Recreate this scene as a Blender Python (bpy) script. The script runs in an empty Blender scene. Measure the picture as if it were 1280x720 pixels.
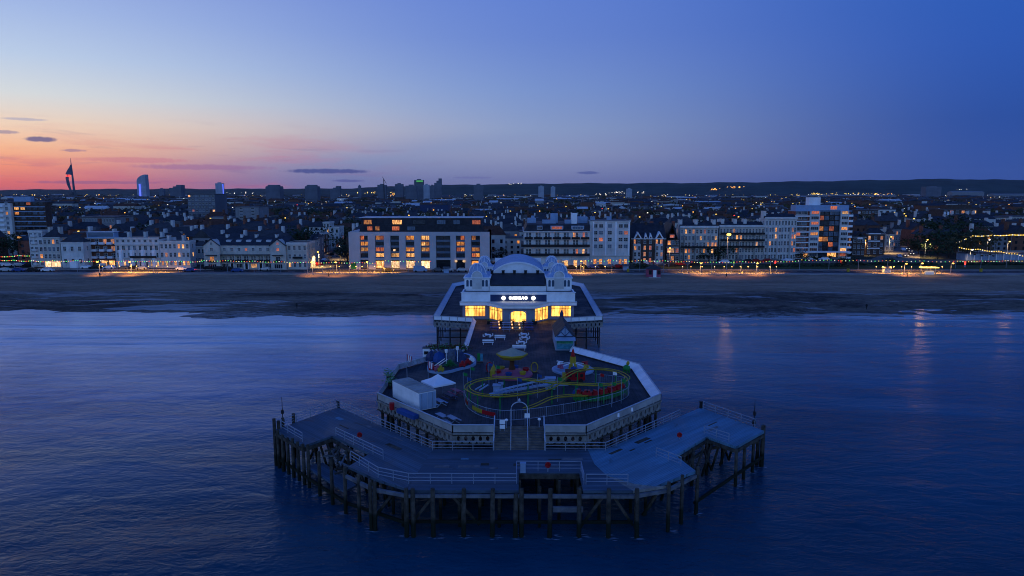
import bpy, bmesh, math, random
from mathutils import Vector, Matrix
from math import sin, cos, pi, radians, sqrt
R = random.Random(7)
scn = bpy.context.scene
HAZE = 1.2e-5
COL = scn.collection

# ------------------------------------------------------------------ camera
H, F, YH, CX, YAW = 33.0, 870.0, 240.0, -0.295, 0.0070
PIT = math.atan((360 - YH) / F)
def ray(x, y):
    u = (x - 640) / F; v = (360 - y) / F
    fy = cos(PIT) + v * sin(PIT); z = -sin(PIT) + v * cos(PIT)
    return u * cos(YAW) - fy * sin(YAW), u * sin(YAW) + fy * cos(YAW), z
def at(x, y, z):                       # point of the level z seen at photo pixel x, y
    X, Y, Z = ray(x, y); t = (z - H) / Z
    return CX + X * t, Y * t
def xz(x, y, Yd):                      # X and height of the upright plane Y = Yd at photo pixel x, y
    X, Y, Z = ray(x, y); t = Yd / Y
    return CX + X * t, H + Z * t
cam = bpy.data.cameras.new('camera'); co = bpy.data.objects.new('camera', cam); COL.objects.link(co)
co.location = (CX, 0, H); co.rotation_euler = (pi / 2 - PIT, 0, YAW)
cam.sensor_width = 36; cam.lens = F / 1280 * 36; cam.clip_end = 30000; cam.clip_start = .5
scn.camera = co
scn.view_settings.view_transform = 'Standard'; scn.view_settings.look = 'None'
scn.view_settings.exposure = 0; scn.view_settings.gamma = 1
try:
    scn.cycles.use_denoising = True; scn.cycles.pixel_filter_type = 'BLACKMAN_HARRIS'; scn.cycles.filter_width = 1.05; scn.cycles.max_bounces = 5; scn.cycles.diffuse_bounces = 2
    scn.cycles.glossy_bounces = 3; scn.cycles.sample_clamp_indirect = 3; scn.cycles.volume_bounces = 0
    scn.cycles.caustics_reflective = False; scn.cycles.caustics_refractive = False
except Exception: pass

def lin(c):
    return tuple(((v / 255) / 12.92 if v / 255 <= .04045 else ((v / 255 + .055) / 1.055) ** 2.4) for v in c) + (1,)

# ------------------------------------------------------------------ node helper
class NT:
    def __init__(s, tree): s.t = tree; s.n = tree.nodes; s.l = tree.links
    def new(s, k, **kw):
        n = s.n.new(k)
        for a, b in kw.items(): setattr(n, a, b)
        return n
    def put(s, sock, v):
        if hasattr(v, 'is_output') or isinstance(v, bpy.types.NodeSocket): s.l.new(v, sock)
        else: sock.default_value = v
    def m(s, op, a, b=None, c=None, clamp=False):
        n = s.new('ShaderNodeMath', operation=op, use_clamp=clamp)
        s.put(n.inputs[0], a)
        if b is not None: s.put(n.inputs[1], b)
        if c is not None: s.put(n.inputs[2], c)
        return n.outputs[0]
    def ss(s, v, a, b, o0=0, o1=1):
        n = s.new('ShaderNodeMapRange', interpolation_type='SMOOTHSTEP')
        s.put(n.inputs[0], v); n.inputs[1].default_value = a; n.inputs[2].default_value = b
        n.inputs[3].default_value = o0; n.inputs[4].default_value = o1
        return n.outputs[0]
    def mix(s, f, a, b, mode='MIX'):
        n = s.new('ShaderNodeMix', data_type='RGBA', blend_type=mode)
        s.put(n.inputs[0], f); s.put(n.inputs[6], a); s.put(n.inputs[7], b)
        return n.outputs[2]
    def noise(s, vec, scale, detail=3, rough=.5, dist=0):
        n = s.new('ShaderNodeTexNoise'); s.l.new(vec, n.inputs['Vector'])
        n.inputs['Scale'].default_value = scale; n.inputs['Detail'].default_value = detail
        n.inputs['Roughness'].default_value = rough; n.inputs['Distortion'].default_value = dist
        return n.outputs['Fac']
    def scale(s, vec, sc, rot=(0, 0, 0), loc=(0, 0, 0)):
        n = s.new('ShaderNodeMapping'); s.l.new(vec, n.inputs[0])
        n.inputs['Scale'].default_value = sc; n.inputs['Rotation'].default_value = rot; n.inputs['Location'].default_value = loc
        return n.outputs[0]
    def ramp(s, f, stops):
        n = s.new('ShaderNodeValToRGB'); s.l.new(f, n.inputs[0])
        e = n.color_ramp.elements
        while len(e) > 1: e.remove(e[-1])
        e[0].position, e[0].color = stops[0]
        for p, c in stops[1:]:
            x = e.new(p); x.color = c
        return n.outputs[0]

def newmat(name):
    m = bpy.data.materials.new(name); m.use_nodes = True
    t = NT(m.node_tree); b = m.node_tree.nodes['Principled BSDF']
    return m, t, b
def mat(name, c, rough=.8, metal=0, var=.25, vs=.6, bump=0, bs=8, spec=.12, coord='Object', dirt=None):
    m, t, b = newmat(name)
    tc = t.new('ShaderNodeTexCoord').outputs[coord]
    col = (c[0], c[1], c[2], 1)
    if var:
        n = t.noise(tc, vs, 5, .65)
        f = t.ss(n, .3, .7)
        dk = tuple(v * (1 - var) for v in c) + (1,)
        br = tuple(min(1, v * (1 + var * .5)) for v in c) + (1,)
        o = t.mix(f, dk, br)
        if dirt:
            n2 = t.noise(t.scale(tc, (1, 1, .25)), vs * 4, 4, .7)
            o = t.mix(t.ss(n2, .5, .75, 0, .8), o, dirt + (1,))
        t.l.new(o, b.inputs['Base Color'])
    else: b.inputs['Base Color'].default_value = col
    b.inputs['Roughness'].default_value = rough; b.inputs['Metallic'].default_value = metal
    b.inputs['Specular IOR Level'].default_value = spec
    if bump:
        bn = t.new('ShaderNodeBump'); bn.inputs['Distance'].default_value = .05; bn.inputs['Strength'].default_value = bump
        t.l.new(t.noise(tc, bs, 5, .6), bn.inputs['Height']); t.l.new(bn.outputs[0], b.inputs['Normal'])
    return m
def emat(name, c, strength, base=(.05, .05, .05), sample=False, var=0, vs=2.5):
    m, t, b = newmat(name)
    b.inputs['Base Color'].default_value = base + (1,)
    b.inputs['Emission Color'].default_value = c + (1,); b.inputs['Emission Strength'].default_value = strength
    if var:
        tc = t.new('ShaderNodeTexCoord').outputs['Object']
        oi = t.new('ShaderNodeObjectInfo').outputs['Random']; ad = t.new('ShaderNodeVectorMath', operation='ADD'); t.l.new(tc, ad.inputs[0]); cb = t.new('ShaderNodeCombineXYZ'); t.l.new(t.m('MULTIPLY', oi, 37.0), cb.inputs[0]); t.l.new(cb.outputs[0], ad.inputs[1])
        n = t.noise(t.scale(ad.outputs[0], (1, 1, .35)), vs, 4, .7)
        t.l.new(t.m('MULTIPLY', t.ss(n, .35, .65, strength * (1 - var), strength * (1 + var * .6)), t.m('ADD', t.m('MULTIPLY', oi, .9), .45)), b.inputs['Emission Strength'])
        t.l.new(t.mix(t.ss(n, .3, .7), (c[0], c[1] * .55, c[2] * .4, 1), c + (1,)), b.inputs['Emission Color'])
    try: m.cycles.emission_sampling = 'AUTO' if sample else 'NONE'
    except Exception: pass
    return m

# ------------------------------------------------------------------ world
w = bpy.data.worlds.new('World'); scn.world = w; w.use_nodes = True
T = NT(w.node_tree); bg = w.node_tree.nodes['Background']
geo = T.new('ShaderNodeTexCoord').outputs['Generated']
sp = T.new('ShaderNodeSeparateXYZ'); T.l.new(geo, sp.inputs[0])
x_, y_, z_ = sp.outputs
hl = T.m('SQRT', T.m('ADD', T.m('MULTIPLY', x_, x_), T.m('ADD', T.m('MULTIPLY', y_, y_), 1e-6)))
el = T.m('MULTIPLY', T.m('ARCTAN2', z_, hl), 180 / pi)
az = T.m('MULTIPLY', T.m('ARCTAN2', x_, y_), 180 / pi)
SA = radians(-52)
dt = T.m('DIVIDE', T.m('ADD', T.m('MULTIPLY', x_, sin(SA)), T.m('MULTIPLY', y_, cos(SA))), hl)
dd = T.m('MULTIPLY', T.m('ARCCOSINE', T.m('MINIMUM', T.m('MAXIMUM', dt, -1.0), 1.0)), 180 / pi)
tt = T.m('SQRT', T.m('DIVIDE', T.m('MAXIMUM', el, 0.0), 90.0))
def rp(st): return T.ramp(tt, [(sqrt(e / 90), lin(c)) for e, c in st])
A = rp([(0, (196, 92, 104)), (.7, (226, 112, 108)), (1.8, (248, 150, 116)), (3, (252, 188, 146)), (4.6, (242, 214, 190)), (6.5, (216, 220, 222)),
        (9, (188, 206, 232)), (12, (164, 186, 230)), (15, (146, 168, 224)), (22, (84, 124, 204)), (35, (44, 90, 184)), (60, (26, 68, 168)), (90, (16, 56, 150))])
B = rp([(0, (104, 108, 160)), (1, (114, 122, 170)), (3, (140, 150, 188)), (5, (138, 157, 198)), (8, (122, 149, 206)), (12, (104, 134, 208)), (15, (98, 130, 210)),
        (25, (64, 104, 192)), (40, (42, 80, 162)), (60, (24, 66, 164)), (90, (16, 56, 150))])
C = rp([(0, (58, 82, 152)), (2, (52, 82, 156)), (5, (44, 80, 160)), (10, (45, 88, 178)), (15, (44, 92, 184)), (30, (30, 74, 168)), (60, (20, 62, 160)), (90, (16, 56, 150))])
D = rp([(0, (128, 172, 252)), (10, (142, 188, 255)), (25, (132, 180, 255)), (40, (70, 130, 236)), (60, (28, 74, 182)), (90, (16, 56, 150))])
wd = T.m('ADD', T.ss(el, 1.5, 5.5, 27, 44), 0.0)
q01 = T.m('DIVIDE', T.m('SUBTRACT', dd, 12.0), wd, clamp=True)
sky = T.mix(T.ss(q01, 0, 1), A, B)
sky = T.mix(T.ss(dd, 48, 88), sky, C)
sky = T.mix(T.ss(T.m('DIVIDE', y_, hl), .25, -.35), sky, D)
# clouds: thin bars low over the sunset, and a few small dark lens clouds
cmb = T.new('ShaderNodeCombineXYZ'); T.l.new(az, cmb.inputs[0]); T.l.new(el, cmb.inputs[1]); ae = cmb.outputs[0]
n1 = T.noise(T.scale(ae, (.10, .75, 1), loc=(3.1, .4, 0)), 1.0, 5, .6, .4)
band = T.m('MULTIPLY', T.ss(n1, .47, .66), T.m('MULTIPLY', T.ss(el, 5.5, 2.6), T.ss(dd, 46, 30)))
sky = T.mix(T.m('MULTIPLY', band, .35), sky, lin((200, 98, 134)))
n3 = T.noise(T.scale(ae, (.16, 1.6, 1), loc=(9.1, 4.4, 0)), 1.0, 5, .6, .4)
band3 = T.m('MULTIPLY', T.ss(n3, .55, .72), T.m('MULTIPLY', T.ss(el, 6.5, 2.0), T.ss(dd, 60, 30)))
sky = T.mix(T.m('MULTIPLY', band3, .3), sky, lin((120, 96, 150)))
n2 = T.noise(ae, 1.6, 4, .6)
wob = T.m('MULTIPLY', T.m('SUBTRACT', n2, .5), 1.6)
def azel(px, py):
    X, Y, Z = ray(px, py); return math.degrees(math.atan2(X, Y)), math.degrees(math.atan2(Z, sqrt(X * X + Y * Y)))
for (px, py, wx, wy, c, a) in ((410, 214, 52, 3.2, (62, 74, 138), .85), (50, 174, 16, 3.0, (86, 88, 140), .85), (735, 216, 14, 2.0, (66, 80, 146), .7),
                               (435, 226, 20, 2.0, (76, 82, 146), .7), (92, 188, 12, 1.6, (130, 108, 150), .6), (6, 165, 12, 2, (120, 116, 160), .6),
                               (30, 149, 22, 1.6, (140, 150, 190), .5), (255, 209, 80, 3.5, (150, 104, 156), .55), (170, 200, 60, 3.5, (196, 112, 140), .45),
                               (120, 228, 70, 2, (120, 90, 140), .5), (590, 222, 30, 1.6, (90, 92, 158), .4)):
    a0, e0 = azel(px, py)
    wa, we = wx / F * 57.3, wy / F * 57.3
    dx = T.m('DIVIDE', T.m('SUBTRACT', az, a0), wa); dy = T.m('DIVIDE', T.m('SUBTRACT', el, e0), we)
    r2 = T.m('ADD', T.m('ADD', T.m('MULTIPLY', dx, dx), T.m('MULTIPLY', dy, dy)), wob)
    sky = T.mix(T.m('MULTIPLY', T.ss(r2, 1.15, .2), a), sky, lin(c))
nish = T.new('ShaderNodeTexSky', sky_type='NISHITA'); nish.sun_disc = False
nish.sun_elevation = radians(-4); nish.sun_rotation = radians(-52)
sky = T.mix(.05, sky, nish.outputs[0], 'ADD')
w.cycles.sampling_method = 'MANUAL'; w.cycles.sample_map_resolution = 256
T.l.new(sky, bg.inputs[0]); bg.inputs[1].default_value = 1.0
sl = bpy.data.lights.new('afterglow', 'SUN'); sl.energy = .03; sl.angle = radians(40); sl.color = (1, .62, .5)
so = bpy.data.objects.new('afterglow', sl); COL.objects.link(so)
so.rotation_euler = Vector((sin(SA), cos(SA), .07)).to_track_quat('Z', 'Y').to_euler(); sl.specular_factor = 0

# ------------------------------------------------------------------ mesh builder
class MB:
    def __init__(s): s.v = []; s.f = []; s.mi = []; s.cur = 0; s.sm = False; s.smf = []
    def add(s, vs, fs, mi=None):
        o = len(s.v); s.v += [tuple(p) for p in vs]
        for f in fs: s.f.append(tuple(i + o for i in f)); s.mi.append(s.cur if mi is None else mi); s.smf.append(s.sm)
    def box(s, c, d, rz=0, mi=None, taper=1):
        hx, hy, hz = d[0] / 2, d[1] / 2, d[2] / 2; vs = []
        for k, sz in enumerate((-1, 1)):
            t = taper if k else 1
            for sx, sy in ((-1, -1), (1, -1), (1, 1), (-1, 1)):
                X, Y = sx * hx * t, sy * hy * t
                vs.append((c[0] + X * cos(rz) - Y * sin(rz), c[1] + X * sin(rz) + Y * cos(rz), c[2] + sz * hz))
        s.add(vs, [(3, 2, 1, 0), (4, 5, 6, 7), (0, 1, 5, 4), (1, 2, 6, 5), (2, 3, 7, 6), (3, 0, 4, 7)], mi)
    def b2(s, x0, x1, y0, y1, z0, z1, mi=None): s.box(((x0 + x1) / 2, (y0 + y1) / 2, (z0 + z1) / 2), (x1 - x0, y1 - y0, z1 - z0), 0, mi)
    def beam(s, a, b, w_, h_, mi=None):
        a = Vector(a); b = Vector(b); d = b - a
        if d.length < 1e-6: return
        d.normalize(); up = Vector((0, 0, 1)) if abs(d.z) < .98 else Vector((0, 1, 0))
        r = d.cross(up).normalized(); u = r.cross(d)
        vs = [p + r * (i * w_ / 2) + u * (j * h_ / 2) for p in (a, b) for i, j in ((-1, -1), (1, -1), (1, 1), (-1, 1))]
        s.add(vs, [(0, 1, 2, 3), (7, 6, 5, 4), (0, 4, 5, 1), (1, 5, 6, 2), (2, 6, 7, 3), (3, 7, 4, 0)], mi)
    def tube(s, pts, r, n=6, mi=None, closed=False, r2=None):
        pts = [Vector(p) for p in pts]; N = len(pts); vs = []; fs = []
        for i, p in enumerate(pts):
            q = pts[(i + 1) % N] if (closed or i < N - 1) else p
            o = pts[i - 1] if (closed or i > 0) else p
            d = (q - o).normalized(); up = Vector((0, 0, 1)) if abs(d.z) < .95 else Vector((1, 0, 0))
            a = d.cross(up).normalized(); b = a.cross(d)
            rr = r if r2 is None else r + (r2 - r) * i / max(1, N - 1)
            vs += [p + (a * cos(2 * pi * k / n) + b * sin(2 * pi * k / n)) * rr for k in range(n)]
        for i in range(N if closed else N - 1):
            j = (i + 1) % N
            for k in range(n): fs.append((i * n + k, i * n + (k + 1) % n, j * n + (k + 1) % n, j * n + k))
        if not closed: fs += [tuple(range(n))[::-1], tuple((N - 1) * n + k for k in range(n))]
        s.add(vs, fs, mi)
    def cyl(s, x, y, z0, z1, r, r1=None, n=10, mi=None):
        r1 = r if r1 is None else r1
        vs = [(x + cos(2 * pi * k / n) * q, y + sin(2 * pi * k / n) * q, z) for z, q in ((z0, r), (z1, r1)) for k in range(n)]
        s.add(vs, [tuple(range(n))[::-1], tuple(range(n, 2 * n))] + [(k, (k + 1) % n, n + (k + 1) % n, n + k) for k in range(n)], mi)
    def lathe(s, x, y, prof, n=16, mi=None):
        vs = []; fs = []
        for r, z in prof: vs += [(x + cos(2 * pi * k / n) * max(r, .001), y + sin(2 * pi * k / n) * max(r, .001), z) for k in range(n)]
        for i in range(len(prof) - 1):
            for k in range(n): fs.append((i * n + k, i * n + (k + 1) % n, (i + 1) * n + (k + 1) % n, (i + 1) * n + k))
        s.add(vs, fs, mi)
    def prism(s, out, z0, z1, mi=None):
        n = len(out); a = sum(out[i][0] * out[(i + 1) % n][1] - out[(i + 1) % n][0] * out[i][1] for i in range(n))
        if a < 0: out = out[::-1]
        vs = [(p[0], p[1], z) for z in (z0, z1) for p in out]
        s.add(vs, [tuple(range(n))[::-1], tuple(range(n, 2 * n))] + [(k, (k + 1) % n, n + (k + 1) % n, n + k) for k in range(n)], mi)
    def gable(s, x0, x1, y0, y1, z0, h, axis='x', hip=0, over=.3, mi=None):
        x0 -= over; x1 += over; y0 -= over; y1 += over
        if axis == 'x':
            m = (y0 + y1) / 2; a, b = (x0 + hip, m, z0 + h), (x1 - hip, m, z0 + h)
            vs = [(x0, y0, z0), (x1, y0, z0), (x1, y1, z0), (x0, y1, z0), a, b]
            s.add(vs, [(0, 1, 5, 4), (2, 3, 4, 5), (1, 2, 5), (3, 0, 4), (3, 2, 1, 0)], mi)
        else:
            m = (x0 + x1) / 2; a, b = (m, y0 + hip, z0 + h), (m, y1 - hip, z0 + h)
            vs = [(x0, y0, z0), (x1, y0, z0), (x1, y1, z0), (x0, y1, z0), a, b]
            s.add(vs, [(1, 2, 5, 4), (3, 0, 4, 5), (0, 1, 4), (2, 3, 5), (3, 2, 1, 0)], mi)
    def mesh(s, name, mats):
        me = bpy.data.meshes.new(name); me.from_pydata(s.v, [], s.f)
        for m_ in (mats if isinstance(mats, (list, tuple)) else [mats]): me.materials.append(m_)
        me.polygons.foreach_set('material_index', s.mi); me.polygons.foreach_set('use_smooth', s.smf); me.update()
        return me
    def build(s, name, mats, parent=None, loc=None):
        return obj(name, s.mesh(name, mats), parent, loc)
def obj(name, me, parent=None, loc=None, rz=0):
    o = bpy.data.objects.new(name, me); COL.objects.link(o)
    if parent: o.parent = parent
    if loc: o.location = loc
    if rz: o.rotation_euler[2] = rz
    return o
def tag(o, label, cat, group=None, kind=None):
    o['label'] = label; o['category'] = cat
    if group: o['group'] = group
    if kind: o['kind'] = kind
    return o
def thing(name, label, cat, loc=(0, 0, 0), rz=0, group=None):
    o = bpy.data.objects.new(name, None); COL.objects.link(o); o.location = loc; o.rotation_euler[2] = rz
    o.empty_display_size = .2
    return tag(o, label, cat, group)
def struct(o): o['kind'] = 'structure'; return o
def copy_tree(root, loc, rz, label=None):
    def cp(o, par):
        c = o.copy(); COL.objects.link(c)
        if par: c.parent = par
        for ch in o.children: cp(ch, c)
        return c
    r = cp(root, None); r.location = loc; r.rotation_euler[2] = rz
    if label: r['label'] = label
    return r
ORD = ['first', 'second', 'third', 'fourth', 'fifth', 'sixth', 'seventh', 'eighth', 'ninth', 'tenth', 'eleventh', 'twelfth', 'thirteenth', 'fourteenth',
       'fifteenth', 'sixteenth', 'seventeenth', 'eighteenth', 'nineteenth', 'twentieth']
def nth(i): return ORD[i] if i < 20 else str(i + 1) + ('st' if i % 10 == 0 else 'nd' if i % 10 == 1 else 'rd' if i % 10 == 2 else 'th')

# ------------------------------------------------------------------ materials
M = {}
M['white'] = mat('white_paint', (.84, .84, .84), .55, var=.12, vs=.5)
M['white_wall'] = mat('white_render', (.62, .61, .58), .8, var=.18, vs=.25, dirt=(.35, .34, .32))
M['cream_wall'] = mat('cream_render', (.52, .49, .43), .85, var=.2, vs=.25, dirt=(.3, .28, .24))
M['grey_wall'] = mat('grey_render', (.24, .24, .25), .85, var=.2, vs=.3)
M['brick'] = mat('brown_brick', (.16, .075, .05), .9, var=.3, vs=.8)
M['redbrick'] = mat('red_brick', (.26, .09, .06), .9, var=.3, vs=.8)
M['darkbrick'] = mat('dark_brick', (.09, .06, .05), .9, var=.3, vs=.8)
M['slate'] = mat('slate_roof', (.035, .037, .045), .6, var=.35, vs=.6)
M['slate2'] = mat('weathered_slate_roof', (.055, .055, .06), .7, var=.35, vs=.6)
M['redtile'] = mat('clay_tile_roof', (.10, .045, .03), .85, var=.35, vs=.6)
M['flatroof'] = mat('flat_roof_felt', (.11, .11, .12), .8, var=.35, vs=.2)
M['lead'] = mat('pale_metal_roof', (.5, .52, .55), .5, var=.2, vs=.3)
M['trim'] = mat('stone_trim', (.6, .58, .54), .8, var=.15)
M['dark'] = mat('dark_iron', (.02, .02, .022), .5, var=.2)
M['glass'] = mat('dark_window_glass', (.012, .016, .022), .08, var=0, spec=.5)
M['bluepane'] = mat('blue_tinted_glass', (.05, .09, .14), .12, var=0, spec=.8)
M['lit'] = emat('lit_room_warm', (1, .42, .07), .75, var=.7, sample=False)
M['litb'] = emat('lit_room_bright', (1, .56, .17), 1.15, var=.7)
M['litr'] = emat('lit_room_dim_red', (1, .28, .08), .5, var=.6)
M['litw'] = emat('lit_room_white', (1, .78, .42), 1.5, var=.5)
M['hall'] = emat('pavilion_lit_glass', (1, .62, .11), 2.0, sample=True, var=.5, vs=1.1)
M['tim'] = mat('weathered_pile_timber', (.075, .066, .055), .85, var=.6, vs=1.2, bump=.6, bs=6, dirt=(.05, .05, .035))
M['timl'] = mat('pale_fender_timber', (.15, .155, .17), .85, var=.4, vs=1.0, bump=.4, dirt=(.12, .12, .11))
M['steel'] = mat('galvanised_rail', (.27, .32, .40), .45, .3, var=.15)
M['railwhite'] = mat('white_painted_rail', (.42, .46, .54), .5, var=.1)
M['fascia'] = mat('weathered_concrete_fascia', (.25, .24, .22), .9, var=.35, vs=.9, dirt=(.12, .09, .06))
M['redpaint'] = mat('red_paint', (.36, .015, .02), .4, var=.15)
M['yelpaint'] = mat('yellow_paint', (.40, .29, .03), .4, var=.15)
M['greenpaint'] = mat('green_paint', (.02, .20, .05), .45, var=.15)
M['bluepaint'] = mat('blue_paint', (.02, .07, .24), .45, var=.15)
M['ltblue'] = mat('light_blue_paint', (.26, .36, .50), .5, var=.15)
M['pink'] = mat('pink_paint', (.36, .09, .15), .5, var=.2)
M['cream'] = mat('cream_canvas', (.34, .33, .24), .7, var=.15)
M['rubber'] = mat('black_rubber', (.015, .015, .015), .8, var=0)
M['navy'] = mat('navy_board', (.03, .05, .12), .5, var=.15)
M['curt'] = mat('white_canvas', (.75, .76, .8), .75, var=.1)
M['pave'] = mat('promenade_paving', (.30, .27, .24), .85, var=.25, vs=.2)
M['concrete'] = mat('concrete', (.36, .35, .33), .85, var=.25, vs=.4)
def tide(m_):
    t = NT(m_.node_tree); b_ = m_.node_tree.nodes['Principled BSDF']; l = b_.inputs['Base Color'].links[0].from_socket
    tc = t.new('ShaderNodeTexCoord').outputs['Object']; s3 = t.new('ShaderNodeSeparateXYZ'); t.l.new(tc, s3.inputs[0])
    f = t.ss(t.m('ADD', s3.outputs[2], t.m('MULTIPLY', t.noise(tc, .9, 4, .7), 1.6)), 3.0, 2.2)
    t.l.new(t.mix(f, l, (.012, .016, .010, 1)), b_.inputs['Base Color'])
tide(M['tim'])
M['offwhite'] = mat('weathered_white_boards', (.30, .32, .36), .7, var=.35, vs=1.0, dirt=(.18, .16, .13))
def asphalt(name, c=(.055, .055, .058)):
    return mat(name, c, .75, var=.4, vs=.15, bump=.3, bs=20)
M['asph'] = asphalt('asphalt'); M['road2'] = mat('lamplit_pale_asphalt', (.15, .14, .12), .8, var=.3, vs=.15)  # side streets and terrace road: lit brightness put into the asphalt colour
def plank(name, c, ang=0, width=.18, var=.45, rough=.7, stain=(.05, .03, .02)):
    m, t, b = newmat(name); tc = t.new('ShaderNodeTexCoord').outputs['Object']
    mp = t.scale(tc, (1, 1, 1), (0, 0, ang)); s3 = t.new('ShaderNodeSeparateXYZ'); t.l.new(mp, s3.inputs[0])
    u = t.m('DIVIDE', s3.outputs[1], width); fl = t.m('FLOOR', u); fr = t.m('FRACT', u)
    wn = t.new('ShaderNodeTexWhiteNoise', noise_dimensions='1D'); t.l.new(fl, wn.inputs['W'])
    n = t.noise(tc, .22, 5, .7, .6); n2 = t.noise(t.scale(mp, (.15, 2.5, 1)), 1.5, 4, .7)
    f = t.m('ADD', t.m('MULTIPLY', wn.outputs[0], .3), t.m('ADD', t.m('MULTIPLY', t.ss(n, .3, .7), .5), t.m('MULTIPLY', n2, .3)))
    o = t.mix(t.m('MULTIPLY', f, 1.0, clamp=True), tuple(v * (1 - var) for v in c) + (1,), tuple(v * (1 + var) for v in c) + (1,))
    gap = t.m('GREATER_THAN', t.m('ABSOLUTE', t.m('SUBTRACT', fr, .5)), .44)
    o = t.mix(t.m('MULTIPLY', gap, .6), o, (.01, .01, .01, 1))
    n5 = t.noise(t.scale(mp, (.07, .8, 1)), 1, 5, .7, .5); o = t.mix(t.ss(n5, .35, .7, .55, 0), o, tuple(v * .35 for v in c) + (1,))
    n6 = t.noise(t.scale(tc, (.25, 1.2, 1)), 1, 3, .6); o = t.mix(t.ss(n6, .70, .76, 0, .55), o, (.16, .06, .03, 1))
    n4 = t.noise(tc, .5, 4, .6, .8)
    o = t.mix(t.ss(n4, .62, .74, 0, .45), o, stain + (1,))
    b.inputs['Specular IOR Level'].default_value = .16; t.l.new(o, b.inputs['Base Color']); t.l.new(t.ss(n, .35, .65, rough - .25, rough + .1), b.inputs['Roughness'])
    return m
M['deck'] = plank('lower_deck_boards', (.078, .118, .165), 0, .3)
M['deck2'] = plank('wing_deck_boards', (.078, .125, .175), radians(45), .3)
M['deckr'] = plank('renewed_deck_grating', (.12, .26, .37), radians(-45), .25, .22)
M['top'] = plank('pier_deck_surface', (.042, .048, .06), pi / 2, .5, .3, .75)
M['step'] = mat('stair_treads', (.15, .13, .115), .8, var=.4, vs=1)

# ------------------------------------------------------------------ sea
def sea():
    m, t, b = newmat('sea_water')
    tc = t.new('ShaderNodeTexCoord').outputs['Object']
    s3 = t.new('ShaderNodeSeparateXYZ'); t.l.new(tc, s3.inputs[0]); Yc = s3.outputs[1]; Xc = s3.outputs[0]
    n = t.noise(t.scale(tc, (.02, .03, 1)), 1, 3)
    deep = t.mix(t.ss(n, .3, .7), (.002, .038, .070, 1), (.005, .062, .112, 1))
    # settling foam plus sky reflection painted into the colour, paler towards shore and west
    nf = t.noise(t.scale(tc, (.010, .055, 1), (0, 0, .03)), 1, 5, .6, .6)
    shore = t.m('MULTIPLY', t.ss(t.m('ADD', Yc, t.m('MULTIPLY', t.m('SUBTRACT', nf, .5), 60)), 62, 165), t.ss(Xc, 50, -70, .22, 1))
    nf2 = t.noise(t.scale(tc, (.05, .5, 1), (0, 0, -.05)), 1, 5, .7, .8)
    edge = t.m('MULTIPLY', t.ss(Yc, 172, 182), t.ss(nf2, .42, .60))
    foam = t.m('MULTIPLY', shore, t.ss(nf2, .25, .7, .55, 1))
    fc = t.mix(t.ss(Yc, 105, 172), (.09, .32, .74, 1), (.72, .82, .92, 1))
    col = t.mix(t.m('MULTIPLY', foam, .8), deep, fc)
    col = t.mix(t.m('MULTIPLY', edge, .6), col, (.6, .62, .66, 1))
    t.l.new(col, b.inputs['Base Color'])
    b.inputs['IOR'].default_value = 1.22; b.inputs['Specular Tint'].default_value = (.28, .86, 1, 1)
    t.l.new(t.m('ADD', t.m('MULTIPLY', shore, .12), .08), b.inputs['Roughness'])
    a1 = t.noise(t.scale(tc, (.22, .42, 1), (0, 0, .35)), 1, 6, .62, .5)
    a2 = t.noise(t.scale(tc, (.05, .11, 1), (0, 0, .2)), 1, 3, .5, .3)
    a3 = t.noise(t.scale(tc, (1.1, 1.7, 1), (0, 0, .5)), 1, 4, .6, .3)
    h = t.m('ADD', t.m('ADD', t.m('MULTIPLY', a1, 1.0), t.m('MULTIPLY', a2, 1.8)), t.m('MULTIPLY', a3, .30))
    calm = t.ss(Yc, 190, 90, .35, 1)
    bn = t.new('ShaderNodeBump'); bn.inputs['Distance'].default_value = 1.0
    wind = t.ss(t.noise(t.scale(tc, (.012, .022, 1), (0, 0, .3)), 1, 3, .6, .8), .35, .65, .45, 1.4)
    t.l.new(t.m('MULTIPLY', t.m('MULTIPLY', calm, wind), .33), bn.inputs['Strength'])
    t.l.new(h, bn.inputs['Height']); t.l.new(bn.outputs[0], b.inputs['Normal'])
    mb = MB(); mb.sm = True
    xs = [-1600, -900, -500] + [-320 + 4 * i for i in range(161)] + [500, 900, 1600]
    ys = [-600, -200, -50] + [i * 2.0 for i in range(0, 60)] + [120 + i * .8 for i in range(0, 100)] + [205, 230]
    rid = [(171, .30, 1.2, .012, 2.0, 0, -400, 60), (158, .26, 1.0, .010, 3.0, 1, -400, 40), (149, .20, .8, -.006, 2.5, 2, -400, -20),
           (160, .16, .8, .004, 2, 3, 30, 400), (150, .14, .9, .01, 2, 4, 60, 300), (176, .3, 1.2, .01, 3, 5, 20, 400), (138, .12, 1.3, .01, 3, 6, 20, 260), (168, .18, 1, -.01, 2, 7, 10, 400)]
    vs = []
    for y in ys:
        for x in xs:
            z = .05 * sin(.13 * y + .05 * x + 1.3 * sin(.03 * x)) + .03 * sin(.31 * y - .07 * x)
            for (y0, a, wd, sl_, am, ph, xa, xb) in rid:
                yc = y0 + sl_ * x * .5 + am * sin(.021 * x + ph) + .8 * sin(.07 * x + ph * 2)
                q = (y - yc) / wd
                g = max(0, min(1, (x - xa) / 40)) * max(0, min(1, (xb - x) / 40))
                z += a * g * math.exp(-q * q)
            vs.append((x, y, z))
    nx = len(xs); mb.add(vs, [(j * nx + i, j * nx + i + 1, (j + 1) * nx + i + 1, (j + 1) * nx + i) for j in range(len(ys) - 1) for i in range(nx - 1)])
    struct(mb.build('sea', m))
sea()

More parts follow.
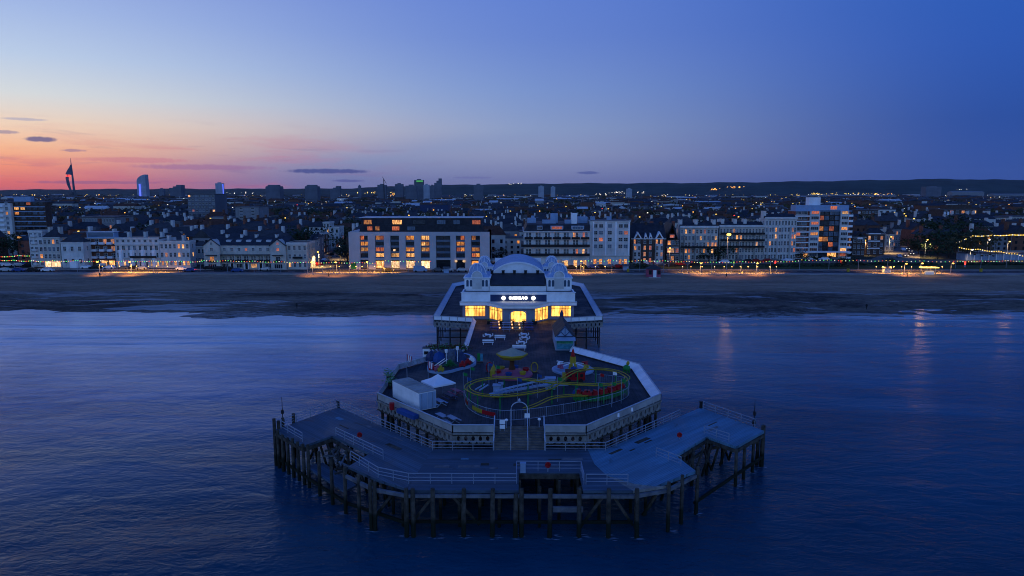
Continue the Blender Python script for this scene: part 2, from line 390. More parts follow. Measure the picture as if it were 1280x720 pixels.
# ------------------------------------------------------------------ beach, promenade, ground, hills
def fbm(x, y):
    return (sin(.031 * x + 1.7 * sin(.043 * y)) + .6 * sin(.083 * x - .21 * y + 1.2 * sin(.057 * x)) + .35 * sin(.21 * x + .5 * y + 2 * sin(.11 * x)) + .2 * sin(.6 * x - .9 * y)) / 2.1
def beach():
    m, t, b = newmat('wet_shingle'); tc = t.new('ShaderNodeTexCoord').outputs['Object']
    s3 = t.new('ShaderNodeSeparateXYZ'); t.l.new(tc, s3.inputs[0]); Yc = s3.outputs[1]
    n = t.noise(t.scale(tc, (.03, .12, .3)), 1, 6, .7, .5); n2 = t.noise(t.scale(tc, (.25, .7, 1)), 1.6, 5, .75, .4); n3 = t.noise(t.scale(tc, (.018, .15, .1), (0, 0, .02)), 1, 6, .68, 1.0)
    f = t.m('ADD', t.m('MULTIPLY', n, .6), t.m('MULTIPLY', n2, .4))
    dry = t.mix(t.ss(f, .38, .62), (.16, .115, .075, 1), (.30, .22, .15, 1))
    b.inputs['Specular IOR Level'].default_value = .3
    wetc = t.mix(t.ss(f, .38, .62), (.022, .017, .013, 1), (.19, .15, .11, 1))
    wet = t.ss(t.m('ADD', Yc, t.m('MULTIPLY', t.m('SUBTRACT', n3, .5), 26)), 220, 210)
    col = t.mix(wet, dry, wetc)
    ln = t.m('ABSOLUTE', t.m('SUBTRACT', t.m('ADD', Yc, t.m('MULTIPLY', t.m('SUBTRACT', n3, .5), 34)), 213.0))
    film = t.m('MAXIMUM', t.m('MULTIPLY', wet, t.ss(n3, .54, .60)), t.m('MULTIPLY', t.ss(ln, 2.2, .4), t.ss(n, .35, .6)))
    surf = t.m('MULTIPLY', t.ss(t.m('ADD', Yc, t.m('MULTIPLY', t.m('SUBTRACT', n3, .5), 22)), 189, 184.5), t.ss(n2, .35, .6))
    film = t.m('MAXIMUM', film, surf)
    col = t.mix(t.m('MULTIPLY', film, .6), col, (.34, .35, .38, 1))
    t.l.new(col, b.inputs['Base Color'])
    t.l.new(t.m('ADD', t.m('MULTIPLY', film, -.35), .85), b.inputs['Roughness'])
    bn = t.new('ShaderNodeBump'); bn.inputs['Distance'].default_value = .6; bn.inputs['Strength'].default_value = .9
    t.l.new(t.m('MULTIPLY', f, t.m('SUBTRACT', 1.0, t.m('MULTIPLY', film, .8))), bn.inputs['Height']); t.l.new(bn.outputs[0], b.inputs['Normal'])
    mb = MB(); mb.sm = True
    xs = [-1600, -900, -500] + [-300 + 2.5 * i for i in range(241)] + [500, 900, 1600]
    ys = [165 + i * 1.2 for i in range(72)]
    def prof(y):
        P = [(165, -2.2), (184, -.15), (196, .75), (206, 1.35), (214, 2.1), (220, 2.45), (249, 3.75), (252, 3.8)]
        for (a, za), (b_, zb) in zip(P, P[1:]):
            if y <= b_: return za + (zb - za) * (y - a) / (b_ - a)
        return 3.8
    vs = []
    for y in ys:
        k = max(0, min(1, (222 - y) / 14)); e = max(0, min(1, (250 - y) / 4))
        for x in xs: vs.append((x, y, prof(y) + ((.75 if y < 200 else .42) * fbm(x * 1.6, y * 1.3) + .30 * fbm(x * 2.3 + 50, y * 3.1) * (1 if y > 190 else .4)) * (.2 + .8 * k) * e - (0 if e else .0)))
    nx = len(xs); mb.add(vs, [(j * nx + i, j * nx + i + 1, (j + 1) * nx + i + 1, (j + 1) * nx + i) for j in range(len(ys) - 1) for i in range(nx - 1)])
    struct(mb.build('beach', m))
beach()
GZ = 3.8
M['land'] = mat('town_ground', (.035, .04, .03), .95, var=.5, vs=.02)
M['grass'] = mat('seafront_grass', (.05, .065, .025), .95, var=.35, vs=.3, bump=.5, bs=3)
mb = MB(); mb.b2(-6900, 6900, 249.6, 7250, GZ - 1, GZ - .004); struct(mb.build('ground', M['land']))
mb = MB(); mb.b2(-1500, 1500, 246.6, 251.6, 2.6, GZ + .12); struct(mb.build('promenade', M['pave']))
mb = MB(); mb.b2(-1500, 1500, 251.6, 261.0, GZ - .5, GZ); struct(mb.build('seafront_road', M['asph']))
mb = MB(); mb.b2(-1500, 1500, 261.0, 263.2, GZ - .5, GZ + .12); struct(mb.build('pavement', M['pave']))
mb = MB()
for i in range(-60, 61): mb.b2(i * 6.0 - 1.2, i * 6.0 + 1.2, 256.2, 256.35, GZ + .001, GZ + .006)
struct(mb.build('road_markings', M['white']))
xg, _ = at(790, 330, GZ)
mb = MB()
mb.prism([(40, 263.2), (400, 263.2), (400, 284), (150, 288), (60, 276)], GZ - .3, GZ + .05); struct(mb.build('lawn', M['grass']))
mb = MB(); mb.prism([(-400, 263.2), (-150, 263.2), (-100, 263.2), (-100, 264.0), (-400, 270)], GZ - .3, GZ + .06); struct(mb.build('lawn', M['pave']))
# the road behind the common on the east side and the two side streets
mb = MB(); mb.prism([(40, 284), (60, 279), (140, 291), (400, 291), (400, 303), (135, 303), (45, 290)], GZ - .3, GZ + .09); struct(mb.build('terrace_road', M['road2']))
pA = [at(1085, 326, GZ), at(1150, 326, GZ), at(1150, 303, GZ), at(1137, 303, GZ)]
mb = MB(); mb.prism(pA, GZ - .2, GZ + .13); struct(mb.build('side_street', M['road2']))
pB = [at(383, 338, GZ), at(442, 338, GZ), at(436, 312, GZ), at(418, 300, GZ), at(408, 303, GZ)]
mb = MB(); mb.prism(pB, GZ - .2, GZ + .13); struct(mb.build('side_street', M['road2']))
# hills
M['hill'] = mat('far_hill', (.04, .06, .05), 1, var=.35, vs=.004)
def hills():
    mb = MB(); mb.sm = True
    pts = [(-400, 238.5), (0, 237.2), (200, 236.0), (330, 236.0), (430, 235.5), (520, 232), (600, 230.5), (680, 229.3), (760, 229), (860, 228.6), (930, 227.8), (1000, 226.8),
           (1100, 225), (1180, 223.6), (1240, 224.5), (1290, 225.2), (1700, 228)]
    vs = []; N = 220; rows = [(5200, 0), (5600, .35), (6000, .7), (6500, 1), (6900, .95), (7230, .85)]
    for (Y, k) in rows:
        for i in range(N + 1):
            px = -400 + 2100 * i / N
            for (a, ya), (b_, yb) in zip(pts, pts[1:]):
                if px <= b_ + 1e-6: yy = ya + (yb - ya) * (px - a) / (b_ - a); break
            X, z = xz(px, yy, 6500)
            z += 3 * sin(i * .7) + 2 * sin(i * 1.9 + 1)
            vs.append((X * Y / 6500, Y, GZ - 2 + (z - GZ + 2) * k + (2.5 * sin(i * 1.3 + Y) if 0 < k < 1 else 0)))
    n = N + 1; mb.add(vs, [(j * n + i, j * n + i + 1, (j + 1) * n + i + 1, (j + 1) * n + i) for j in range(len(rows) - 1) for i in range(N)])
    struct(mb.build('hills', M['hill']))
hills()
M['reflectglow'] = emat('warm_reflection_glow', (1, .5, .2), 1.6)  # glow of the added cups that imitate warm reflections
# ================================================================== PIER
ZL, ZU = 4.6, 6.2
def mir(p): return (-p[0], p[1])
def along(a, b, step):
    a = Vector(a); b = Vector(b); L = (b - a).length; n = max(1, round(L / step))
    return [a + (b - a) * i / n for i in range(n + 1)]
_post = {}
def railing(name, label, pts, z, h=1.05, bars=(1, .62, .3), step=2.1, m='steel', r=.03, group='railings round the pier', lean=0):
    t = thing(name, label, 'railing', (pts[0][0], pts[0][1], z), group=group)
    o = Vector((pts[0][0], pts[0][1], z))
    zz = lambda p: Vector((p[0], p[1], (p[2] if len(p) > 2 else z))) - o
    P = [zz(p) for p in pts]
    for f in bars:
        mb = MB(); rr = r * (1.25 if f == 1 else .9)
        for a, b in zip(P, P[1:]): mb.beam(a + Vector((0, 0, h * f)), b + Vector((0, 0, h * f)), rr * 2, rr * 2)
        mb.build('rail', M[m], t)
    key = (h, m, r)
    if key not in _post:
        mb = MB(); mb.box((0, 0, h / 2 - .02), (r * 2.2, r * 2.2, h)); _post[key] = mb.mesh('post', M[m])
    first = True
    for a, b in zip(P, P[1:]):
        for q in along(a, b, step)[(0 if first else 1):]: obj('post', _post[key], t, q)
        first = False
    return t

# ---- lower landing stage
RH = [(11.0, 63.6), (14.35, 64.8), (18.1, 68.4), (17.0, 72.6), (22.0, 78.6), (24.4, 75.3), (29.4, 80.6), (24.1, 89.6), (9.63, 74.4)]
LH = [mir(p) for p in RH][::-1]
ls = thing('landing_stage', 'low timber landing stage on piles wrapping round the seaward end of the pier', 'landing stage', (0, 70, 0))
O = Vector((0, -70, 0))
def bl(mb, name, m, par=None):
    mb.v = [(a, b - 70, c) for a, b, c in mb.v]; return mb.build(name, m, par or ls)
mb = MB()
mb.prism([(-9.63, 74.4), (-10.9, 63.6), (-.1, 63.6), (-.1, 67.8), (6.1, 67.8), (6.1, 63.6), (10.9, 63.6), (8.8, 67.2), (7.9, 70.2), (7.6, 74.4)], ZL - .28, ZL)
bl(mb, 'deck', M['deck'])
mb = MB()
mb.prism([(-9.63, 74.4), (-24.1, 89.6), (-29.4, 80.6), (-24.4, 75.3), (-22.0, 78.6), (-16.4, 73.0), (-17.9, 69.4), (-14.35, 66.2), (-10.9, 63.9)], ZL - .28, ZL - .004)
d2 = bl(mb, 'deck', M['deck2']); d2['label'] = 'dark boarded west wing deck'
mb = MB()
mb.prism([(7.6, 74.4), (7.9, 70.2), (8.8, 67.2), (11.2, 65.2), (13.2, 64.6), (18.1, 68.4), (17.0, 72.6), (22.0, 78.6), (24.4, 75.3), (29.4, 80.6), (24.1, 89.6), (9.63, 74.41)], ZL - .28, ZL + .03)
d3 = bl(mb, 'deck', M['deckr']); d3['label'] = 'paler renewed east wing deck'
mb = MB(); mb.prism([(10.9, 63.6), (14.35, 64.8), (13.2, 64.7), (11.2, 65.3), (8.8, 67.3)], ZL - .28, ZL - .01); bl(mb, 'deck_edge', M['fascia'])
Rp = random.Random(11)
for k in range(26):
    s = Rp.choice((-1, 1)); u = Rp.uniform(.05, .9); q = Vector((9.6, 73.2)).lerp(Vector((23.5, 87.0)), u); off = Rp.uniform(0, 5.5)
    x, y, a_ = (s * (q.x + off * .62), q.y - off * .6, s * pi / 4) if k < 17 else (Rp.uniform(-9, 6), Rp.uniform(68.6, 73.2), 0)
    mb = MB(); mb.box((x, y, ZL + (.036 if s > 0 and k < 17 else .006)), (Rp.uniform(.8, 2.8), Rp.choice((.2, .4, .6)), .03), a_); bl(mb, 'replaced_board', M[Rp.choice(('tim', 'timl', 'deckr', 'deck2'))])
# walings (edge beams)
edge = [(-18.1, 68.4), (-14.35, 64.9), (-10.9, 63.5), (-.1, 63.5)], [(-.1, 63.5), (6.1, 63.5)], [(6.1, 63.5), (10.9, 63.5), (14.35, 64.8), (18.1, 68.4)]
for k, e in enumerate(edge):
    for a, b in zip(e, e[1:]):
        mb = MB(); mb.beam((a[0], a[1] - .12, 4.12), (b[0], b[1] - .12, 4.12), .3, .32); bl(mb, 'waling', M['timl'])
mb = MB(); mb.beam((-.1, 67.7, 4.3), (6.1, 67.7, 4.3), .35, .5); bl(mb, 'waling', M['tim'])
mb = MB(); mb.beam((3.2, 63.6, 2.7), (6.1, 63.6, 2.7), .3, .5); bl(mb, 'waling', M['timl'])
for e in ([(-29.4, 80.6), (-24.4, 75.3), (-22, 78.6), (-17, 72.6)], [(29.4, 80.6), (24.4, 75.3), (22, 78.6), (17, 72.6), (18.1, 68.4)], [(-29.4, 80.6), (-24.1, 89.6)], [(29.4, 80.6), (24.1, 89.6)]):
    for a, b in zip(e, e[1:]):
        mb = MB(); mb.beam((a[0], a[1], 4.1), (b[0], b[1], 4.1), .3, .38); bl(mb, 'edge_beam', M['tim'])
# piles: each tapered, slightly leaning
def pile(x, y, top, w_=.34, m='tim'):
    mb = MB(); dx, dy = R.uniform(-.12, .12), R.uniform(-.12, .12)
    mb.tube([(x + dx, y + dy, -2.5), (x + dx * .4, y + dy * .4, 1.5), (x, y, top)], w_ * .62, 7, r2=w_ * .5); bl(mb, 'pile', M[m])
for px in (508, 516, 541, 580, 616, 645, 652): pile(xz(px, 613, 63.3)[0], 63.2, 4.95 if px != 645 else 4.5, .42)
pile(xz(688, 613, 63.3)[0], 63.2, 4.95, .42)
for px in (724, 761, 796): pile(xz(px, 613, 63.3)[0], 63.2, 5.0, .42)
for x, y in ((-14.6, 64.5), (-14.1, 64.4), (-16.1, 66.2), (-17.9, 68.0), (14.5, 64.5), (16.2, 66.2), (18.3, 68.3), (-19.9, 70.2), (-21.8, 72.3), (-23.6, 74.4)): pile(x, y, 5.1, .36)
for q in along((-24.4, 75.2), (-28.9, 79.9), 1.2): pile(q[0], q[1], R.uniform(4.5, 4.95), .36)
for x, y in ((24.4, 75.2), (26.0, 77.2), (27.7, 79.2), (22, 78.4), (19.6, 75.4)): pile(x, y, 4.4, .34)
for x, y in ((-29.1, 80.9), (-29.5, 80.6), (-28.8, 81.6), (-28.0, 83.2)): pile(x, y, R.uniform(5.6, 6.0), .4)
for x, y in ((-24.1, 89.6), (24.3, 89.9)): pile(x, y, 5.2, .32)
pile(29.4, 80.9, 5.2, .5); pile(29.0, 81.3, 4.5, .4)
for x in (-8, -4, 0, 4, 8):
    for y in (66.6, 70, 73.4): pile(x, y, 4.3, .3)
for x, y in ((-13, 68), (-12, 72), (-16, 75), (-20, 79.6), (-24, 84.5), (-17.5, 79), (13, 68), (12, 72), (16, 75), (20, 79.6), (24, 84.5), (17.5, 79), (-26.6, 86), (26.6, 86), (-21.6, 86.4), (21.6, 86.4)): pile(x, y, 4.3, .3)
for x in (-11.5, -6, -2, 2, 6, 11.5):
    for y in (65.2, 68.4, 71.8, 75.2): pile(x, y, 4.3, .3)
for k in range(5):
    for s in (-1, 1):
        pile(s * (14.5 + 2.6 * k), 71.5 + 2.6 * k, 4.3, .3); pile(s * (13 + 2.8 * k), 75.5 + 2.7 * k, 4.3, .3)
# braces and low walings between the piles
for a, b in (((-8.3, 63.8, 4.0), (-10.6, 64.0, .9)), ((-6.6, 63.8, 4.0), (-3.9, 64.0, .9)), ((9.0, 63.8, 4.0), (11.0, 64.0, .9)), ((8.1, 63.8, 4.0), (5.9, 64, .7)),
             ((-12.2, 65, 4), (-14.4, 66, .8)), ((14.6, 67, 4), (12.3, 66, .9))):
    mb = MB(); mb.beam(a, b, .22, .26); bl(mb, 'brace', M['tim'])
for a, b in (((-29.3, 80.6, 1.1), (-24.4, 75.2, 1.1)), ((-24.4, 75.2, 1.1), (-18, 68.3, 1.1)), ((-18, 68.3, 1.1), (-11, 63.9, 1.1)), ((-24, 84.5, 1.4), (-17.2, 72.8, 1.4)), ((-11, 64, 1.2), (11, 64, 1.2)),
             ((29.3, 80.6, 1.3), (24.4, 75.2, 1.3)), ((24.4, 75.2, 1.3), (18.1, 68.5, 1.1)), ((29, 81, 3.1), (22, 78.6, 3.1)), ((22, 78.6, 3), (17, 72.6, 3))):
    mb = MB(); mb.beam(a, b, .22, .3); bl(mb, 'low_waling', M['tim'])
for k in range(9):
    for s in (-1, 1):
        x0, y0 = s * (13.5 + 1.5 * k), 68.5 + 1.6 * k
        mb = MB(); mb.beam((x0, y0, .6), (x0 + s * 1.6, y0 + 1.7, 4.1), .2, .24); bl(mb, 'brace', M['tim'])
        if k % 2: mb = MB(); mb.beam((x0 + s * 1.6, y0 + 1.7, .6), (x0, y0 + .4, 4.1), .18, .2); bl(mb, 'brace', M['tim'])
for k in range(14):                    # broken beams in the gap of the west wing
    q = Vector((-22.0, 78.0)).lerp(Vector((-18.6, 71.6)), R.random()); a_ = R.uniform(0, 3)
    mb = MB(); L = R.uniform(.5, 1.4); zz = R.uniform(2.6, 3.9); mb.beam((q[0] - cos(a_) * L, q[1] - sin(a_) * L, zz), (q[0] + cos(a_) * L, q[1] + sin(a_) * L, zz + R.uniform(-.5, .5)), .16, .2)
    bl(mb, 'broken_beam', M['timl' if k % 3 == 0 else 'tim'])
# lower gangway platform visible in the gap
mb = MB(); mb.prism([(-24.2, 75.2), (-18.2, 68.6), (-17.3, 70.2), (-22.6, 76.4)], 2.0, 2.2); bl(mb, 'lower_platform', M['deck2'])

railing('railing', 'long galvanised rail along the front edge west of the landing recess', [(-18.0, 71.0), (-14.2, 66.6), (-10.9, 65.1), (-.3, 65.1), (-.3, 68.1)], ZL)
railing('railing', 'raised galvanised rail round the landing recess, red buoy hung on it', [(-.3, 68.25), (6.3, 68.25), (6.3, 65.0)], ZL + .02)
railing('railing', 'short galvanised rail along the front edge east of the recess', [(6.5, 65.0), (10.6, 65.0)], ZL)
railing('railing', 'back rail left of the stairs bending out along the dark west wing', [(-2.9, 74.0), (-9.63, 74.0), (-24.0, 89.1)], ZL)
railing('railing', 'back rail right of the stairs, running out along the pale east wing', [(2.9, 74.0), (9.55, 74.0), (20.5, 85.8)], ZL, h=.95)
railing('railing', 'rail closing the far end of the west wing by the mast', [(-28.9, 81.4), (-24.2, 89.4)], ZL)
railing('railing', 'short rail on the tip of the west wing above the close piles', [(-28.8, 80.9), (-24.9, 76.6)], ZL)
railing('railing', 'rail across the inner west wing with a red buoy on it', [at(420, 545, ZL), at(479, 574, ZL)], ZL)
railing('railing', 'rail along the outer end of the east wing below the slim mast', [(24.3, 89.0), (28.7, 81.9)], ZL)
railing('railing', 'short rail in the middle of the east wing tip', [at(880, 543, ZL), at(911, 553, ZL)], ZL)
railing('railing', 'short rail beside the inner corner of the east wing gap', [at(820, 571, ZL), at(851, 583, ZL)], ZL)
for (x, y, z, l) in ((at(450, 551, ZL)[0], at(450, 551, ZL)[1], ZL + .75, 'red lifebuoy on the rail across the west wing'),
                     (at(685, 591, ZL)[0], 68.15, ZL + .75, 'red lifebuoy on the rail behind the landing recess'),
                     (at(849, 549, ZL)[0], at(849, 549, ZL)[1], ZL + .55, 'red buoy post alone on the pale east wing deck')):
    t = thing('lifebuoy', l, 'lifebuoy', (x, y, z), group='lifebuoys on the landing stage')
    mb = MB(); mb.sm = True; mb.tube([(cos(a) * .24, -.1, sin(a) * .24) for a in [2 * pi * k / 16 for k in range(16)]], .085, 6, closed=True); mb.build('ring', M['redpaint'], t)
    mb = MB(); mb.box((0, 0, 0), (.36, .06, .4)); mb.build('backboard', M['redpaint'], t)
    mb = MB(); mb.box((0, .02, -.3), (.08, .08, .9)); mb.build('post', M['steel'], t)
mb = MB(); mb.box((0, 0, .5), (.55, .35, 1.0)); mb.box((0, 0, 1.03), (.62, .42, .06)); mb.box((0, -.18, .6), (.4, .02, .5))
tag(mb.build('control_box', M['ltblue'], None, (.35, 67.9, ZL)), 'pale blue steel cabinet at the corner of the landing recess', 'cabinet')
def mast(x, y, z, h, label):
    t = thing('mast', label, 'mast', (x, y, z), group='thin masts on the wing tips')
    mb = MB(); mb.cyl(0, 0, 0, h, .07, .03, 6); mb.build('pole', M['dark'], t)
    mb = MB(); mb.cyl(0, 0, h * .42, h * .42 + .45, .2, .16, 8); mb.build('lantern', M['dark'], t)
    mb = MB(); mb.cyl(0, 0, h * .1, h * .1 + .4, .24, .22, 8); mb.build('junction_box', M['dark'], t)
mast(-29.0, 82.2, ZL, 3.6, 'thin dark mast with lantern on the west wing tip')
mast(28.7, 82.2, ZL, 3.4, 'thin pale mast with lantern on the east wing tip')
for x, y, l in ((-24.0, 89.3, 'stub post at the far back corner of the west wing'), (24.1, 89.4, 'stub post at the far back corner of the east wing')):
    t = thing('bollard', l, 'bollard', (x, y, ZL), group='stub posts on the wings')
    mb = MB(); mb.cyl(0, 0, 0, .8, .2, .17, 8); mb.build('post', M['dark'], t); mb = MB(); mb.cyl(0, 0, .8, .95, .25, .25, 8); mb.build('cap', M['dark'], t)

m_, t_, b_ = newmat('pile_foam'); b_.inputs['Base Color'].default_value = (.22, .30, .40, 1)
fo = MB()
for (x, y) in [(x, 63.2) for x in (-11, -8, -5.2, -2.5, 0, 3.2, 6, 8.8, 11.4)] + [(-14.6, 64.5), (-18, 68), (-21.8, 72.3), (-25, 75.6), (-27, 77.8), (-29.6, 80.9), (14.6, 64.5), (18.3, 68.3), (24.4, 75.2), (27.7, 79.2), (29.4, 80.9)]:
    for k in range(9):
        a = R.uniform(0, 6.28); r_ = R.uniform(.25, .7); L = R.uniform(.15, .5); cx2, cy2 = x + cos(a) * r_, y + sin(a) * r_ - .1
        fo.add([(cx2 - L, cy2, .10), (cx2, cy2 - .04, .10), (cx2 + L, cy2, .10), (cx2, cy2 + .04, .10)], [(0, 1, 2, 3)])
tag(fo.build('foam', m_), 'thin flecks of foam round the front piles', 'foam', kind='stuff')
# ---- upper pier
up = thing('pier', 'seaside pier: dark head deck, neck and apron on piles running to the beach', 'pier')
HEAD = [(-7.5, 75.2), (-2.95, 75.2), (-2.95, 77.75), (2.95, 77.75), (2.95, 75.2), (7.5, 75.2), (18.4, 87.7), (18.3, 103.3), (9.35, 115.2), (-9.35, 115.2), (-18.3, 103.3), (-18.4, 87.7)]
mb = MB(); mb.prism(HEAD, ZU - .35, ZU); mb.build('head_deck', M['top'], up)
mb = MB(); mb.b2(-9.3, 9.3, 115.2, 142.2, ZU - .35, ZU - .004); mb.build('neck_deck', M['top'], up)
APR = [(-9.3, 142.2), (9.3, 142.2), (17.8, 144.6), (18.6, 196), (14.5, 203), (-14.5, 203), (-18.6, 196), (-17.8, 144.6)]
mb = MB(); mb.prism(APR, ZU - .35, ZU - .008); mb.build('apron_deck', M['top'], up)
mb = MB(); mb.b2(-9, 9, 203, 249, 4.6, 5.0); mb.build('shore_deck', M['top'], up)
for a, b in (((-18.4, 87.7), (-7.5, 75.2)), ((18.4, 87.7), (7.5, 75.2))):
    pass
def holed(a, b, z0, z1, n, name='fascia_panel', margin=.25, rv=.3, rh=.2, thick=.14, m='fascia'):
    a = Vector((a[0], a[1])); b = Vector((b[0], b[1])); d = (b - a); L = d.length; d.normalize(); nn = Vector((-d.y, d.x)) * thick
    mb = MB(); cw = (L - 2 * margin) / n; K = 12; zc = (z0 + z1) / 2
    P = lambda u, z, k: (a.x + d.x * u + nn.x * k, a.y + d.y * u + nn.y * k, z)
    def rect(u0, u1, za, zb):
        vs = [P(u0, za, 0), P(u1, za, 0), P(u1, zb, 0), P(u0, zb, 0), P(u0, za, 1), P(u1, za, 1), P(u1, zb, 1), P(u0, zb, 1)]
        mb.add(vs, [(0, 1, 2, 3), (7, 6, 5, 4), (0, 4, 5, 1), (3, 2, 6, 7)])
    rect(0, margin, z0, z1); rect(L - margin, L, z0, z1)
    for i in range(n):
        u0 = margin + i * cw; uc = u0 + cw / 2; vs = []
        for k in range(K):
            t_ = 2 * pi * k / K; c_, s_ = cos(t_), sin(t_); q = max(abs(c_), abs(s_))
            ou = (uc + c_ / q * cw / 2, zc + s_ / q * (z1 - z0) / 2); iu = (uc + c_ * rh * (1 if abs(c_) < .99 else 1), zc + s_ * rv)
            vs += [P(ou[0], ou[1], 0), P(iu[0], iu[1], 0), P(ou[0], ou[1], 1), P(iu[0], iu[1], 1)]
        fs = []
        for k in range(K):
            p, q = 4 * k, 4 * ((k + 1) % K); fs += [(p, q, q + 1, p + 1), (p + 3, q + 3, q + 2, p + 2), (p + 1, q + 1, q + 3, p + 3), (p + 2, q + 2, q, p)]
        mb.add(vs, fs)
    return mb.build(name, M[m], up)
def parapet(a, b, label, slant=.45, h=.88, wht='offwhite'):
    # boarded bench-back parapet: sloping boards in, rail on top, uprights outside
    t = thing('parapet', label, 'parapet', (0, 0, 0), group='boarded parapets round the upper deck')
    A_, B_ = Vector((a[0], a[1], ZU)), Vector((b[0], b[1], ZU)); d = (B_ - A_); L = d.length; d.normalize(); n = Vector((-d.y, d.x, 0))  # inward
    n0 = max(2, round(L / 1.9))
    mb = MB()
    for i in range(n0):
        p = A_ + d * (L * i / n0 + .04); q = A_ + d * (L * (i + 1) / n0 - .04)
        vs = [p + n * .06 + Vector((0, 0, h)), q + n * .06 + Vector((0, 0, h)), q + n * slant + Vector((0, 0, .28)), p + n * slant + Vector((0, 0, .28))]
        vs += [v + Vector((0, 0, -.07)) for v in vs]
        mb.add(vs, [(0, 1, 2, 3), (7, 6, 5, 4), (0, 4, 5, 1), (1, 5, 6, 2), (2, 6, 7, 3), (3, 7, 4, 0)])
    mb.build('boards', M[wht], t)
    mb = MB(); mb.beam(A_ + Vector((0, 0, h + .06)), B_ + Vector((0, 0, h + .06)), .12, .1); mb.build('top_rail', M['railwhite'], t)
    mb = MB(); mb.beam(A_ - n * .0 + Vector((0, 0, .45)), B_ + Vector((0, 0, .45)), .05, .75); mb.build('outer_panel', M['concrete' if wht == 'offwhite' else wht], t)
    for q in along(A_, B_, 1.9):
        mb = MB(); mb.beam(q + Vector((0, 0, -.1)), q + Vector((0, 0, h)), .12, .12); mb.build('upright', M['concrete'], t)
    return t
f0 = 4.95
for (a, b, n, lb) in (((-18.4, 87.7), (-7.5, 75.2), 18, 'boarded parapet on the south west side, fence of the white container'),
                      ((-7.5, 75.2), (-2.9, 75.2), 5, 'short front parapet left of the stairs'),
                      ((2.9, 75.2), (7.5, 75.2), 5, 'short front parapet right of the stairs'),
                      ((7.5, 75.2), (18.4, 87.7), 16, 'boarded parapet on the south east side with two lamp stubs')):
    holed(a, b, f0, ZU - .12, n)
    A_, B_ = Vector((a[0], a[1], ZU - .1)), Vector((b[0], b[1], ZU - .1))
    mb = MB(); mb.beam(A_, B_, .36, .2); mb.build('coping_beam', M['fascia'], up)
    mb = MB(); mb.beam(A_ + Vector((0, .1, -1.22)), B_ + Vector((0, .1, -1.22)), .3, .16); mb.build('coping_beam', M['tim'], up)
    parapet(a, b, lb)
parapet((18.4, 87.7), (18.3, 103.3), 'broad white parapet on the east side of the pier head', slant=1.15, wht='white')
parapet((18.3, 103.3), (9.35, 115.2), 'white parapet on the north east side by the hut', slant=1.0, wht='white')
parapet((-9.35, 115.2), (-18.3, 103.3), 'weathered parapet on the north west side behind the jeep ride', slant=.35, h=.8)
parapet((-18.3, 103.3), (-18.4, 87.7), 'plain dark parapet on the west side behind the container', slant=.2, h=.6, wht='concrete')
parapet((-9.3, 142), (-9.3, 115.3), 'long pale parapet on the west side of the neck', slant=.6, wht='white')
parapet((9.3, 115.3), (9.3, 142), 'long pale parapet on the east side of the neck behind the hut', slant=.5, wht='white')
for s in (-1, 1):
    a, b = ((-17.8, 144.6), (-9.3, 142.2)) if s < 0 else ((9.3, 142.2), (17.8, 144.6))
    sd = 'west' if s < 0 else 'east'
    holed(a, b, 4.7, ZU - .15, 9, rv=.32, rh=.22)
    parapet(a, b, 'white seaward parapet of the ' + sd + ' apron beside the pavilion', slant=.6, wht='white')
    a2, b2 = ((-18.6, 196), (-17.8, 144.6)) if s < 0 else ((17.8, 144.6), (18.6, 196))
    mb = MB(); mb.beam((a2[0], a2[1], 5.5), (b2[0], b2[1], 5.5), .2, .9); mb.build('edge_girder', M['fascia'], up)
    parapet(a2, b2, 'long white parapet along the ' + sd + ' edge of the apron', slant=.95, h=1.0, wht='white')
    a3, b3 = ((-14.5, 203), (-18.6, 196)) if s < 0 else ((18.6, 196), (14.5, 203))
    parapet(a3, b3, 'short white corner parapet at the landward ' + sd + ' corner of the apron', slant=.8, h=1.0, wht='white')
    for q in along((s * 18.4, 87.7, 0), (s * 7.5, 75.3, 0), 2.0):
        mb = MB(); mb.tube([(q[0] - s * .5, q[1] + .4, -2), (q[0] - s * .5, q[1] + .4, ZU - .3)], .2, 6); mb.build('pile', M['tim'], up)
    for y in (90.5, 94, 98, 102.6):
        mb = MB(); mb.tube([(s * 17.6, y, -2), (s * 17.6, y, ZU - .3)], .2, 6); mb.build('pile', M['tim'], up)
    for y in range(118, 142, 6):
        mb = MB(); mb.tube([(s * 8.6, y, -2), (s * 8.6, y, ZU - .3)], .22, 6); mb.build('pile', M['tim'], up)
    for k in range(4):
        mb = MB(); yy = 88.5 + k * 3.6; mb.beam((s * 17.6, yy, .8), (s * 17.6, yy + 2.6, 5.6), .16, .16); mb.build('cross_brace', M['tim'], up)
    for y in (146, 149, 153, 157, 162, 168, 175):
        mb = MB(); mb.tube([(s * 17.3, y, -2), (s * 17.3, y, ZU - .3)], .16, 6); mb.build('pile', M['dark'], up)
    for x in (10.2, 12.2, 14.4):
        mb = MB(); mb.tube([(s * x, 144.4, -2), (s * x, 144.4, ZU - .3)], .16, 6); mb.build('pile', M['dark'], up)
# lower beams under the apron
for z in (2.2, 3.6):
    mb = MB(); mb.beam((-17.3, 146, z), (17.3, 146, z), .15, .2); mb.build('cross_brace', M['dark'], up)
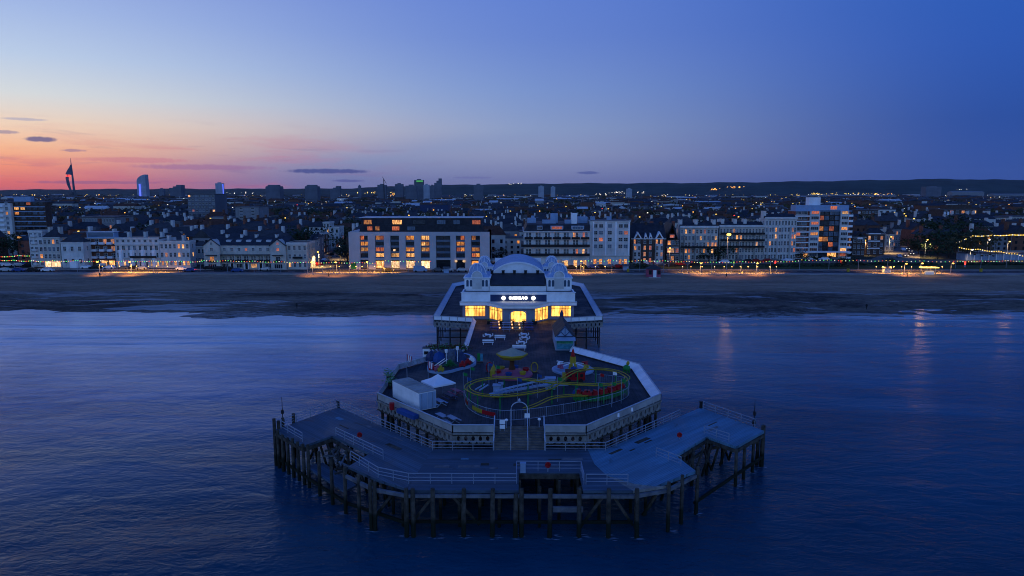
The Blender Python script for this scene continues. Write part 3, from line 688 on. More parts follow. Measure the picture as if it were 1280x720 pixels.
# ---- stairs
st = thing('staircase', 'wide timber steps from the landing stage up to the pier head, four handrails', 'stairs', (0, 74.2, ZL))
for k in range(9):
    mb = MB(); mb.box((0, .2 + k * .38, (k + .5) * .178 - .09 + .0), (5.7, .40, .18 + .0)); mb.box((0, .39 + k * .38, (k + .5) * .178 - .02), (5.7, .03, .17)); mb.build('step', M['step'], st)
for x in (-2.85, -.95, .95, 2.85):
    mb = MB(); w_ = .12 if abs(x) > 2 else .07
    mb.beam((x, -.1, 1.0), (x, 3.5, 2.75), w_, w_); mb.build('handrail', M['railwhite'], st)
    for yy, zz in ((-.1, 0), (1.7, .8), (3.5, 1.6)):
        mb = MB(); mb.beam((x, yy, zz), (x, yy, zz + 1.12), w_, w_); mb.build('post', M['railwhite'], st)

# landing boards cover the slot of the stairs
t = thing('entrance_arch', 'thin white hoop arch over the head of the stairs with a lamp on top', 'arch', (0, 77.6, ZU))
mb = MB(); c0 = [(-.95, 0, 0), (-.95, 0, 2.0)] + [(-.95 * cos(a), 0, 2.0 + .85 * sin(a)) for a in [pi * k / 10 for k in range(1, 10)]] + [(.95, 0, 2.0), (.95, 0, 0)]
mb.tube(c0, .06, 6); mb.build('hoop', M['railwhite'], t); mb = MB(); mb.lathe(0, 0, [(.05, 2.85), (.14, 2.95), (.14, 3.1), (.02, 3.3)], 8); mb.build('lamp', M['railwhite'], t)
for k, (px, py, h, l) in enumerate(((628, 539, 1.1, 'white notice board pair on the left of the stairs'), (659, 533, 1.3, 'white notice board right of the hoop arch'))):
    t = thing('notice_board', l, 'notice board', at(px, py, ZU) + (ZU,), group='notice boards at the stairs')
    mb = MB(); mb.box((0, 0, h), (.62, .06, .5)); mb.build('panel', M['white'], t)
    if k == 0: mb = MB(); mb.box((0, 0, h - .58), (.6, .06, .45)); mb.build('panel', M['white'], t)
    for s in (-.25, .25):
        mb = MB(); mb.box((s, .05, h / 2), (.05, .05, h)); mb.build('leg', M['steel'], t)
for px, py, l in ((633, 529, 'round white lamp on a short post left of the arch'), (674, 528, 'round white lamp on a short post right of the arch')):
    t = thing('lamp_post', l, 'lamp', at(px, py + 6, ZU) + (ZU,), group='globe lamps at the stairs')
    mb = MB(); mb.cyl(0, 0, 0, .8, .05, .05, 6); mb.build('post', M['steel'], t)
    mb = MB(); mb.sm = True; mb.lathe(0, 0, [(0, .78), (.15, .84), (.2, .95), (.15, 1.06), (0, 1.12)], 10); mb.build('globe', M['white'], t)
for px, py, l in ((773, 524, 'white lamp stub on the south east parapet, nearer the stairs'), (790, 517, 'white lamp stub on the south east parapet, farther out')):
    x, y = at(px, py, ZU + .9)
    t = thing('lamp_post', l, 'lamp', (x, y, ZU + .9), group='lamp stubs on the parapet')
    mb = MB(); mb.cyl(0, 0, 0, .35, .05, .05, 6); mb.build('post', M['steel'], t)
    mb = MB(); mb.cyl(0, 0, .3, .7, .13, .1, 8); mb.build('lantern', M['white'], t)

# ---- figure-of-eight coaster
def curve(pts, per=6, closed=True):
    out = []; n = len(pts)
    rng = range(n) if closed else range(n - 1)
    for i in rng:
        p0, p1, p2, p3 = [Vector(pts[(i + k) % n] if closed else pts[max(0, min(n - 1, i + k))]) for k in (-1, 0, 1, 2)]
        for k in range(per):
            t_ = k / per; out.append(.5 * ((2 * p1) + (-p0 + p2) * t_ + (2 * p0 - 5 * p1 + 4 * p2 - p3) * t_ ** 2 + (-p0 + 3 * p1 - 3 * p2 + p3) * t_ ** 3))
    if not closed: out.append(Vector(pts[-1]))
    return out
def P(px, py, z): x, y = at(px, py, z); return (x, y, z)
zt = ZU + 2.5
co_ = thing('roller_coaster', 'small yellow tracked figure-of-eight coaster on green posts with red train', 'fairground ride')
trk = curve([P(584, 485, zt), P(597, 492, zt - .1), P(625, 494.5, zt - .2), P(660, 491, zt - .3), P(690, 484, zt - .3), P(705, 472, zt - .2), P(722, 463, zt), P(745, 460.5, zt), P(770, 463.5, zt), P(784, 471, zt),
             P(777, 477, zt), P(755, 480.5, zt), P(720, 479.5, zt), P(690, 477.5, zt), P(660, 474, zt), P(630, 471.5, zt), P(603, 474, zt), P(588, 479, zt)], 7)
def track(pts, name='track', closed=True, m='yelpaint'):
    N = len(pts)
    for off in (-.32, .32):
        q = []
        for i, p in enumerate(pts):
            d = (pts[(i + 1) % N] - pts[i - 1]) if closed or 0 < i < N - 1 else (pts[min(N - 1, i + 1)] - pts[max(0, i - 1)])
            n = Vector((-d.y, d.x, 0)).normalized(); q.append(p + n * off)
        mb = MB(); mb.sm = True; mb.tube(q, .055, 5, closed=closed); mb.build(name, M[m], co_)
    mb = MB(); mb.sm = True; mb.tube([p - Vector((0, 0, .18)) for p in pts], .07, 5, closed=closed); mb.build('track_spine', M[m], co_)
track(trk)
for i in range(0, len(trk), 7):
    p = trk[i]; mb = MB(); mb.cyl(p.x, p.y, ZU, p.z - .15, .09, .07, 6); mb.build('support_post', M['greenpaint'], co_)
    mb = MB(); mb.beam((p.x - .5, p.y, p.z - .2), (p.x + .5, p.y, p.z - .2), .08, .08); mb.build('cross_arm', M['greenpaint'], co_)
trk2 = curve([P(655, 511, ZU + .9), P(672, 505, ZU + 1.2), P(690, 497, ZU + 1.5), P(712, 494, ZU + 1.3), P(740, 493, ZU + .9), P(765, 489, ZU + .8), P(777, 483.5, ZU + .8)], 6, False)
track(trk2, closed=False)
tg = curve([P(718, 494, ZU + .7), P(740, 496, ZU + .7), P(762, 492, ZU + .7), P(778, 486, ZU + .7)], 6, False)
mb = MB()
for a, b in zip(tg, tg[1:]): mb.beam(a - Vector((0, 0, .2)), b - Vector((0, 0, .2)), 1.1, .5)
mb.build('platform', M['greenpaint'], co_)
for k in range(11):
    p = tg[1 + int(k * (len(tg) - 3) / 10)]; q = tg[2 + int(k * (len(tg) - 3) / 10)]; rz = math.atan2((q - p).y, (q - p).x)
    mb = MB(); z = p.z + .45; mb.box((p.x, p.y, z), (.85, .7, .4), rz, taper=.85); mb.box((p.x, p.y, z + .28), (.3, .6, .3), rz)
    mb.build('train_car', M['redpaint'] if k else M['bluepaint'], co_)
# station: long sloping ramps with slatted blue-white sides
def ramp_slab(a, b, wd, name='ramp', m='ltblue', th=.16):
    mb = MB(); mb.beam(a, b, wd, th); return mb.build(name, M[m], co_)
ramp_slab(P(612, 493, ZU + .7), P(692, 479, ZU + 1.6), .7); ramp_slab(P(665, 483, ZU + 1.3), P(710, 480.5, ZU + 1.3), .5)
ramp_slab(P(618, 489, ZU + 1.7), P(684, 473.5, ZU + 2.4), .35)
ramp_slab(P(594, 487, ZU + 1.4), P(606, 480, ZU + 1.7), .12); ramp_slab(P(599, 488, ZU + 1.4), P(610, 481, ZU + 1.7), .12)
a, b = Vector(P(618, 489, ZU + 1.3)), Vector(P(684, 474.5, ZU + 2.1))
for q in along(a, b, .55):
    mb = MB(); mb.box((q[0], q[1], q[2] - .25), (.1, .1, .9)); mb.build('ramp_stud', M['ltblue'], co_)
for (px, py, w_) in ((621, 482, .9), (688, 473, 1.3), (626, 480, .5)):
    x, y, z = P(px, py, ZU + 1.6); mb = MB(); mb.box((x, y, ZU + .9), (w_, .9, 1.5)); mb.box((x, y, ZU + 1.7), (w_ + .2, 1.1, .08)); mb.build('operator_booth', M['ltblue'], co_)
# flags on the posts
for k, (px, py, c) in enumerate(((584, 474, 'bluepaint'), (611, 456, 'bluepaint'), (647, 475, 'bluepaint'), (672, 470, 'bluepaint'), (766, 467, 'white'), (750, 469, 'redpaint'), (579, 468, 'greenpaint'), (588, 461, 'greenpaint'),
                                 (697, 474, 'greenpaint'), (765, 480, 'greenpaint'), (777, 476, 'greenpaint'), (748, 481, 'greenpaint'), (620, 459, 'greenpaint'))):
    x, y, z = P(px, py, ZU + 3.0); mb = MB(); mb.cyl(x, y, ZU, ZU + 3.3, .04, .03, 5, 0)
    vs = []; 
    for i in range(5):
        u = i / 4; vs += [(x + .55 * u, y + .08 * sin(u * 6), ZU + 3.25 - .1 * u), (x + .55 * u, y + .08 * sin(u * 6) + .01, ZU + 2.8 - .02 * u)]
    mb.add(vs, [(2 * i, 2 * i + 1, 2 * i + 3, 2 * i + 2) for i in range(4)], 1)
    tag(mb.build('small_flag', [M['steel'], M[c]]), c.replace('paint', '') + ' pennant on a thin pole, ' + nth(k) + ' of those planted round the coaster', 'flag', 'pennants round the coaster')
# mesh fence
fn = curve([P(581, 497, ZU), P(583, 508, ZU), P(598, 519, ZU), P(625, 525.5, ZU), P(655, 524.5, ZU), P(690, 520, ZU), P(725, 514, ZU), P(760, 506, ZU), P(782, 498, ZU), P(786, 489, ZU), P(777, 482, ZU), P(740, 478, ZU)], 5, False)
cf = thing('coaster_fence', 'pale mesh fence curving round the yellow coaster', 'fence')
for f in (1.25, .08):
    mb = MB(); mb.tube([p + Vector((0, 0, f)) for p in fn], .035, 5); mb.build('rail', M['steel'], cf)
mb = MB()
for a, b in zip(fn, fn[1:]):
    for q in along(a, b, .28)[:-1]: mb.beam(q + Vector((0, 0, .1)), q + Vector((0, 0, 1.22)), .012, .012)
mb.build('mesh_bars', M['steel'], cf)
for p in fn[::3]:
    mb = MB(); mb.cyl(p.x, p.y, ZU, ZU + 1.35, .035, .035, 6); mb.build('post', M['steel'], cf)
bn = [('redpaint', 4, 6), ('yelpaint', 8, 11), ('redpaint', 11, 14)]
for c, i0, i1 in bn:
    mb = MB()
    for a, b in zip(fn[i0:i1], fn[i0 + 1:i1 + 1]): mb.beam(a + Vector((0, -.06, .65)), b + Vector((0, -.06, .65)), .04, .5)
    mb.build('banner', M[c], cf)
# ---- mushroom-roofed carousel
cx_, cy_ = at(640, 469, ZU)
ca = thing('carousel', 'little carousel with yellow rimmed cream canopy and pink base', 'fairground ride', (cx_, cy_, ZU))
mb = MB(); mb.lathe(0, 0, [(3.05, 0), (3.05, .3), (2.7, .42), (.6, .9), (.4, .95), (0, .95)], 20); mb.build('base', M['pink'], ca)
mb = MB(); mb.lathe(0, 0, [(.55, .9), (.35, 1.5), (.35, 2.2), (1.0, 2.75)], 12); mb.build('column', M['redtile'], ca)
mb = MB(); mb.lathe(0, 0, [(.5, 2.75), (1.7, 2.6), (2.3, 3.1), (2.32, 3.3), (2.2, 3.34)], 8); mb.build('canopy_rim', M['yelpaint'], ca)
mb = MB(); mb.lathe(0, 0, [(2.2, 3.3), (1.3, 3.6), (.1, 4.15), (0, 4.2)], 8); mb.build('canopy', M['cream'], ca)
for k in range(6):
    a = k * pi / 3 + .3; mb = MB(); mb.lathe(2.15 * cos(a), 2.15 * sin(a), [(.1, .4), (.42, .55), (.5, .95), (.3, .85), (0, .8)], 10); mb.build('tub', M[('redpaint', 'bluepaint', 'yelpaint')[k % 3]], ca)
for k in range(8):
    a = k * pi / 4; mb = MB(); mb.beam((.3 * cos(a), .3 * sin(a), 2.3), (1.9 * cos(a), 1.9 * sin(a), 2.85), .07, .07); mb.build('strut', M['railwhite'], ca)
for k, s in enumerate((-1, 1)):
    x, y = at(640 + s * 28, 466, ZU)
    t = thing('ride_entrance', ('red ring gate on the left of the carousel', 'orange ring gate on the right of the carousel')[k], 'gate', (x, y, ZU), group='ring gates of the carousel')
    mb = MB(); mb.tube([(cos(a) * .5, 0, .85 + sin(a) * .75) for a in [2 * pi * i / 14 for i in range(14)]], .09, 6, closed=True); mb.build('ring', M['redpaint' if k == 0 else 'yelpaint'], t)
    mb = MB(); mb.box((0, 0, .05), (1.2, .4, .1)); mb.build('base', M['dark'], t)
x, y = at(617, 470, ZU); t = thing('bell_tent', 'small yellow pointed tent beside the carousel', 'tent', (x, y, ZU))
mb = MB(); mb.lathe(0, 0, [(.55, 0), (.5, .8), (.1, 1.7), (0, 1.8)], 8); mb.build('cover', M['yelpaint'], t); mb = MB(); mb.cyl(0, 0, 1.7, 2.2, .03, .03, 5); mb.build('pole', M['steel'], t)
# ---- rocket ride
x, y = at(716, 463, ZU)
rk = thing('rocket_ride', 'round children\'s ride on a pale platform with a red and yellow rocket', 'fairground ride', (x, y, ZU))
mb = MB(); mb.lathe(0, 0, [(3.2, 0), (3.2, .25), (3.0, .32), (0, .33)], 24); mb.build('platform', M['ltblue'], rk)
mb = MB(); mb.b2(-1.9, .2, -4.3, -2.6, .0, .3); mb.build('ramp', M['ltblue'], rk)
mb = MB(); mb.lathe(0, 0, [(.7, .33), (.5, 1.2), (.45, 2.2)], 10); mb.build('hub', M['yelpaint'], rk)
mb = MB(); mb.lathe(0, 0, [(.34, 1.7), (.28, 2.5), (.16, 3.1), (0, 3.5)], 10); mb.build('rocket', M['redpaint'], rk)
for k in range(6):
    a = k * pi / 3 + .5; c, s = cos(a), sin(a); mb = MB(); mb.beam((.3 * c, .3 * s, 1.2), (2.2 * c, 2.2 * s, .8), .1, .1); mb.build('arm', M['white'], rk)
    mb = MB(); mb.box((2.2 * c, 2.2 * s, .85), (1.1, .5, .45), a + pi / 2, taper=.7); mb.box((2.2 * c, 2.2 * s, 1.12), (.25, 1.1, .08), a + pi / 2); mb.build('plane', M[('redpaint', 'bluepaint', 'white', 'pink', 'bluepaint', 'yelpaint')[k]], rk)
x, y = at(716, 477, ZU); t = thing('ticket_wagon', 'red and orange wagon shaped booth inside the coaster loop', 'booth', (x, y, ZU))
mb = MB(); mb.b2(-1.0, 1.7, -.5, .5, .3, 1.5); mb.build('body', M['redpaint'], t); mb = MB(); mb.gable(-1.0, 1.7, -.5, .5, 1.5, .35, over=.1); mb.build('roof', M['redtile'], t)
mb = MB(); mb.b2(-1.5, -1.0, -.45, .45, .3, 1.3); mb.build('front', M['yelpaint'], t)
for k in (-.4, .5, 1.2):
    mb = MB(); mb.b2(k - .2, k + .2, -.53, -.5, .8, 1.25); mb.build('window', M['dark'], t)
for k in (-.6, 1.1):
    mb = MB(); mb.tube([(k, -.55, .3), (k, .55, .3)], .3, 10); mb.build('wheel', M['dark'], t)
# ---- hut with pitched roof
hx, hy = at(706, 438, ZU)
hu = thing('food_hut', 'tall narrow hut with steep roof, blue awning and green lit counter', 'hut', (hx, hy, ZU))
mb = MB(); mb.b2(-1.6, 1.6, 0, 9.5, 0, 2.4); mb.build('wall', M['ltblue'], hu)
mb = MB(); mb.gable(-1.6, 1.6, .0, 9.5, 2.4, 2.0, 'y', over=.15); mb.build('roof', M['slate2'], hu)
mb = MB(); mb.gable(-1.5, 1.5, -.25, .0, 2.45, 1.85, 'y', over=.0); mb.build('gable_panel', M['ltblue'], hu)
for a, b in (((-1.4, 2.5), (0, 4.2)), ((1.4, 2.5), (0, 4.2)), ((0, 2.5), (0, 4.2)), ((-1.4, 2.5), (1.4, 2.5)), ((-.7, 3.3), (.0, 2.5)), ((.7, 3.3), (0, 2.5))):
    mb = MB(); mb.beam((a[0], -.3, a[1]), (b[0], -.3, b[1]), .08, .1); mb.build('timber_frame', M['navy'], hu)
mb = MB(); vs = [(-1.75, 0, 2.4), (1.75, 0, 2.4), (1.75, -1.2, 2.0), (-1.75, -1.2, 2.0)]; vs += [(a, b, c - .12) for a, b, c in vs]
mb.add(vs, [(0, 1, 2, 3), (7, 6, 5, 4), (0, 4, 5, 1), (1, 5, 6, 2), (2, 6, 7, 3), (3, 7, 4, 0)]); mb.build('awning', M['ltblue'], hu)
M['gpanel'] = mat('green_menu_panel', (.05, .30, .16), .5, var=.4, vs=2)
M['bpanel'] = mat('teal_counter_panel', (.06, .26, .36), .5, var=.4, vs=2)
mb = MB(); mb.b2(-1.4, 1.4, -.06, 0, 1.2, 1.95); mb.build('menu_panel', M['gpanel'], hu)
mb = MB(); mb.b2(-1.4, 1.4, -.12, 0, .25, 1.1); mb.build('counter', M['bpanel'], hu)
mb = MB(); mb.lathe(0, 9, [(.35, 2.2), (.32, 4.9), (.0, 5.6)], 8); mb.build('finial', M['navy'], hu)
# ---- container, gazebo, bench and tables
cpts = [at(491, 497, ZU), at(524, 514.5, ZU)]
cdx, cdy = cpts[1][0] - cpts[0][0], cpts[1][1] - cpts[0][1]; cang = math.atan2(cdy, cdx); cl = sqrt(cdx ** 2 + cdy ** 2)
ct = thing('storage_container', 'white steel storage container with grey ribbed roof and blue end doors', 'container', (cpts[0][0], cpts[0][1], ZU), cang)
mb = MB(); mb.b2(0, cl, 0, 2.4, .08, 2.3)
for i in range(24): mb.b2(.1 + i * (cl - .2) / 24, .1 + (i + .5) * (cl - .2) / 24, -.035, 0, .15, 2.2)
mb.build('body', M['white'], ct)
mb = MB(); mb.b2(-.04, cl + .04, -.04, 2.44, 2.3, 2.36)
for i in range(1, 7): mb.b2(i * cl / 7 - .05, i * cl / 7 + .05, -.02, 2.42, 2.36, 2.42)
mb.build('roof', M['concrete'], ct)
for i in range(2):
    mb = MB(); mb.b2(cl, cl + .05, .06 + i * 1.17, 1.17 + i * 1.17, .15, 2.22)
    d = mb.build('door', M['ltblue'], ct); mb = MB(); mb.cyl(cl + .09, .35 + i * 1.5, .2, 2.2, .03, .03, 6); mb.build('lock_bar', M['steel'], d)
gx, gy = at(548, 498, ZU)
gz = thing('gazebo', 'white pop-up gazebo with open sides beside the storage container', 'gazebo', (gx, gy, ZU), cang)
mb = MB(); mb.lathe(0, 0, [(2.35, 2.05), (2.35, 2.25), (.9, 2.75), (.1, 3.25), (0, 3.3)], 4); g = mb.build('canopy', M['curt'], gz); g.rotation_euler[2] = pi / 4
for sx in (-1, 1):
    for sy in (-1, 1):
        mb = MB(); mb.box((sx * 1.6, sy * 1.6, 1.05), (.06, .06, 2.1)); mb.build('leg', M['steel'], gz)
M['dkred'] = mat('dark_red_fabric', (.10, .015, .02), .8)
def table(x, y, z, label, m='white', rz=0, group='tables on the pier head', long=False):
    t = thing('picnic_table', label, 'table', (x, y, z), rz, group)
    mb = MB(); mb.b2(-.9, .9, -.38, .38, .7, .76); mb.build('tabletop', M[m], t)
    for s in (-1, 1):
        mb = MB(); mb.b2(-.9, .9, s * .7 - .14, s * .7 + .14, .42, .47); mb.build('seat', M[m], t)
        mb = MB(); mb.beam((s * .6, -.72, .02), (s * .6, .3, .72), .06, .08); mb.beam((s * .6, .72, .02), (s * .6, -.3, .715), .06, .08); mb.build('leg', M[m], t)
for k, (px, py, l, m) in enumerate(((549, 507, 'picnic table under the white gazebo', 'ltblue'), (562, 500, 'dark picnic table just right of the gazebo', 'navy'), (552, 526, 'pale picnic table near the front parapet', 'steel'),
                                    (565, 529, 'pale picnic table between the parapet and the coaster fence', 'steel'), (570, 494, 'reddish picnic table behind the gazebo', 'pink'))):
    x, y = at(px, py, ZU); table(x, y, ZU, l, m, cang)
def bench(px, py, label, m, L=2.0):
    x, y = at(px, py, ZU); t = thing('bench', label, 'bench', (x, y, ZU), 0, 'long benches on the neck')
    mb = MB(); mb.b2(-L / 2, L / 2, -.2, .2, .42, .48); mb.build('seat', M[m], t); mb = MB(); mb.beam((-L / 2, .26, .75), (L / 2, .26, .75), .05, .3); mb.build('backrest', M[m], t)
    for s in (-1, 1): mb = MB(); mb.b2(s * L * .4 - .04, s * L * .4 + .04, -.2, .25, 0, .42); mb.build('leg', M[m], t)
bench(610, 431, 'white bench on the neck, nearer the carousel', 'white'); bench(625, 425, 'white bench on the neck, nearer the pavilion', 'white')
M['glowt'] = emat('sunlit_table_top', (1, 1, 1), 0)
def cafe(px, py, label, m='white', lit=0):
    x, y = at(px, py, ZU); t = thing('cafe_table', label, 'table', (x, y, ZU), 0, 'round cafe tables on the neck')
    mb = MB(); mb.lathe(0, 0, [(.55, .70), (.55, .75), (0, .76)], 14); mb.build('tabletop', M[m], t)
    mb = MB(); mb.cyl(0, 0, 0, .7, .06, .05, 6); mb.build('leg', M['steel'], t)
    for k in range(4):
        a = k * pi / 2 + .5; mb = MB(); mb.box((.8 * cos(a), .8 * sin(a), .42), (.36, .36, .06), a); mb.box((.98 * cos(a), .98 * sin(a), .62), (.05, .36, .4), a)
        mb.build('seat', M[m], t)
for px, py, l in ((610, 423, 'white round table alone on the west half of the neck'), (655, 422, 'white round table, farthest of the bright line'), (656, 426.5, 'white round table, second of the bright line'),
                  (652, 432, 'white round table, nearest of the bright line')): cafe(px, py, l)
bench(649, 438, 'white bench closing the bright line of tables', 'white', 2.4)
# terrace seating with parasols in front of the doors
for k, (px, c) in enumerate(((618, 'bluepaint'), (633, 'ltblue'), (648, 'cream'), (661, 'bluepaint'))):
    for j, py in enumerate((407.5, 413.5)):
        x, y = at(px, py, ZU); table(x, y, ZU, ('blue', 'light blue', 'cream', 'dark blue')[k] + ' terrace table, ' + nth(k) + ' from left in the ' + ('row by the doors', 'outer row')[j], c, 0, 'terrace tables in front of the pavilion')
for k, px in enumerate((612, 626, 640, 655, 668)):
    x, y = at(px, 405, ZU); t = thing('planter', 'dark planter box by the pavilion doors, ' + nth(k) + ' from left', 'planter', (x, y, ZU), 0, 'planters at the doors')
    mb = MB(); mb.box((0, 0, .3), (1.0, .4, .6)); mb.build('box', M['dark'], t)
    mb = MB()
    for i in range(60): mb.box((R.uniform(-.45, .45), R.uniform(-.2, .2), R.uniform(.6, 1.0)), (.12, .1, .02), R.uniform(0, 3))
    mb.build('foliage', M['greenpaint'], t)
# ---- jeep safari ride on a kidney-shaped kerb
jp = [at(px, py, ZU) for px, py in ((534, 461), (536, 465.5), (548, 467.5), (562, 466.5), (575, 463), (588, 460), (595, 456), (593, 449), (583, 444), (566, 444), (549, 449), (538, 455))]
jx, jy = jp[3]
jr = thing('safari_ride', 'children\'s jeep ride with rocky blue backdrop on a kidney shaped kerb', 'fairground ride')
JP = [(p.x, p.y) for p in curve([(a, b, 0) for a, b in jp], 4)]
mb = MB(); mb.prism(JP, ZU, ZU + .35); mb.build('kerb', M['ltblue'], jr)
cxm = sum(p[0] for p in JP) / len(JP); cym = sum(p[1] for p in JP) / len(JP)
mb = MB(); mb.prism([(cxm + (a - cxm) * .9, cym + (b - cym) * .9) for a, b in JP], ZU + .3, ZU + .37); mb.build('track_bed', M['asph'], jr)
def rocks(px0, px1, py, z0, hgt, cnt, mset, name):
    for k in range(cnt):
        px = px0 + (px1 - px0) * (k + .5) / cnt; x, y = at(px, py + R.uniform(-2, 2), z0)
        mb = MB(); r_ = R.uniform(.7, 1.1); h_ = hgt * R.uniform(.7, 1.15)
        pr = [(r_ * 1.1, 0), (r_ * R.uniform(.8, 1), h_ * .4), (r_ * R.uniform(.45, .7), h_ * .8), (.05, h_)]
        mb.lathe(x, y, [(a, b + z0) for a, b in pr], 7)
        mb.v = [(a + R.uniform(-.12, .12), b + R.uniform(-.12, .12), c + R.uniform(-.1, .1)) for a, b, c in mb.v]
        mb.build(name, M[mset[k % len(mset)]], jr)
M['rock'] = mat('painted_rockwork', (.10, .12, .16), .9, var=.5, vs=1.5)
rocks(537, 580, 450, ZU + .3, 1.9, 9, ('navy', 'rock', 'bluepaint', 'rock'), 'rock')
for k in range(12):
    x, y = at(536 + 48 * (k + .5) / 12, 449, ZU); mb = MB()
    for i in range(50):
        mb.box((x + R.gauss(0, .5), y + R.gauss(0, .35), ZU + 2.0 + R.gauss(0, .25)), (.22, .16, .05), R.uniform(0, 3))
    mb.build('foliage', M[('redtile', 'greenpaint', 'redtile')[k % 3]], jr)
for px, py in ((558, 459), (572, 455)):
    x, y = at(px, py, ZU); mb = MB(); mb.cyl(x, y, ZU + .3, ZU + 2.3, .06, .05, 6); mb.cyl(x, y, ZU + 2.3, ZU + 2.8, .2, .25, 6); mb.build('lamp_post', M['white'], jr)
for k, (px, py, c) in enumerate(((540, 462, 'redpaint'), (547, 463.5, 'pink'), (551, 464, 'yelpaint'), (578, 458, 'redpaint'), (585, 455, 'redpaint'), (589, 452, 'white'), (577, 449, 'white'))):
    x, y = at(px, py, ZU + .4); mb = MB(); mb.box((x, y, ZU + .75), (1.0, .55, .4), .3, taper=.9); mb.box((x, y, ZU + 1.1), (.4, .5, .35), .3, taper=.8)
    for s in (-1, 1): mb.tube([(x + s * .3, y - .32, ZU + .5), (x + s * .3, y + .32, ZU + .5)], .15, 8)
    mb.build('jeep', M[c], jr)
for px0, py0, px1, py1 in ((542, 458, 556, 450), (545, 459, 559, 451)):
    a, b = at(px0, py0, ZU + .6), at(px1, py1, ZU + 1.8); mb = MB(); mb.beam((a[0], a[1], ZU + .6), (b[0], b[1], ZU + 2.0), .12, .12); mb.build('slide_rail', M['white'], jr)
x, y = at(563, 461, ZU); mb = MB()
for i in range(160):
    a = R.uniform(0, 2 * pi); r_ = R.uniform(0, 1.1); mb.box((x + cos(a) * r_, y + sin(a) * r_ * .7, ZU + .5 + (1.1 - r_) * R.uniform(.2, 1)), (.25, .12, .04), a)
mb.build('bush', M['greenpaint'], jr)
x, y = at(533.5, 450, ZU); t = thing('ticket_booth', 'white ticket booth behind the left end of the jeep ride', 'booth', (x, y, ZU))
mb = MB(); mb.box((0, 0, 1.0), (1.1, 1.0, 2.0)); mb.build('body', M['white'], t); mb = MB(); mb.box((0, 0, 2.05), (1.3, 1.2, .1)); mb.build('roof', M['flatroof'], t); mb = MB(); mb.box((0, -.52, 1.3), (.7, .03, .5)); mb.build('window', M['dark'], t)
x, y = at(600, 454, ZU); t = thing('sign_board', 'green and blue ride sign board standing on the deck', 'sign', (x, y, ZU))
mb = MB(); mb.box((-.2, 0, .95), (.45, .06, 1.3)); mb.build('panel', M['greenpaint'], t); mb = MB(); mb.box((.25, 0, .95), (.4, .06, 1.2)); mb.build('panel', M['bpanel'], t)
mb = MB(); mb.box((0, .06, .15), (.9, .3, .1)); mb.build('base', M['dark'], t)
for px, py, l in ((509, 478, 'tall pole with a violet and white flag behind the container'), (535.5, 488, 'pole with a violet and white flag beside the gazebo')):
    x, y = at(px, py, ZU); t = thing('flagpole', l, 'flagpole', (x, y, ZU), 0, 'flagpoles by the container')
    mb = MB(); mb.cyl(0, 0, 0, 4.2, .05, .03, 6); mb.build('pole', M['steel'], t)
    mb = MB(); vs = []
    for i in range(6): u = i / 5; vs += [(.03 + .75 * u, .1 * sin(u * 7), 4.1 - .35 * u), (.03 + .6 * u, .1 * sin(u * 7 + .5), 3.2 - .3 * u)]
    mb.add(vs, [(2 * i, 2 * i + 1, 2 * i + 3, 2 * i + 2) for i in range(5)]); mb.mi = [i % 2 for i in range(5)]
    mb.build('flag', [M['pink'], M['white']], t)
for px, py, m, l in ((492, 512, 'redpaint', 'red oil drum behind the container corner'), (488, 486, 'dark', 'dark planter tub with scraggly shrub on the west edge'), (486, 478, 'dark', 'second dark tub with scraggly shrub, farther back')):
    x, y = at(px, py, ZU); t = thing('tub', l, 'tub', (x + (0 if py < 500 else -.2), y, ZU)); mb = MB(); mb.cyl(0, 0, 0, .9, .3, .33, 10); mb.build('body', M[m], t)
    if m == 'dark':
        mb = MB()
        for i in range(70): mb.box((R.gauss(0, .35), R.gauss(0, .35), 1.3 + R.gauss(0, .35)), (.2, .12, .04), R.uniform(0, 3))
        mb.build('foliage', M['greenpaint'], t)
mb = MB(); a, b = at(499, 515, ZU), at(520, 524, ZU); mb.beam((a[0], a[1], ZU + .25), (b[0], b[1], ZU + .25), .8, .5)
tag(mb.build('tarpaulin', M['bluepaint']), 'blue tarpaulin bundle between container and parapet', 'tarpaulin')
# playful green/yellow animal figure at the east side
x, y = at(783, 466, ZU); t = thing('play_figure', 'green and yellow climbing figure by the east parapet', 'play figure', (x, y, ZU))
mb = MB(); mb.sm = True; mb.lathe(0, 0, [(0, .2), (.6, .5), (.5, 1.0), (0, 1.3)], 8); mb.build('body', M['greenpaint'], t)
mb = MB(); mb.lathe(.2, 0, [(.15, 1.2), (.28, 1.5), (0, 1.9)], 8); mb.build('head', M['yelpaint'], t)
for s in (-.4, 0, .4): mb = MB(); mb.cyl(s, 0, 0, .5, .12, .12, 6); mb.build('leg', M['greenpaint'], t)

# ================================================================== PAVILION
pv = thing('pier_pavilion', 'white seaside pavilion with four domed turrets, barrel roof and lit glass front', 'pavilion', (0, 145.5, ZU))
def pb(name, m, fn, par=None):
    mb = MB(); fn(mb); mb.v = [(a, b - 145.5, c - ZU) for a, b, c in mb.v]; return mb.build(name, m, par or pv)
W2 = 11.8
bay = [(-6.4, 145.5), (-3.1, 141.4), (3.25, 141.4), (6.6, 145.5)]
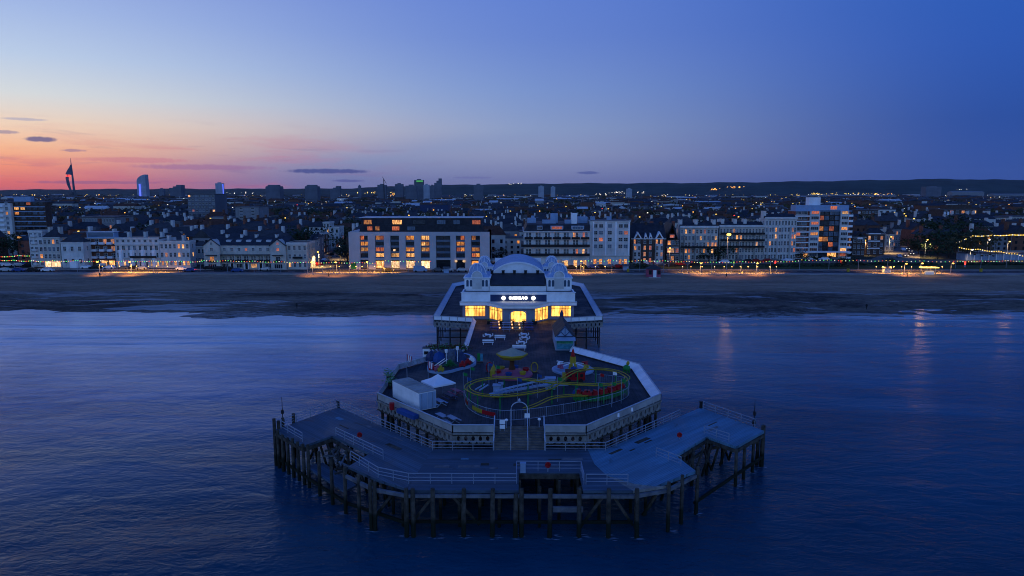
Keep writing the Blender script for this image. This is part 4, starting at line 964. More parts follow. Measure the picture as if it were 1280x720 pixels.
# ground floor wall with openings: piers + sill + lintel so the glass is set back
def opening_wall(mb, a, b, z0, z1, ops, th=.3):
    A_, B_ = Vector(a), Vector(b); d = (B_ - A_); L = d.length; d.normalize(); n = Vector((-d.y, d.x)); rz = math.atan2(d.y, d.x)
    def seg(u0, u1, za, zb):
        c = A_ + d * ((u0 + u1) / 2) + n * th / 2; mb.box((c.x, c.y, (za + zb) / 2), (u1 - u0, th, zb - za), rz)
    u = 0
    for (o0, o1, s, h) in ops:
        if o0 > u: seg(u, o0, z0, z1)
        if s > z0: seg(o0, o1, z0, s)
        if h < z1: seg(o0, o1, h, z1)
        u = o1
    if u < L: seg(u, L, z0, z1)
def glazing(a, b, ops, n_m, th=.2, m='hall'):
    A_, B_ = Vector(a), Vector(b); d = (B_ - A_); d.normalize(); n = Vector((-d.y, d.x)); rz = math.atan2(d.y, d.x)
    for (o0, o1, s, h) in ops:
        def pane(mb): c = A_ + d * ((o0 + o1) / 2) + n * th; mb.box((c.x, c.y, (s + h) / 2), (o1 - o0, .04, h - s), rz)
        wn = pb('window', M[m], pane)
        def fr(mb):
            for k in range(n_m + 1):
                u = o0 + (o1 - o0) * k / n_m; c = A_ + d * u + n * (th - .06); mb.box((c.x, c.y, (s + h) / 2), (.07, .08, h - s), rz)
            for z in (s, h - .6, h): c = A_ + d * ((o0 + o1) / 2) + n * (th - .06); mb.box((c.x, c.y, z), (o1 - o0, .07, .07), rz)
        pb('window_frame', M['dark'], fr, None)
z0, z1 = ZU, 9.35
L1 = [(.55 + .25, 5.1 - .0, 7.0, 9.0)]
opsL = [(.6, 4.8, 6.85, 9.1)]; opsR = [(.45, 4.6, 6.85, 9.1)]
slope_len = sqrt(3.3 ** 2 + 4.1 ** 2)
opsS = [(.35, slope_len - .35, 6.45, 9.1)]
opsC = [(1.55, 4.75, 6.3, 8.65)]
def gf(mb):
    opening_wall(mb, (-W2, 145.5), (-6.4, 145.5), z0, z1, opsL); opening_wall(mb, bay[0], bay[1], z0, z1, opsS); opening_wall(mb, bay[1], bay[2], z0, z1, opsC)
    opening_wall(mb, bay[2], bay[3], z0, z1, opsS); opening_wall(mb, (6.6, 145.5), (W2, 145.5), z0, z1, opsR)
    mb.b2(-W2, -W2 + .3, 145.8, 194, z0, 11.85); mb.b2(W2 - .3, W2, 145.8, 194, z0, 11.85); mb.b2(-W2 + .3, W2 - .3, 193.7, 194, z0, 11.85)
M['pavwall'] = mat('pavilion_blue_grey_wall', (.20, .24, .33), .7, var=.15)
pb('ground_floor_wall', M['pavwall'], gf)
glazing((-W2, 145.5), (-6.4, 145.5), opsL, 7); glazing(bay[0], bay[1], opsS, 5); glazing(bay[1], bay[2], opsC, 5); glazing(bay[2], bay[3], opsS, 5); glazing((6.6, 145.5), (W2, 145.5), opsR, 7)
pb('door_arch', M['ltblue'], lambda mb: mb.tube([(-1.75 + 0 * k, 141.3, 6.3) if k == 0 else ((1.75, 141.3, 6.3) if k == 12 else (-1.75 * cos(pi * (k - 1) / 10), 141.3, 8.0 + .95 * sin(pi * (k - 1) / 10))) for k in range(13)], .14, 6))
pb('floor', M['concrete'], lambda mb: mb.prism([(-W2 + .4, 145.9)] + [bay[0], (-2.9, 141.8), (3.0, 141.8), bay[3]] + [(W2 - .4, 145.9), (W2 - .4, 160), (-W2 + .4, 160)], ZU + .004, ZU + .02))
# canopy slab
can = [(-W2 - .5, 144.5), (-6.7, 144.5), (-3.4, 140.5), (3.5, 140.5), (6.9, 144.5), (W2 + .5, 144.5), (W2 + .5, 146.2), (-W2 - .5, 146.2)]
pb('canopy', M['white'], lambda mb: mb.prism(can, 9.37, 10.0))
pb('canopy_edge', M['trim'], lambda mb: mb.prism([(a * 1.006, (b - 146) * 1.05 + 146) for a, b in can], 9.99, 10.07))
pb('parapet_wall', M['white'], lambda mb: (mb.b2(-W2 - .2, -5.9, 145.3, 145.6, 10.07, 11.95), mb.b2(6.0, W2 + .2, 145.3, 145.6, 10.07, 11.95), mb.b2(-5.9, 6.0, 145.3, 145.6, 11.55, 11.95),
                                          mb.b2(-W2 - .2, -W2 + .1, 145.6, 150.9, 10.07, 11.95), mb.b2(W2 - .1, W2 + .2, 145.6, 150.9, 10.07, 11.95)))
pb('coping', M['white'], lambda mb: (mb.b2(-W2 - .35, W2 + .35, 145.15, 145.7, 11.95, 12.08)))
sb = pb('sign_board', M['navy'], lambda mb: mb.b2(-5.9, 6.0, 145.35, 145.55, 10.07, 11.55))
pb('flat_roof', M['asph'], lambda mb: mb.b2(-W2 + .3, W2 - .3, 145.6, 193.7, 11.3, 11.5))
M['signlit'] = emat('lit_sign_letters', (1, .97, .88), 5.0, sample=True)
def text(s, x, y, z, size, m, par, rz=0, name='sign_lettering', ext=.04, align='CENTER'):
    c = bpy.data.curves.new(name, 'FONT'); c.body = s; c.size = size; c.extrude = ext; c.align_x = align; c.align_y = 'CENTER'; c.offset = .015
    o = bpy.data.objects.new(name, c); COL.objects.link(o); c.materials.append(m); o.parent = par; o.location = (x, y, z); o.rotation_euler = (pi / 2, 0, rz); return o
tx = text('GAMES ISLAND', .02, 145.18 - 145.5, 10.82 - ZU, .74, M['signlit'], pv)
tx.scale = (.78, 1.0, 1); tx.data.offset = .03
bpy.context.view_layer.update()
me_ = bpy.data.meshes.new_from_object(tx.evaluated_get(bpy.context.evaluated_depsgraph_get())); me_.materials.clear(); me_.materials.append(M['signlit'])
o2 = obj('sign_lettering', me_, pv, tx.location); o2.rotation_euler = tx.rotation_euler; o2.scale = tx.scale; bpy.data.objects.remove(tx)
for s in (-1, 1):
    pb('sign_lamp', M['signlit'], lambda mb: mb.tube([(s * 3.15 + .05, 145.12, 10.82), (s * 3.15 + .05, 145.3, 10.82)], .42, 14))
# set-back attic, dark lean-to and barrel roof
pb('attic_wall', M['white'], lambda mb: mb.b2(-6.2, 6.1, 150.4, 150.7, 11.5, 12.95))
def lean(mb):
    vs = [(-6.1, 150.3, 12.95), (6.0, 150.3, 12.95), (6.0, 158.8, 14.55), (-6.1, 158.8, 14.55)]; vs += [(a, b, c - .25) for a, b, c in vs]
    mb.add(vs, [(0, 1, 2, 3), (7, 6, 5, 4), (0, 4, 5, 1), (1, 5, 6, 2), (2, 6, 7, 3), (3, 7, 4, 0)])
pb('lean_to_roof', M['slate'], lean)
for px in (615, 629, 643, 657, 672):
    x, _ = xz(px, 342, 158); pb('roof_vent', M['dark'], lambda mb: (mb.box((x, 158.2, 14.8), (.62, .5, .8)), mb.box((x, 158.2, 15.22), (.75, .62, .08))))
hw, zb, rise = 6.0, 14.3, 2.55
Rr = (hw * hw + rise * rise) / (2 * rise); ph = math.asin(hw / Rr)
arc = [(Rr * sin(-ph + 2 * ph * k / 24), zb + rise - Rr + Rr * cos(-ph + 2 * ph * k / 24)) for k in range(25)]
def barrel(mb, y0, y1, off, th):
    n = len(arc); vs = []
    for y in (y0, y1):
        for k, (a, c) in enumerate(arc): nx_, nz_ = sin(-ph + 2 * ph * k / 24), cos(-ph + 2 * ph * k / 24); vs += [(a + nx_ * off, y, c + nz_ * off), (a + nx_ * (off + th), y, c + nz_ * (off + th))]
    m = 2 * n; fs = []
    for k in range(n - 1):
        fs += [(2 * k + 1, 2 * k + 3, m + 2 * k + 3, m + 2 * k + 1), (2 * k, m + 2 * k, m + 2 * k + 2, 2 * k + 2), (2 * k, 2 * k + 2, 2 * k + 3, 2 * k + 1), (m + 2 * k, m + 2 * k + 1, m + 2 * k + 3, m + 2 * k + 2)]
    fs += [(0, 1, m + 1, m), (2 * n - 2, m + 2 * n - 2, m + 2 * n - 1, 2 * n - 1)]; mb.add(vs, fs)
M['rib'] = mat('pale_blue_ribbed_roof', (.30, .40, .58), .5, var=.15)
pb('barrel_roof', M['rib'], lambda mb: barrel(mb, 159.2, 181, 0, .15))
for y in range(160, 181, 1): pb('roof_rib', M['rib'], lambda mb: barrel(mb, y, y + .12, .15, .07)) if y % 2 == 0 else None
pb('gable_arch', M['white'], lambda mb: barrel(mb, 158.85, 159.25, -.05, .35))
def gab(mb):
    vs = [(a, 159.05, c) for a, c in arc] + [(hw, 159.05, 11.5), (-hw, 159.05, 11.5)]; n = len(vs); vs += [(a, 159.35, c) for a, b, c in vs]
    mb.add(vs, [tuple(range(n))[::-1], tuple(range(n, 2 * n))] + [(k, (k + 1) % n, n + (k + 1) % n, n + k) for k in range(n)])
    mb.b2(-hw, hw, 180.4, 180.7, 11.5, 16.0); mb.b2(-hw - .02, -hw + .25, 159.4, 180.4, 11.5, zb); mb.b2(hw - .25, hw + .02, 159.4, 180.4, 11.5, zb)
pb('gable_wall', M['white'], gab)
def turret(x0, x1, y0, zb_, k, lab):
    w_ = x1 - x0; xc = (x0 + x1) / 2; yc = y0 + w_ / 2; zt_ = zb_ + 2.35
    tr = pb('turret', M['white'], lambda mb: mb.b2(x0, x1, y0, y0 + w_, zb_ - .5, zt_)); tr['label'] = lab
    q = lambda name, m, fn: pb(name, m, fn, tr)
    q('cornice', M['white'], lambda mb: mb.b2(x0 - .22, x1 + .22, y0 - .22, y0 + w_ + .22, zt_, zt_ + .2))
    def hip(mb):
        a, b, z_a = .1, w_ * .3, zt_ + .2
        vs = [(x0 + a, y0 + a, z_a), (x1 - a, y0 + a, z_a), (x1 - a, y0 + w_ - a, z_a), (x0 + a, y0 + w_ - a, z_a), (x0 + b, y0 + b, z_a + 1.35), (x1 - b, y0 + b, z_a + 1.35), (x1 - b, y0 + w_ - b, z_a + 1.35), (x0 + b, y0 + w_ - b, z_a + 1.35)]
        mb.add(vs, [(4, 5, 6, 7), (0, 1, 5, 4), (1, 2, 6, 5), (2, 3, 7, 6), (3, 0, 4, 7)])
    q('skirt_roof', M['rib'], hip)
    def dome(mb):
        mb.sm = True; r_ = w_ * .34
        mb.lathe(xc, yc, [(r_, zt_ + .5), (r_, zt_ + 1.3)] + [(r_ * cos(pi / 2 * i / 7), zt_ + 1.3 + r_ * .95 * sin(pi / 2 * i / 7)) for i in range(1, 8)], 20)
    q('dome', M['rib'], dome)
    def ribs(mb):
        r_ = w_ * .35
        for i in range(12):
            a = i * pi / 6; mb.tube([(xc + cos(a) * r_ * cos(pi / 2 * j / 6), yc + sin(a) * r_ * cos(pi / 2 * j / 6), zt_ + 1.3 + r_ * .95 * sin(pi / 2 * j / 6)) for j in range(6)], .05, 4)
    q('dome_rib', M['white'], ribs)
    q('dome_rim', M['white'], lambda mb: mb.tube([(xc - w_ * .36 * cos(a), y0 + w_ * .2, zt_ + .3 + w_ * .36 * 1.45 * sin(a)) for a in [pi * i / 14 for i in range(15)]], .09, 5))
    # front arched gable
    def fg(mb):
        aw = w_ * .19; vs = [(xc - aw, y0 - .1, zb_ + .1)] + [(xc - aw * cos(a), y0 - .1, zt_ + .45 + aw * sin(a)) for a in [pi * i / 10 for i in range(11)]] + [(xc + aw, y0 - .1, zb_ + .1)]
        n = len(vs); vs += [(a, y0 + .35, c) for a, b, c in vs]; mb.add(vs, [tuple(range(n)), tuple(range(n, 2 * n))[::-1]] + [(k, n + k, n + (k + 1) % n, (k + 1) % n) for k in range(n)])
    q('arched_panel', M['white_wall'], fg)
    q('arch_moulding', M['white'], lambda mb: mb.tube([(xc - w_ * .21, y0 - .15, zt_ + .1)] + [(xc - w_ * .21 * cos(a), y0 - .15, zt_ + .45 + w_ * .21 * sin(a)) for a in [pi * i / 12 for i in range(13)]] + [(xc + w_ * .21, y0 - .15, zt_ + .1)], .11, 5))
    for u in (.12, .26, .74, .88):
        def wn(mb):
            ww = .26; cxx = x0 + w_ * u; vs = [(cxx - ww, y0 - .02, zb_ + .55), (cxx + ww, y0 - .02, zb_ + .55)] + [(cxx + ww * cos(a), y0 - .02, zb_ + 1.75 + ww * sin(a)) for a in [pi * i / 6 for i in range(7)]]
            n = len(vs); vs += [(a, y0 + .03, c) for a, b, c in vs]; mb.add(vs, [tuple(range(n)), tuple(range(n, 2 * n))[::-1]] + [(k, n + k, n + (k + 1) % n, (k + 1) % n) for k in range(n)])
        q('window', M['bluepane'], wn)
turret(-11.75, -6.25, 151, 11.95, 0, 'front west domed turret'); turret(6.2, 11.7, 151, 11.95, 1, 'front east domed turret')
turret(-10.6, -6.3, 173, 12.0, 2, 'rear west domed turret'); turret(6.25, 10.6, 173, 12.0, 3, 'rear east domed turret')
pb('side_wing_roof', M['rib'], lambda mb: (mb.b2(-11.7, -6.3, 156.8, 173, 12.6, 13.4), mb.b2(6.3, 11.7, 156.8, 173, 12.6, 13.4)))
pb('rear_block', M['white_wall'], lambda mb: mb.b2(-11.5, 11.5, 181.2, 193.5, 11.5, 12.4))

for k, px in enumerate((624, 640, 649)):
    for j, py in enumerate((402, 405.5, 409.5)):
        x, y = at(px + (j - 1) * .6, py, ZU + .9); t = thing('added_table_glow', 'added glow for warm table reflections, ' + nth(j) + ' from the doors in ' + nth(k) + ' file from left', 'lantern', (x, y, ZU + .76), 0, 'added glows for table reflections')
        mb = MB(); mb.cyl(0, 0, 0, .3, .15, .12, 8); mb.build('glass', M['reflectglow'], t); mb = MB(); mb.cyl(0, 0, .3, .36, .16, .05, 8); mb.build('cap', M['dark'], t)  # added glowing cups imitate warm window reflections on the terrace furniture

# ================================================================== TOWN
_w = {}
def window_mesh(w_, h_, pane, style=0, frame='trim'):
    k = (round(w_, 2), round(h_, 2), pane, style, frame)
    if k in _w: return _w[k]
    mb = MB(); t = .09
    mb.box((0, -.01, 0), (w_, .02, h_), mi=0)
    for s in (-1, 1):
        mb.box((s * (w_ / 2 + t / 2), -.04, 0), (t, .10, h_ + 2 * t), mi=1); mb.box((0, -.04, s * (h_ / 2 + t / 2)), (w_, .10, t), mi=1)
    mb.box((0, -.06, -h_ / 2 - t), (w_ + .4, .22, .1), mi=1)
    if style == 0: mb.box((0, -.035, 0), (w_, .05, .07), mi=1); mb.box((0, -.035, 0), (.06, .05, h_), mi=1)
    elif style == 1:
        for u in (-.25, 0, .25): mb.box((u * w_, -.035, 0), (.06, .05, h_), mi=1)
    _w[k] = mb.mesh('window', [M[pane], M[frame]]); return _w[k]
def pane_pick(lit, rnd=R):
    r_ = rnd.random()
    if r_ > lit: return 'bluepane' if rnd.random() < .25 else 'glass'
    return rnd.choice(('lit', 'lit', 'litb', 'litr'))
class B:
    """one building: a local frame whose x runs along its front from x0, y into the depth; z from the ground"""
    def __init__(s, name, label, cat, x0, x1, y, depth, group=None, rz=0, z=GZ):
        s.t = thing(name, label, cat, (x0, y, z), rz, group); s.w = x1 - x0; s.d = depth
    def part(s, name, m, fn, par=None): mb = MB(); fn(mb); return mb.build(name, M[m] if isinstance(m, str) else [M[k] for k in m], par or s.t)
    def walls(s, m, h, x0=0, x1=None, y0=0, y1=None, z0=0, name='wall'):
        return s.part(name, m, lambda mb: mb.b2(x0, s.w if x1 is None else x1, y0, s.d if y1 is None else y1, z0 - (.3 if z0 == 0 else 0), h))
    def win(s, x, z, w_, h_, pane, y=0, rz=0, style=0, frame='trim'):
        return obj('window', window_mesh(w_, h_, pane, style, frame), s.t, (x, y - .003 if rz == 0 else y, z), rz)
    def grid(s, xs, zs, w_, h_, lit=.15, y=0, rz=0, style=0, frame='trim', sx=0):
        for z in zs:
            for x in xs:
                p = pane_pick(lit)
                if rz == 0: s.win(x, z, w_, h_, p, y, 0, style, frame)
                else: s.win(sx, z, w_, h_, p, x, rz, style, frame)
    def chimneys(s, xs, y, z, m='trim', h=2.0, w_=.9, d=1.8):
        for x in xs:
            c = s.part('chimney', m, lambda mb: (mb.b2(x - w_ / 2, x + w_ / 2, y, y + d, z - 1, z + h), mb.b2(x - w_ / 2 - .1, x + w_ / 2 + .1, y - .1, y + d + .1, z + h, z + h + .15)))
            s.part('chimney_pot', 'redtile', lambda mb: [mb.cyl(x, y + .35 + k * .5, z + h + .14, z + h + .6, .14, .11, 6) for k in range(3)], c)
def X(px, Y): return xz(px, 360 - F * math.tan(PIT - math.atan((H - 12) / Y)), Y)[0]
def Z(py, Y): return xz(640, py, Y)[1] - GZ
def YB(py): return at(640, py, GZ)[1]

# --- 1 tower block on the far left
Y0 = 322; b = B('tower_block', 'tall flats at the left edge with white balcony bay and dark banded side', 'tower block', X(-14, Y0), X(60, Y0), Y0, 4)
h = Z(253, Y0); b.walls('darkbrick', h); n = 11; s = h / n
xa = X(2, Y0) - X(-14, Y0); xb = X(20, Y0) - X(-14, Y0)
b.part('balcony_bay', 'white_wall', lambda mb: mb.b2(xa, xb, -1.6, 0, 0, h - .4))
for i in range(n):
    z = i * s
    b.part('balcony', 'white', lambda mb: mb.b2(xa + .2, xa + (xb - xa) * .55, -2.6, -1.6, z + .2, z + 1.15)); b.win(xa + (xb - xa) * .72, z + 1.7, 1.1, 1.3, pane_pick(.35), -1.6)
    b.part('floor_band', 'ltblue', lambda mb: mb.b2(xb + .3, b.w - .1, -.25, 0, z + .0, z + .35))
    for k in range(5): b.win(xb + 1.6 + k * (b.w - xb - 2.4) / 4.4, z + 1.75, 1.9, 1.3, pane_pick(.08), 0, 0, 1, 'dark')
b.part('roof_slab', 'flatroof', lambda mb: mb.b2(-.3, b.w + .3, -.4, b.d + .3, h, h + .35))
b.part('plant_room', 'ltblue', lambda mb: mb.b2(xb, xb + (X(41, Y0) - X(20, Y0)), 1, 3.5, h + .35, h + 2.6))
# --- 2..3 small seafront buildings on the left
def villa(px0, px1, pyt, pyb, label, wall, roofm, cols, rows, lit=.2, depth=12, rk='flat', cat='house', name='seafront_house', gh=3, chim=(), par=True, ww=1.0, wh=1.6, group=None):
    depth = min(depth, 5 if abs(px0 - 640) > 330 else 10)
    Y = YB(pyb); b = B(name, label, cat, X(px0, Y), X(px1, Y), Y, depth, group)
    h = Z(pyt, Y); b.walls(wall, h)
    sp_ = b.w / cols
    for r_ in range(rows):
        z = (r_ + .55) * (h - .4) / rows
        for c in range(cols): b.win(sp_ * (c + .5), z, min(ww, sp_ * .55), min(wh, h / rows * .55), pane_pick(lit * (1.6 if r_ == 0 else 1)), 0)
    nside = max(1, int(depth // 4))
    for sd, xx, rz_ in ((1, b.w + .003, pi / 2), (-1, -.003, -pi / 2)):
        for r_ in range(rows):
            for c in range(nside): b.win(xx, (r_ + .55) * (h - .4) / rows, .9, min(wh, h / rows * .55), pane_pick(lit), depth * (c + .5) / nside, rz_)
    if rk == 'flat':
        b.part('parapet', 'trim', lambda mb: (mb.b2(-.15, b.w + .15, -.25, 0, h - .6, h + .25), mb.b2(-.15, b.w + .15, depth, depth + .2, h - .6, h + .25), mb.b2(-.2, 0, 0, depth, h - .6, h + .25), mb.b2(b.w, b.w + .2, 0, depth, h - .6, h + .25)))
        b.part('roof', roofm, lambda mb: mb.b2(0, b.w, 0, depth, h, h + .1))
    else:
        b.part('roof', roofm, lambda mb: mb.gable(0, b.w, 0, depth, h, gh, 'x' if rk in ('x', 'hip') else 'y', hip=(gh if rk == 'hip' else 0)))
        b.part('eaves', 'trim', lambda mb: mb.b2(-.3, b.w + .3, -.35, -.2, h - .2, h + .05))
    b.chimneys([b.w * u for u in chim], depth * .45, h + (gh * .6 if rk != 'flat' else 0), wall if wall != 'white_wall' else 'trim')
    return b, h
b, h = villa(37, 54, 289, 334, 'narrow white five storey house with bay windows beside the left tower', 'white_wall', 'flatroof', 3, 5, .1, 12)
for i in range(5): b.part('bay_window', 'white_wall', lambda mb: mb.prism([(.6, 0), (1.1, -.8), (2.8, -.8), (3.3, 0)], .6 + i * h / 5, .6 + i * h / 5 + .9))
b, h = villa(54, 75, 297, 335, 'cream Victorian corner house with dormers, brightly lit shopfront at its foot', 'cream_wall', 'slate', 4, 4, .35, 12, 'hip', gh=3, chim=(.2, .8))
b.part('shopfront', 'litw', lambda mb: mb.b2(.3, b.w - .3, -.12, -.01, .4, 2.4))
b, h = villa(76, 104, 303, 335, 'low white two storey house with hipped roof left of the brown balcony block', 'white_wall', 'slate2', 3, 2, .15, 12, 'hip', gh=1.8)
b.part('porch', 'white', lambda mb: mb.b2(b.w * .45, b.w * .8, -1.6, 0, 0, 2.6))
Y0 = YB(333); b = B('apartment_block', 'brown brick flats with white balcony fronts and a blue glazed top storey', 'apartment block', X(104, Y0), X(143.5, Y0), Y0, 5)
h = Z(298, Y0); b.walls('brick', h)
for i in range(4):
    z = i * h / 4
    for k in range(4):
        x = b.w * (k + .5) / 4
        b.win(x + .9, z + 1.5, 1.3, 1.7, pane_pick(.35)); b.part('balcony', 'white', lambda mb: mb.b2(x - 1.1, x + .9, -1.2, 0, z + .35, z + 1.2)) if k % 2 == 0 or i else None
b.part('penthouse', 'ltblue', lambda mb: mb.b2(.8, b.w - .8, 1.5, 4.5, h, h + 2.3)); b.part('penthouse_glazing', 'bluepane', lambda mb: mb.b2(1.2, b.w - 1.2, 1.42, 1.5, h + .5, h + 1.9))
b.part('roof_edge', 'trim', lambda mb: mb.b2(-.1, b.w + .1, -.2, 5.1, h - .12, h + .05)); b.part('penthouse_roof', 'lead', lambda mb: mb.b2(.5, b.w - .5, 1.2, 4.8, h + 2.3, h + 2.5))
for k in (0, 2, 3): b.part('shop_window', 'litb', lambda mb: mb.b2(b.w * k / 4 + .5, b.w * (k + 1) / 4 - .5, -.1, -.02, .3, 2.2))
# --- 5 white Victorian terrace
Y0 = YB(335); b = B('victorian_hotel', 'long white Victorian hotel with bays, balcony and lit ground floor doors', 'hotel', X(144, Y0), X(199, Y0), Y0, 14)
h = Z(299, Y0); b.walls('white_wall', h); sw = b.w / 8
for k in range(8):
    x = sw * (k + .5)
    for i, zz in enumerate((1.5, 4.9, 7.6, h - .9)): b.win(x, zz * h / 11, 1.0 if k % 2 else .8, 1.7 if i < 3 else .9, ('litb' if k in (0, 1, 6, 7) else pane_pick(.3)) if i == 0 else pane_pick(.04))
for k in (1, 3, 5, 7): b.part('bay_window', 'white', lambda mb: mb.prism([(sw * k - .9, 0), (sw * k - .5, -.9), (sw * k + .5, -.9), (sw * k + .9, 0)], .2, h * .62))
for z in (h * .33, h * .8): b.part('cornice', 'trim', lambda mb: mb.b2(-.15, b.w + .15, -.5, 0, z, z + .22))
b.part('balcony', 'dark', lambda mb: (mb.b2(b.w * .35, b.w * .95, -1.1, -.5, h * .33 + .22, h * .33 + .3), mb.b2(b.w * .35, b.w * .95, -1.1, -1.05, h * .33 + .3, h * .33 + 1.0)))
b.part('roof', 'slate', lambda mb: mb.b2(0, b.w, 0, 14, h, h + .3)); b.part('parapet', 'trim', lambda mb: mb.b2(-.1, b.w + .1, -.2, .1, h - .1, h + .6)); b.chimneys([2, b.w * .5, b.w - 2], 6, h + .3)
b, h = villa(199.5, 237, 302, 335, 'plain white side wing right of the white Victorian hotel, few lit windows', 'white_wall', 'slate', 7, 3, .28, 16, 'flat', chim=(.2, .7), ww=.8)
b, h = villa(241, 256, 308, 331, 'small pale house set back between two white terraces', 'cream_wall', 'slate2', 3, 2, .05, 10, 'hip', gh=2)
# --- 7 gabled terrace
Y0 = YB(337); b = B('gabled_hotel', 'long cream hotel with a gable at each end and a dark verandah', 'hotel', X(256, Y0), X(358, Y0), Y0, 14)
h = Z(307, Y0); b.walls('cream_wall', h); g0 = X(276, Y0) - X(256, Y0); g1 = X(339, Y0) - X(256, Y0)
for (a, c, lb) in ((0, g0, 0), (g1, b.w, 1)):
    b.part('gable_bay', 'cream_wall', lambda mb: (mb.b2(a, c, -1.2, 0, -.3, h), mb.add([(a, -1.2, h), (c, -1.2, h), ((a + c) / 2, -1.2, h + 2.3), (a, 4, h), (c, 4, h), ((a + c) / 2, 4, h + 2.3)], [(0, 1, 2), (5, 4, 3), (0, 2, 5, 3), (1, 4, 5, 2)])))
    b.part('gable_roof', 'slate', lambda mb: [mb.beam((a - .3 if q else c + .3, (-1.4), h - .1), ((a + c) / 2, -1.4, h + 2.5), .12, .35) for q in (0, 1)])
    b.win((a + c) / 2, h + .8, .8, .8, 'litr' if lb else 'glass', -1.2); b.win((a + c) / 2, h - 1.4, 1.0, 1.0, 'litr' if lb else 'glass', -1.2)
    b.win((a + c) / 2, 4.1, 1.6, 1.7, 'lit' if not lb else 'glass', -1.2); b.win((a + c) / 2, 1.3, 3.0, 1.6, 'glass', -1.2, 0, 1)
    b.part('canopy', 'slate', lambda mb: mb.b2((a + c) / 2 - 2, (a + c) / 2 + 2, -2.3, -1.2, 5.4, 5.65)); b.part('balcony', 'dark', lambda mb: mb.b2((a + c) / 2 - 1.6, (a + c) / 2 + 1.6, -1.9, -1.2, 2.9, 3.5))
for k in range(7):
    x = g0 + (g1 - g0) * (k + .5) / 7
    b.win(x, h - 1.5, .9, 1.0, 'litr' if k == 3 else 'glass'); b.win(x - .5, 4.1, .7, 1.9, 'glass'); b.win(x + .6, 4.1, .7, 1.9, 'glass')
    if k % 2 == 0: b.win(x, 1.4, 2.2, 1.5, pane_pick(.15), 0, 0, 1)
    else: b.part('door', 'dark', lambda mb: mb.b2(x - .55, x + .55, -.06, 0, 0, 2.3)); b.part('door_surround', 'white', lambda mb: (mb.b2(x - .8, x - .55, -.5, 0, 0, 2.6), mb.b2(x + .55, x + .8, -.5, 0, 0, 2.6), mb.b2(x - .8, x + .8, -.5, 0, 2.6, 2.85)))
b.part('verandah_roof', 'slate', lambda mb: mb.b2(g0, g1, -1.5, 0, 5.5, 5.75)); b.part('balcony', 'dark', lambda mb: (mb.b2(g0, g1, -1.3, 0, 2.95, 3.1), mb.b2(g0, g1, -1.3, -1.25, 3.1, 3.8)))
for k in range(8): b.part('verandah_post', 'trim', lambda mb: mb.box((g0 + (g1 - g0) * k / 7, -1.35, 4.3), (.1, .1, 2.5)))
b.part('roof', 'slate', lambda mb: mb.gable(0, b.w, 0, 14, h, 3.0, 'x', over=.1))
for k in range(5): b.part('dormer', 'lead', lambda mb: mb.b2(g0 + 1 + k * (g1 - g0 - 3) / 4.2, g0 + 2.8 + k * (g1 - g0 - 3) / 4.2, 2.6, 5, h + .6, h + 1.9))
b.chimneys([g0, b.w * .38, b.w * .56, g1], 6, h + 2.0, 'trim', 1.6)
b, h = villa(358.5, 384, 304, 337, 'cream corner wing with a small dark balcony beside the west side street', 'cream_wall', 'slate', 4, 3, .12, 18, 'flat', ww=.8)
b.part('balcony', 'dark', lambda mb: mb.b2(b.w * .3, b.w * .75, -1, 0, h * .42, h * .42 + .7))
# --- 8 west side street
for k, (px0, px1, pt, pb_, l, wl, rf) in enumerate(((384.5, 390, 301, 331, 'pale house on the west side street, nearest the sea, lamp on its wall', 'cream_wall', 'slate'),
        (390, 397, 297, 325, 'pale house second from the sea on the west side street', 'grey_wall', 'slate'), (396, 403, 292, 318, 'brick house third from the sea on the west side street', 'brick', 'slate2'),
        (404, 412, 278, 306, 'tall narrow white house at the head of the west side street', 'white_wall', 'flatroof'), (413, 424, 284, 311, 'wide white house behind the dark trees of the west side street', 'white_wall', 'slate2'))):
    villa(px0, px1, pt, pb_, l, wl, rf, 2, 4 if pt < 280 else 3, .2, 10, 'hip' if rf == 'slate' else 'flat', gh=2.2, group='houses on the west side street')
# --- 9 modern hotel
Y0 = YB(336.5); b = B('modern_apartments', 'modern pale block with tall dark window bays, two dark set-back storeys', 'apartment block', X(436, Y0), X(612, Y0), Y0, 18)
h = Z(290, Y0); q = lambda px: X(px, Y0) - X(436, Y0)
b.walls('darkbrick', h, y0=.9)
bays = [(450, 460), (469, 480), (488, 499), (507, 518), (526, 537), (545, 563), (570, 581), (589, 600)]
ed = [436.01] + [e for p in bays for e in p] + [612]
M['panel_w'] = mat('pale_stone_panels', (.46, .45, .46), .75, var=.12, vs=.2)
zf = 4.0
for i in range(0, len(ed), 2):
    b.part('stone_pier', 'panel_w', lambda mb: mb.b2(q(ed[i]), q(ed[i + 1]), 0, 18 if i in (0, len(ed) - 2) else 1.2, -.3, h - 1.4))
b.part('top_band', 'panel_w', lambda mb: (mb.b2(0, b.w, -.03, 1.25, h - 1.4, h), mb.b2(0, 1, 1.25, 18, h - 1.4, h), mb.b2(b.w - 1, b.w, 1.25, 18, h - 1.4, h)))
for (a, c) in bays: b.part('spandrel', 'panel_w', lambda mb: mb.b2(q(a), q(c), .05, 1.0, zf - .45, zf + .15))
Rb = random.Random(5)
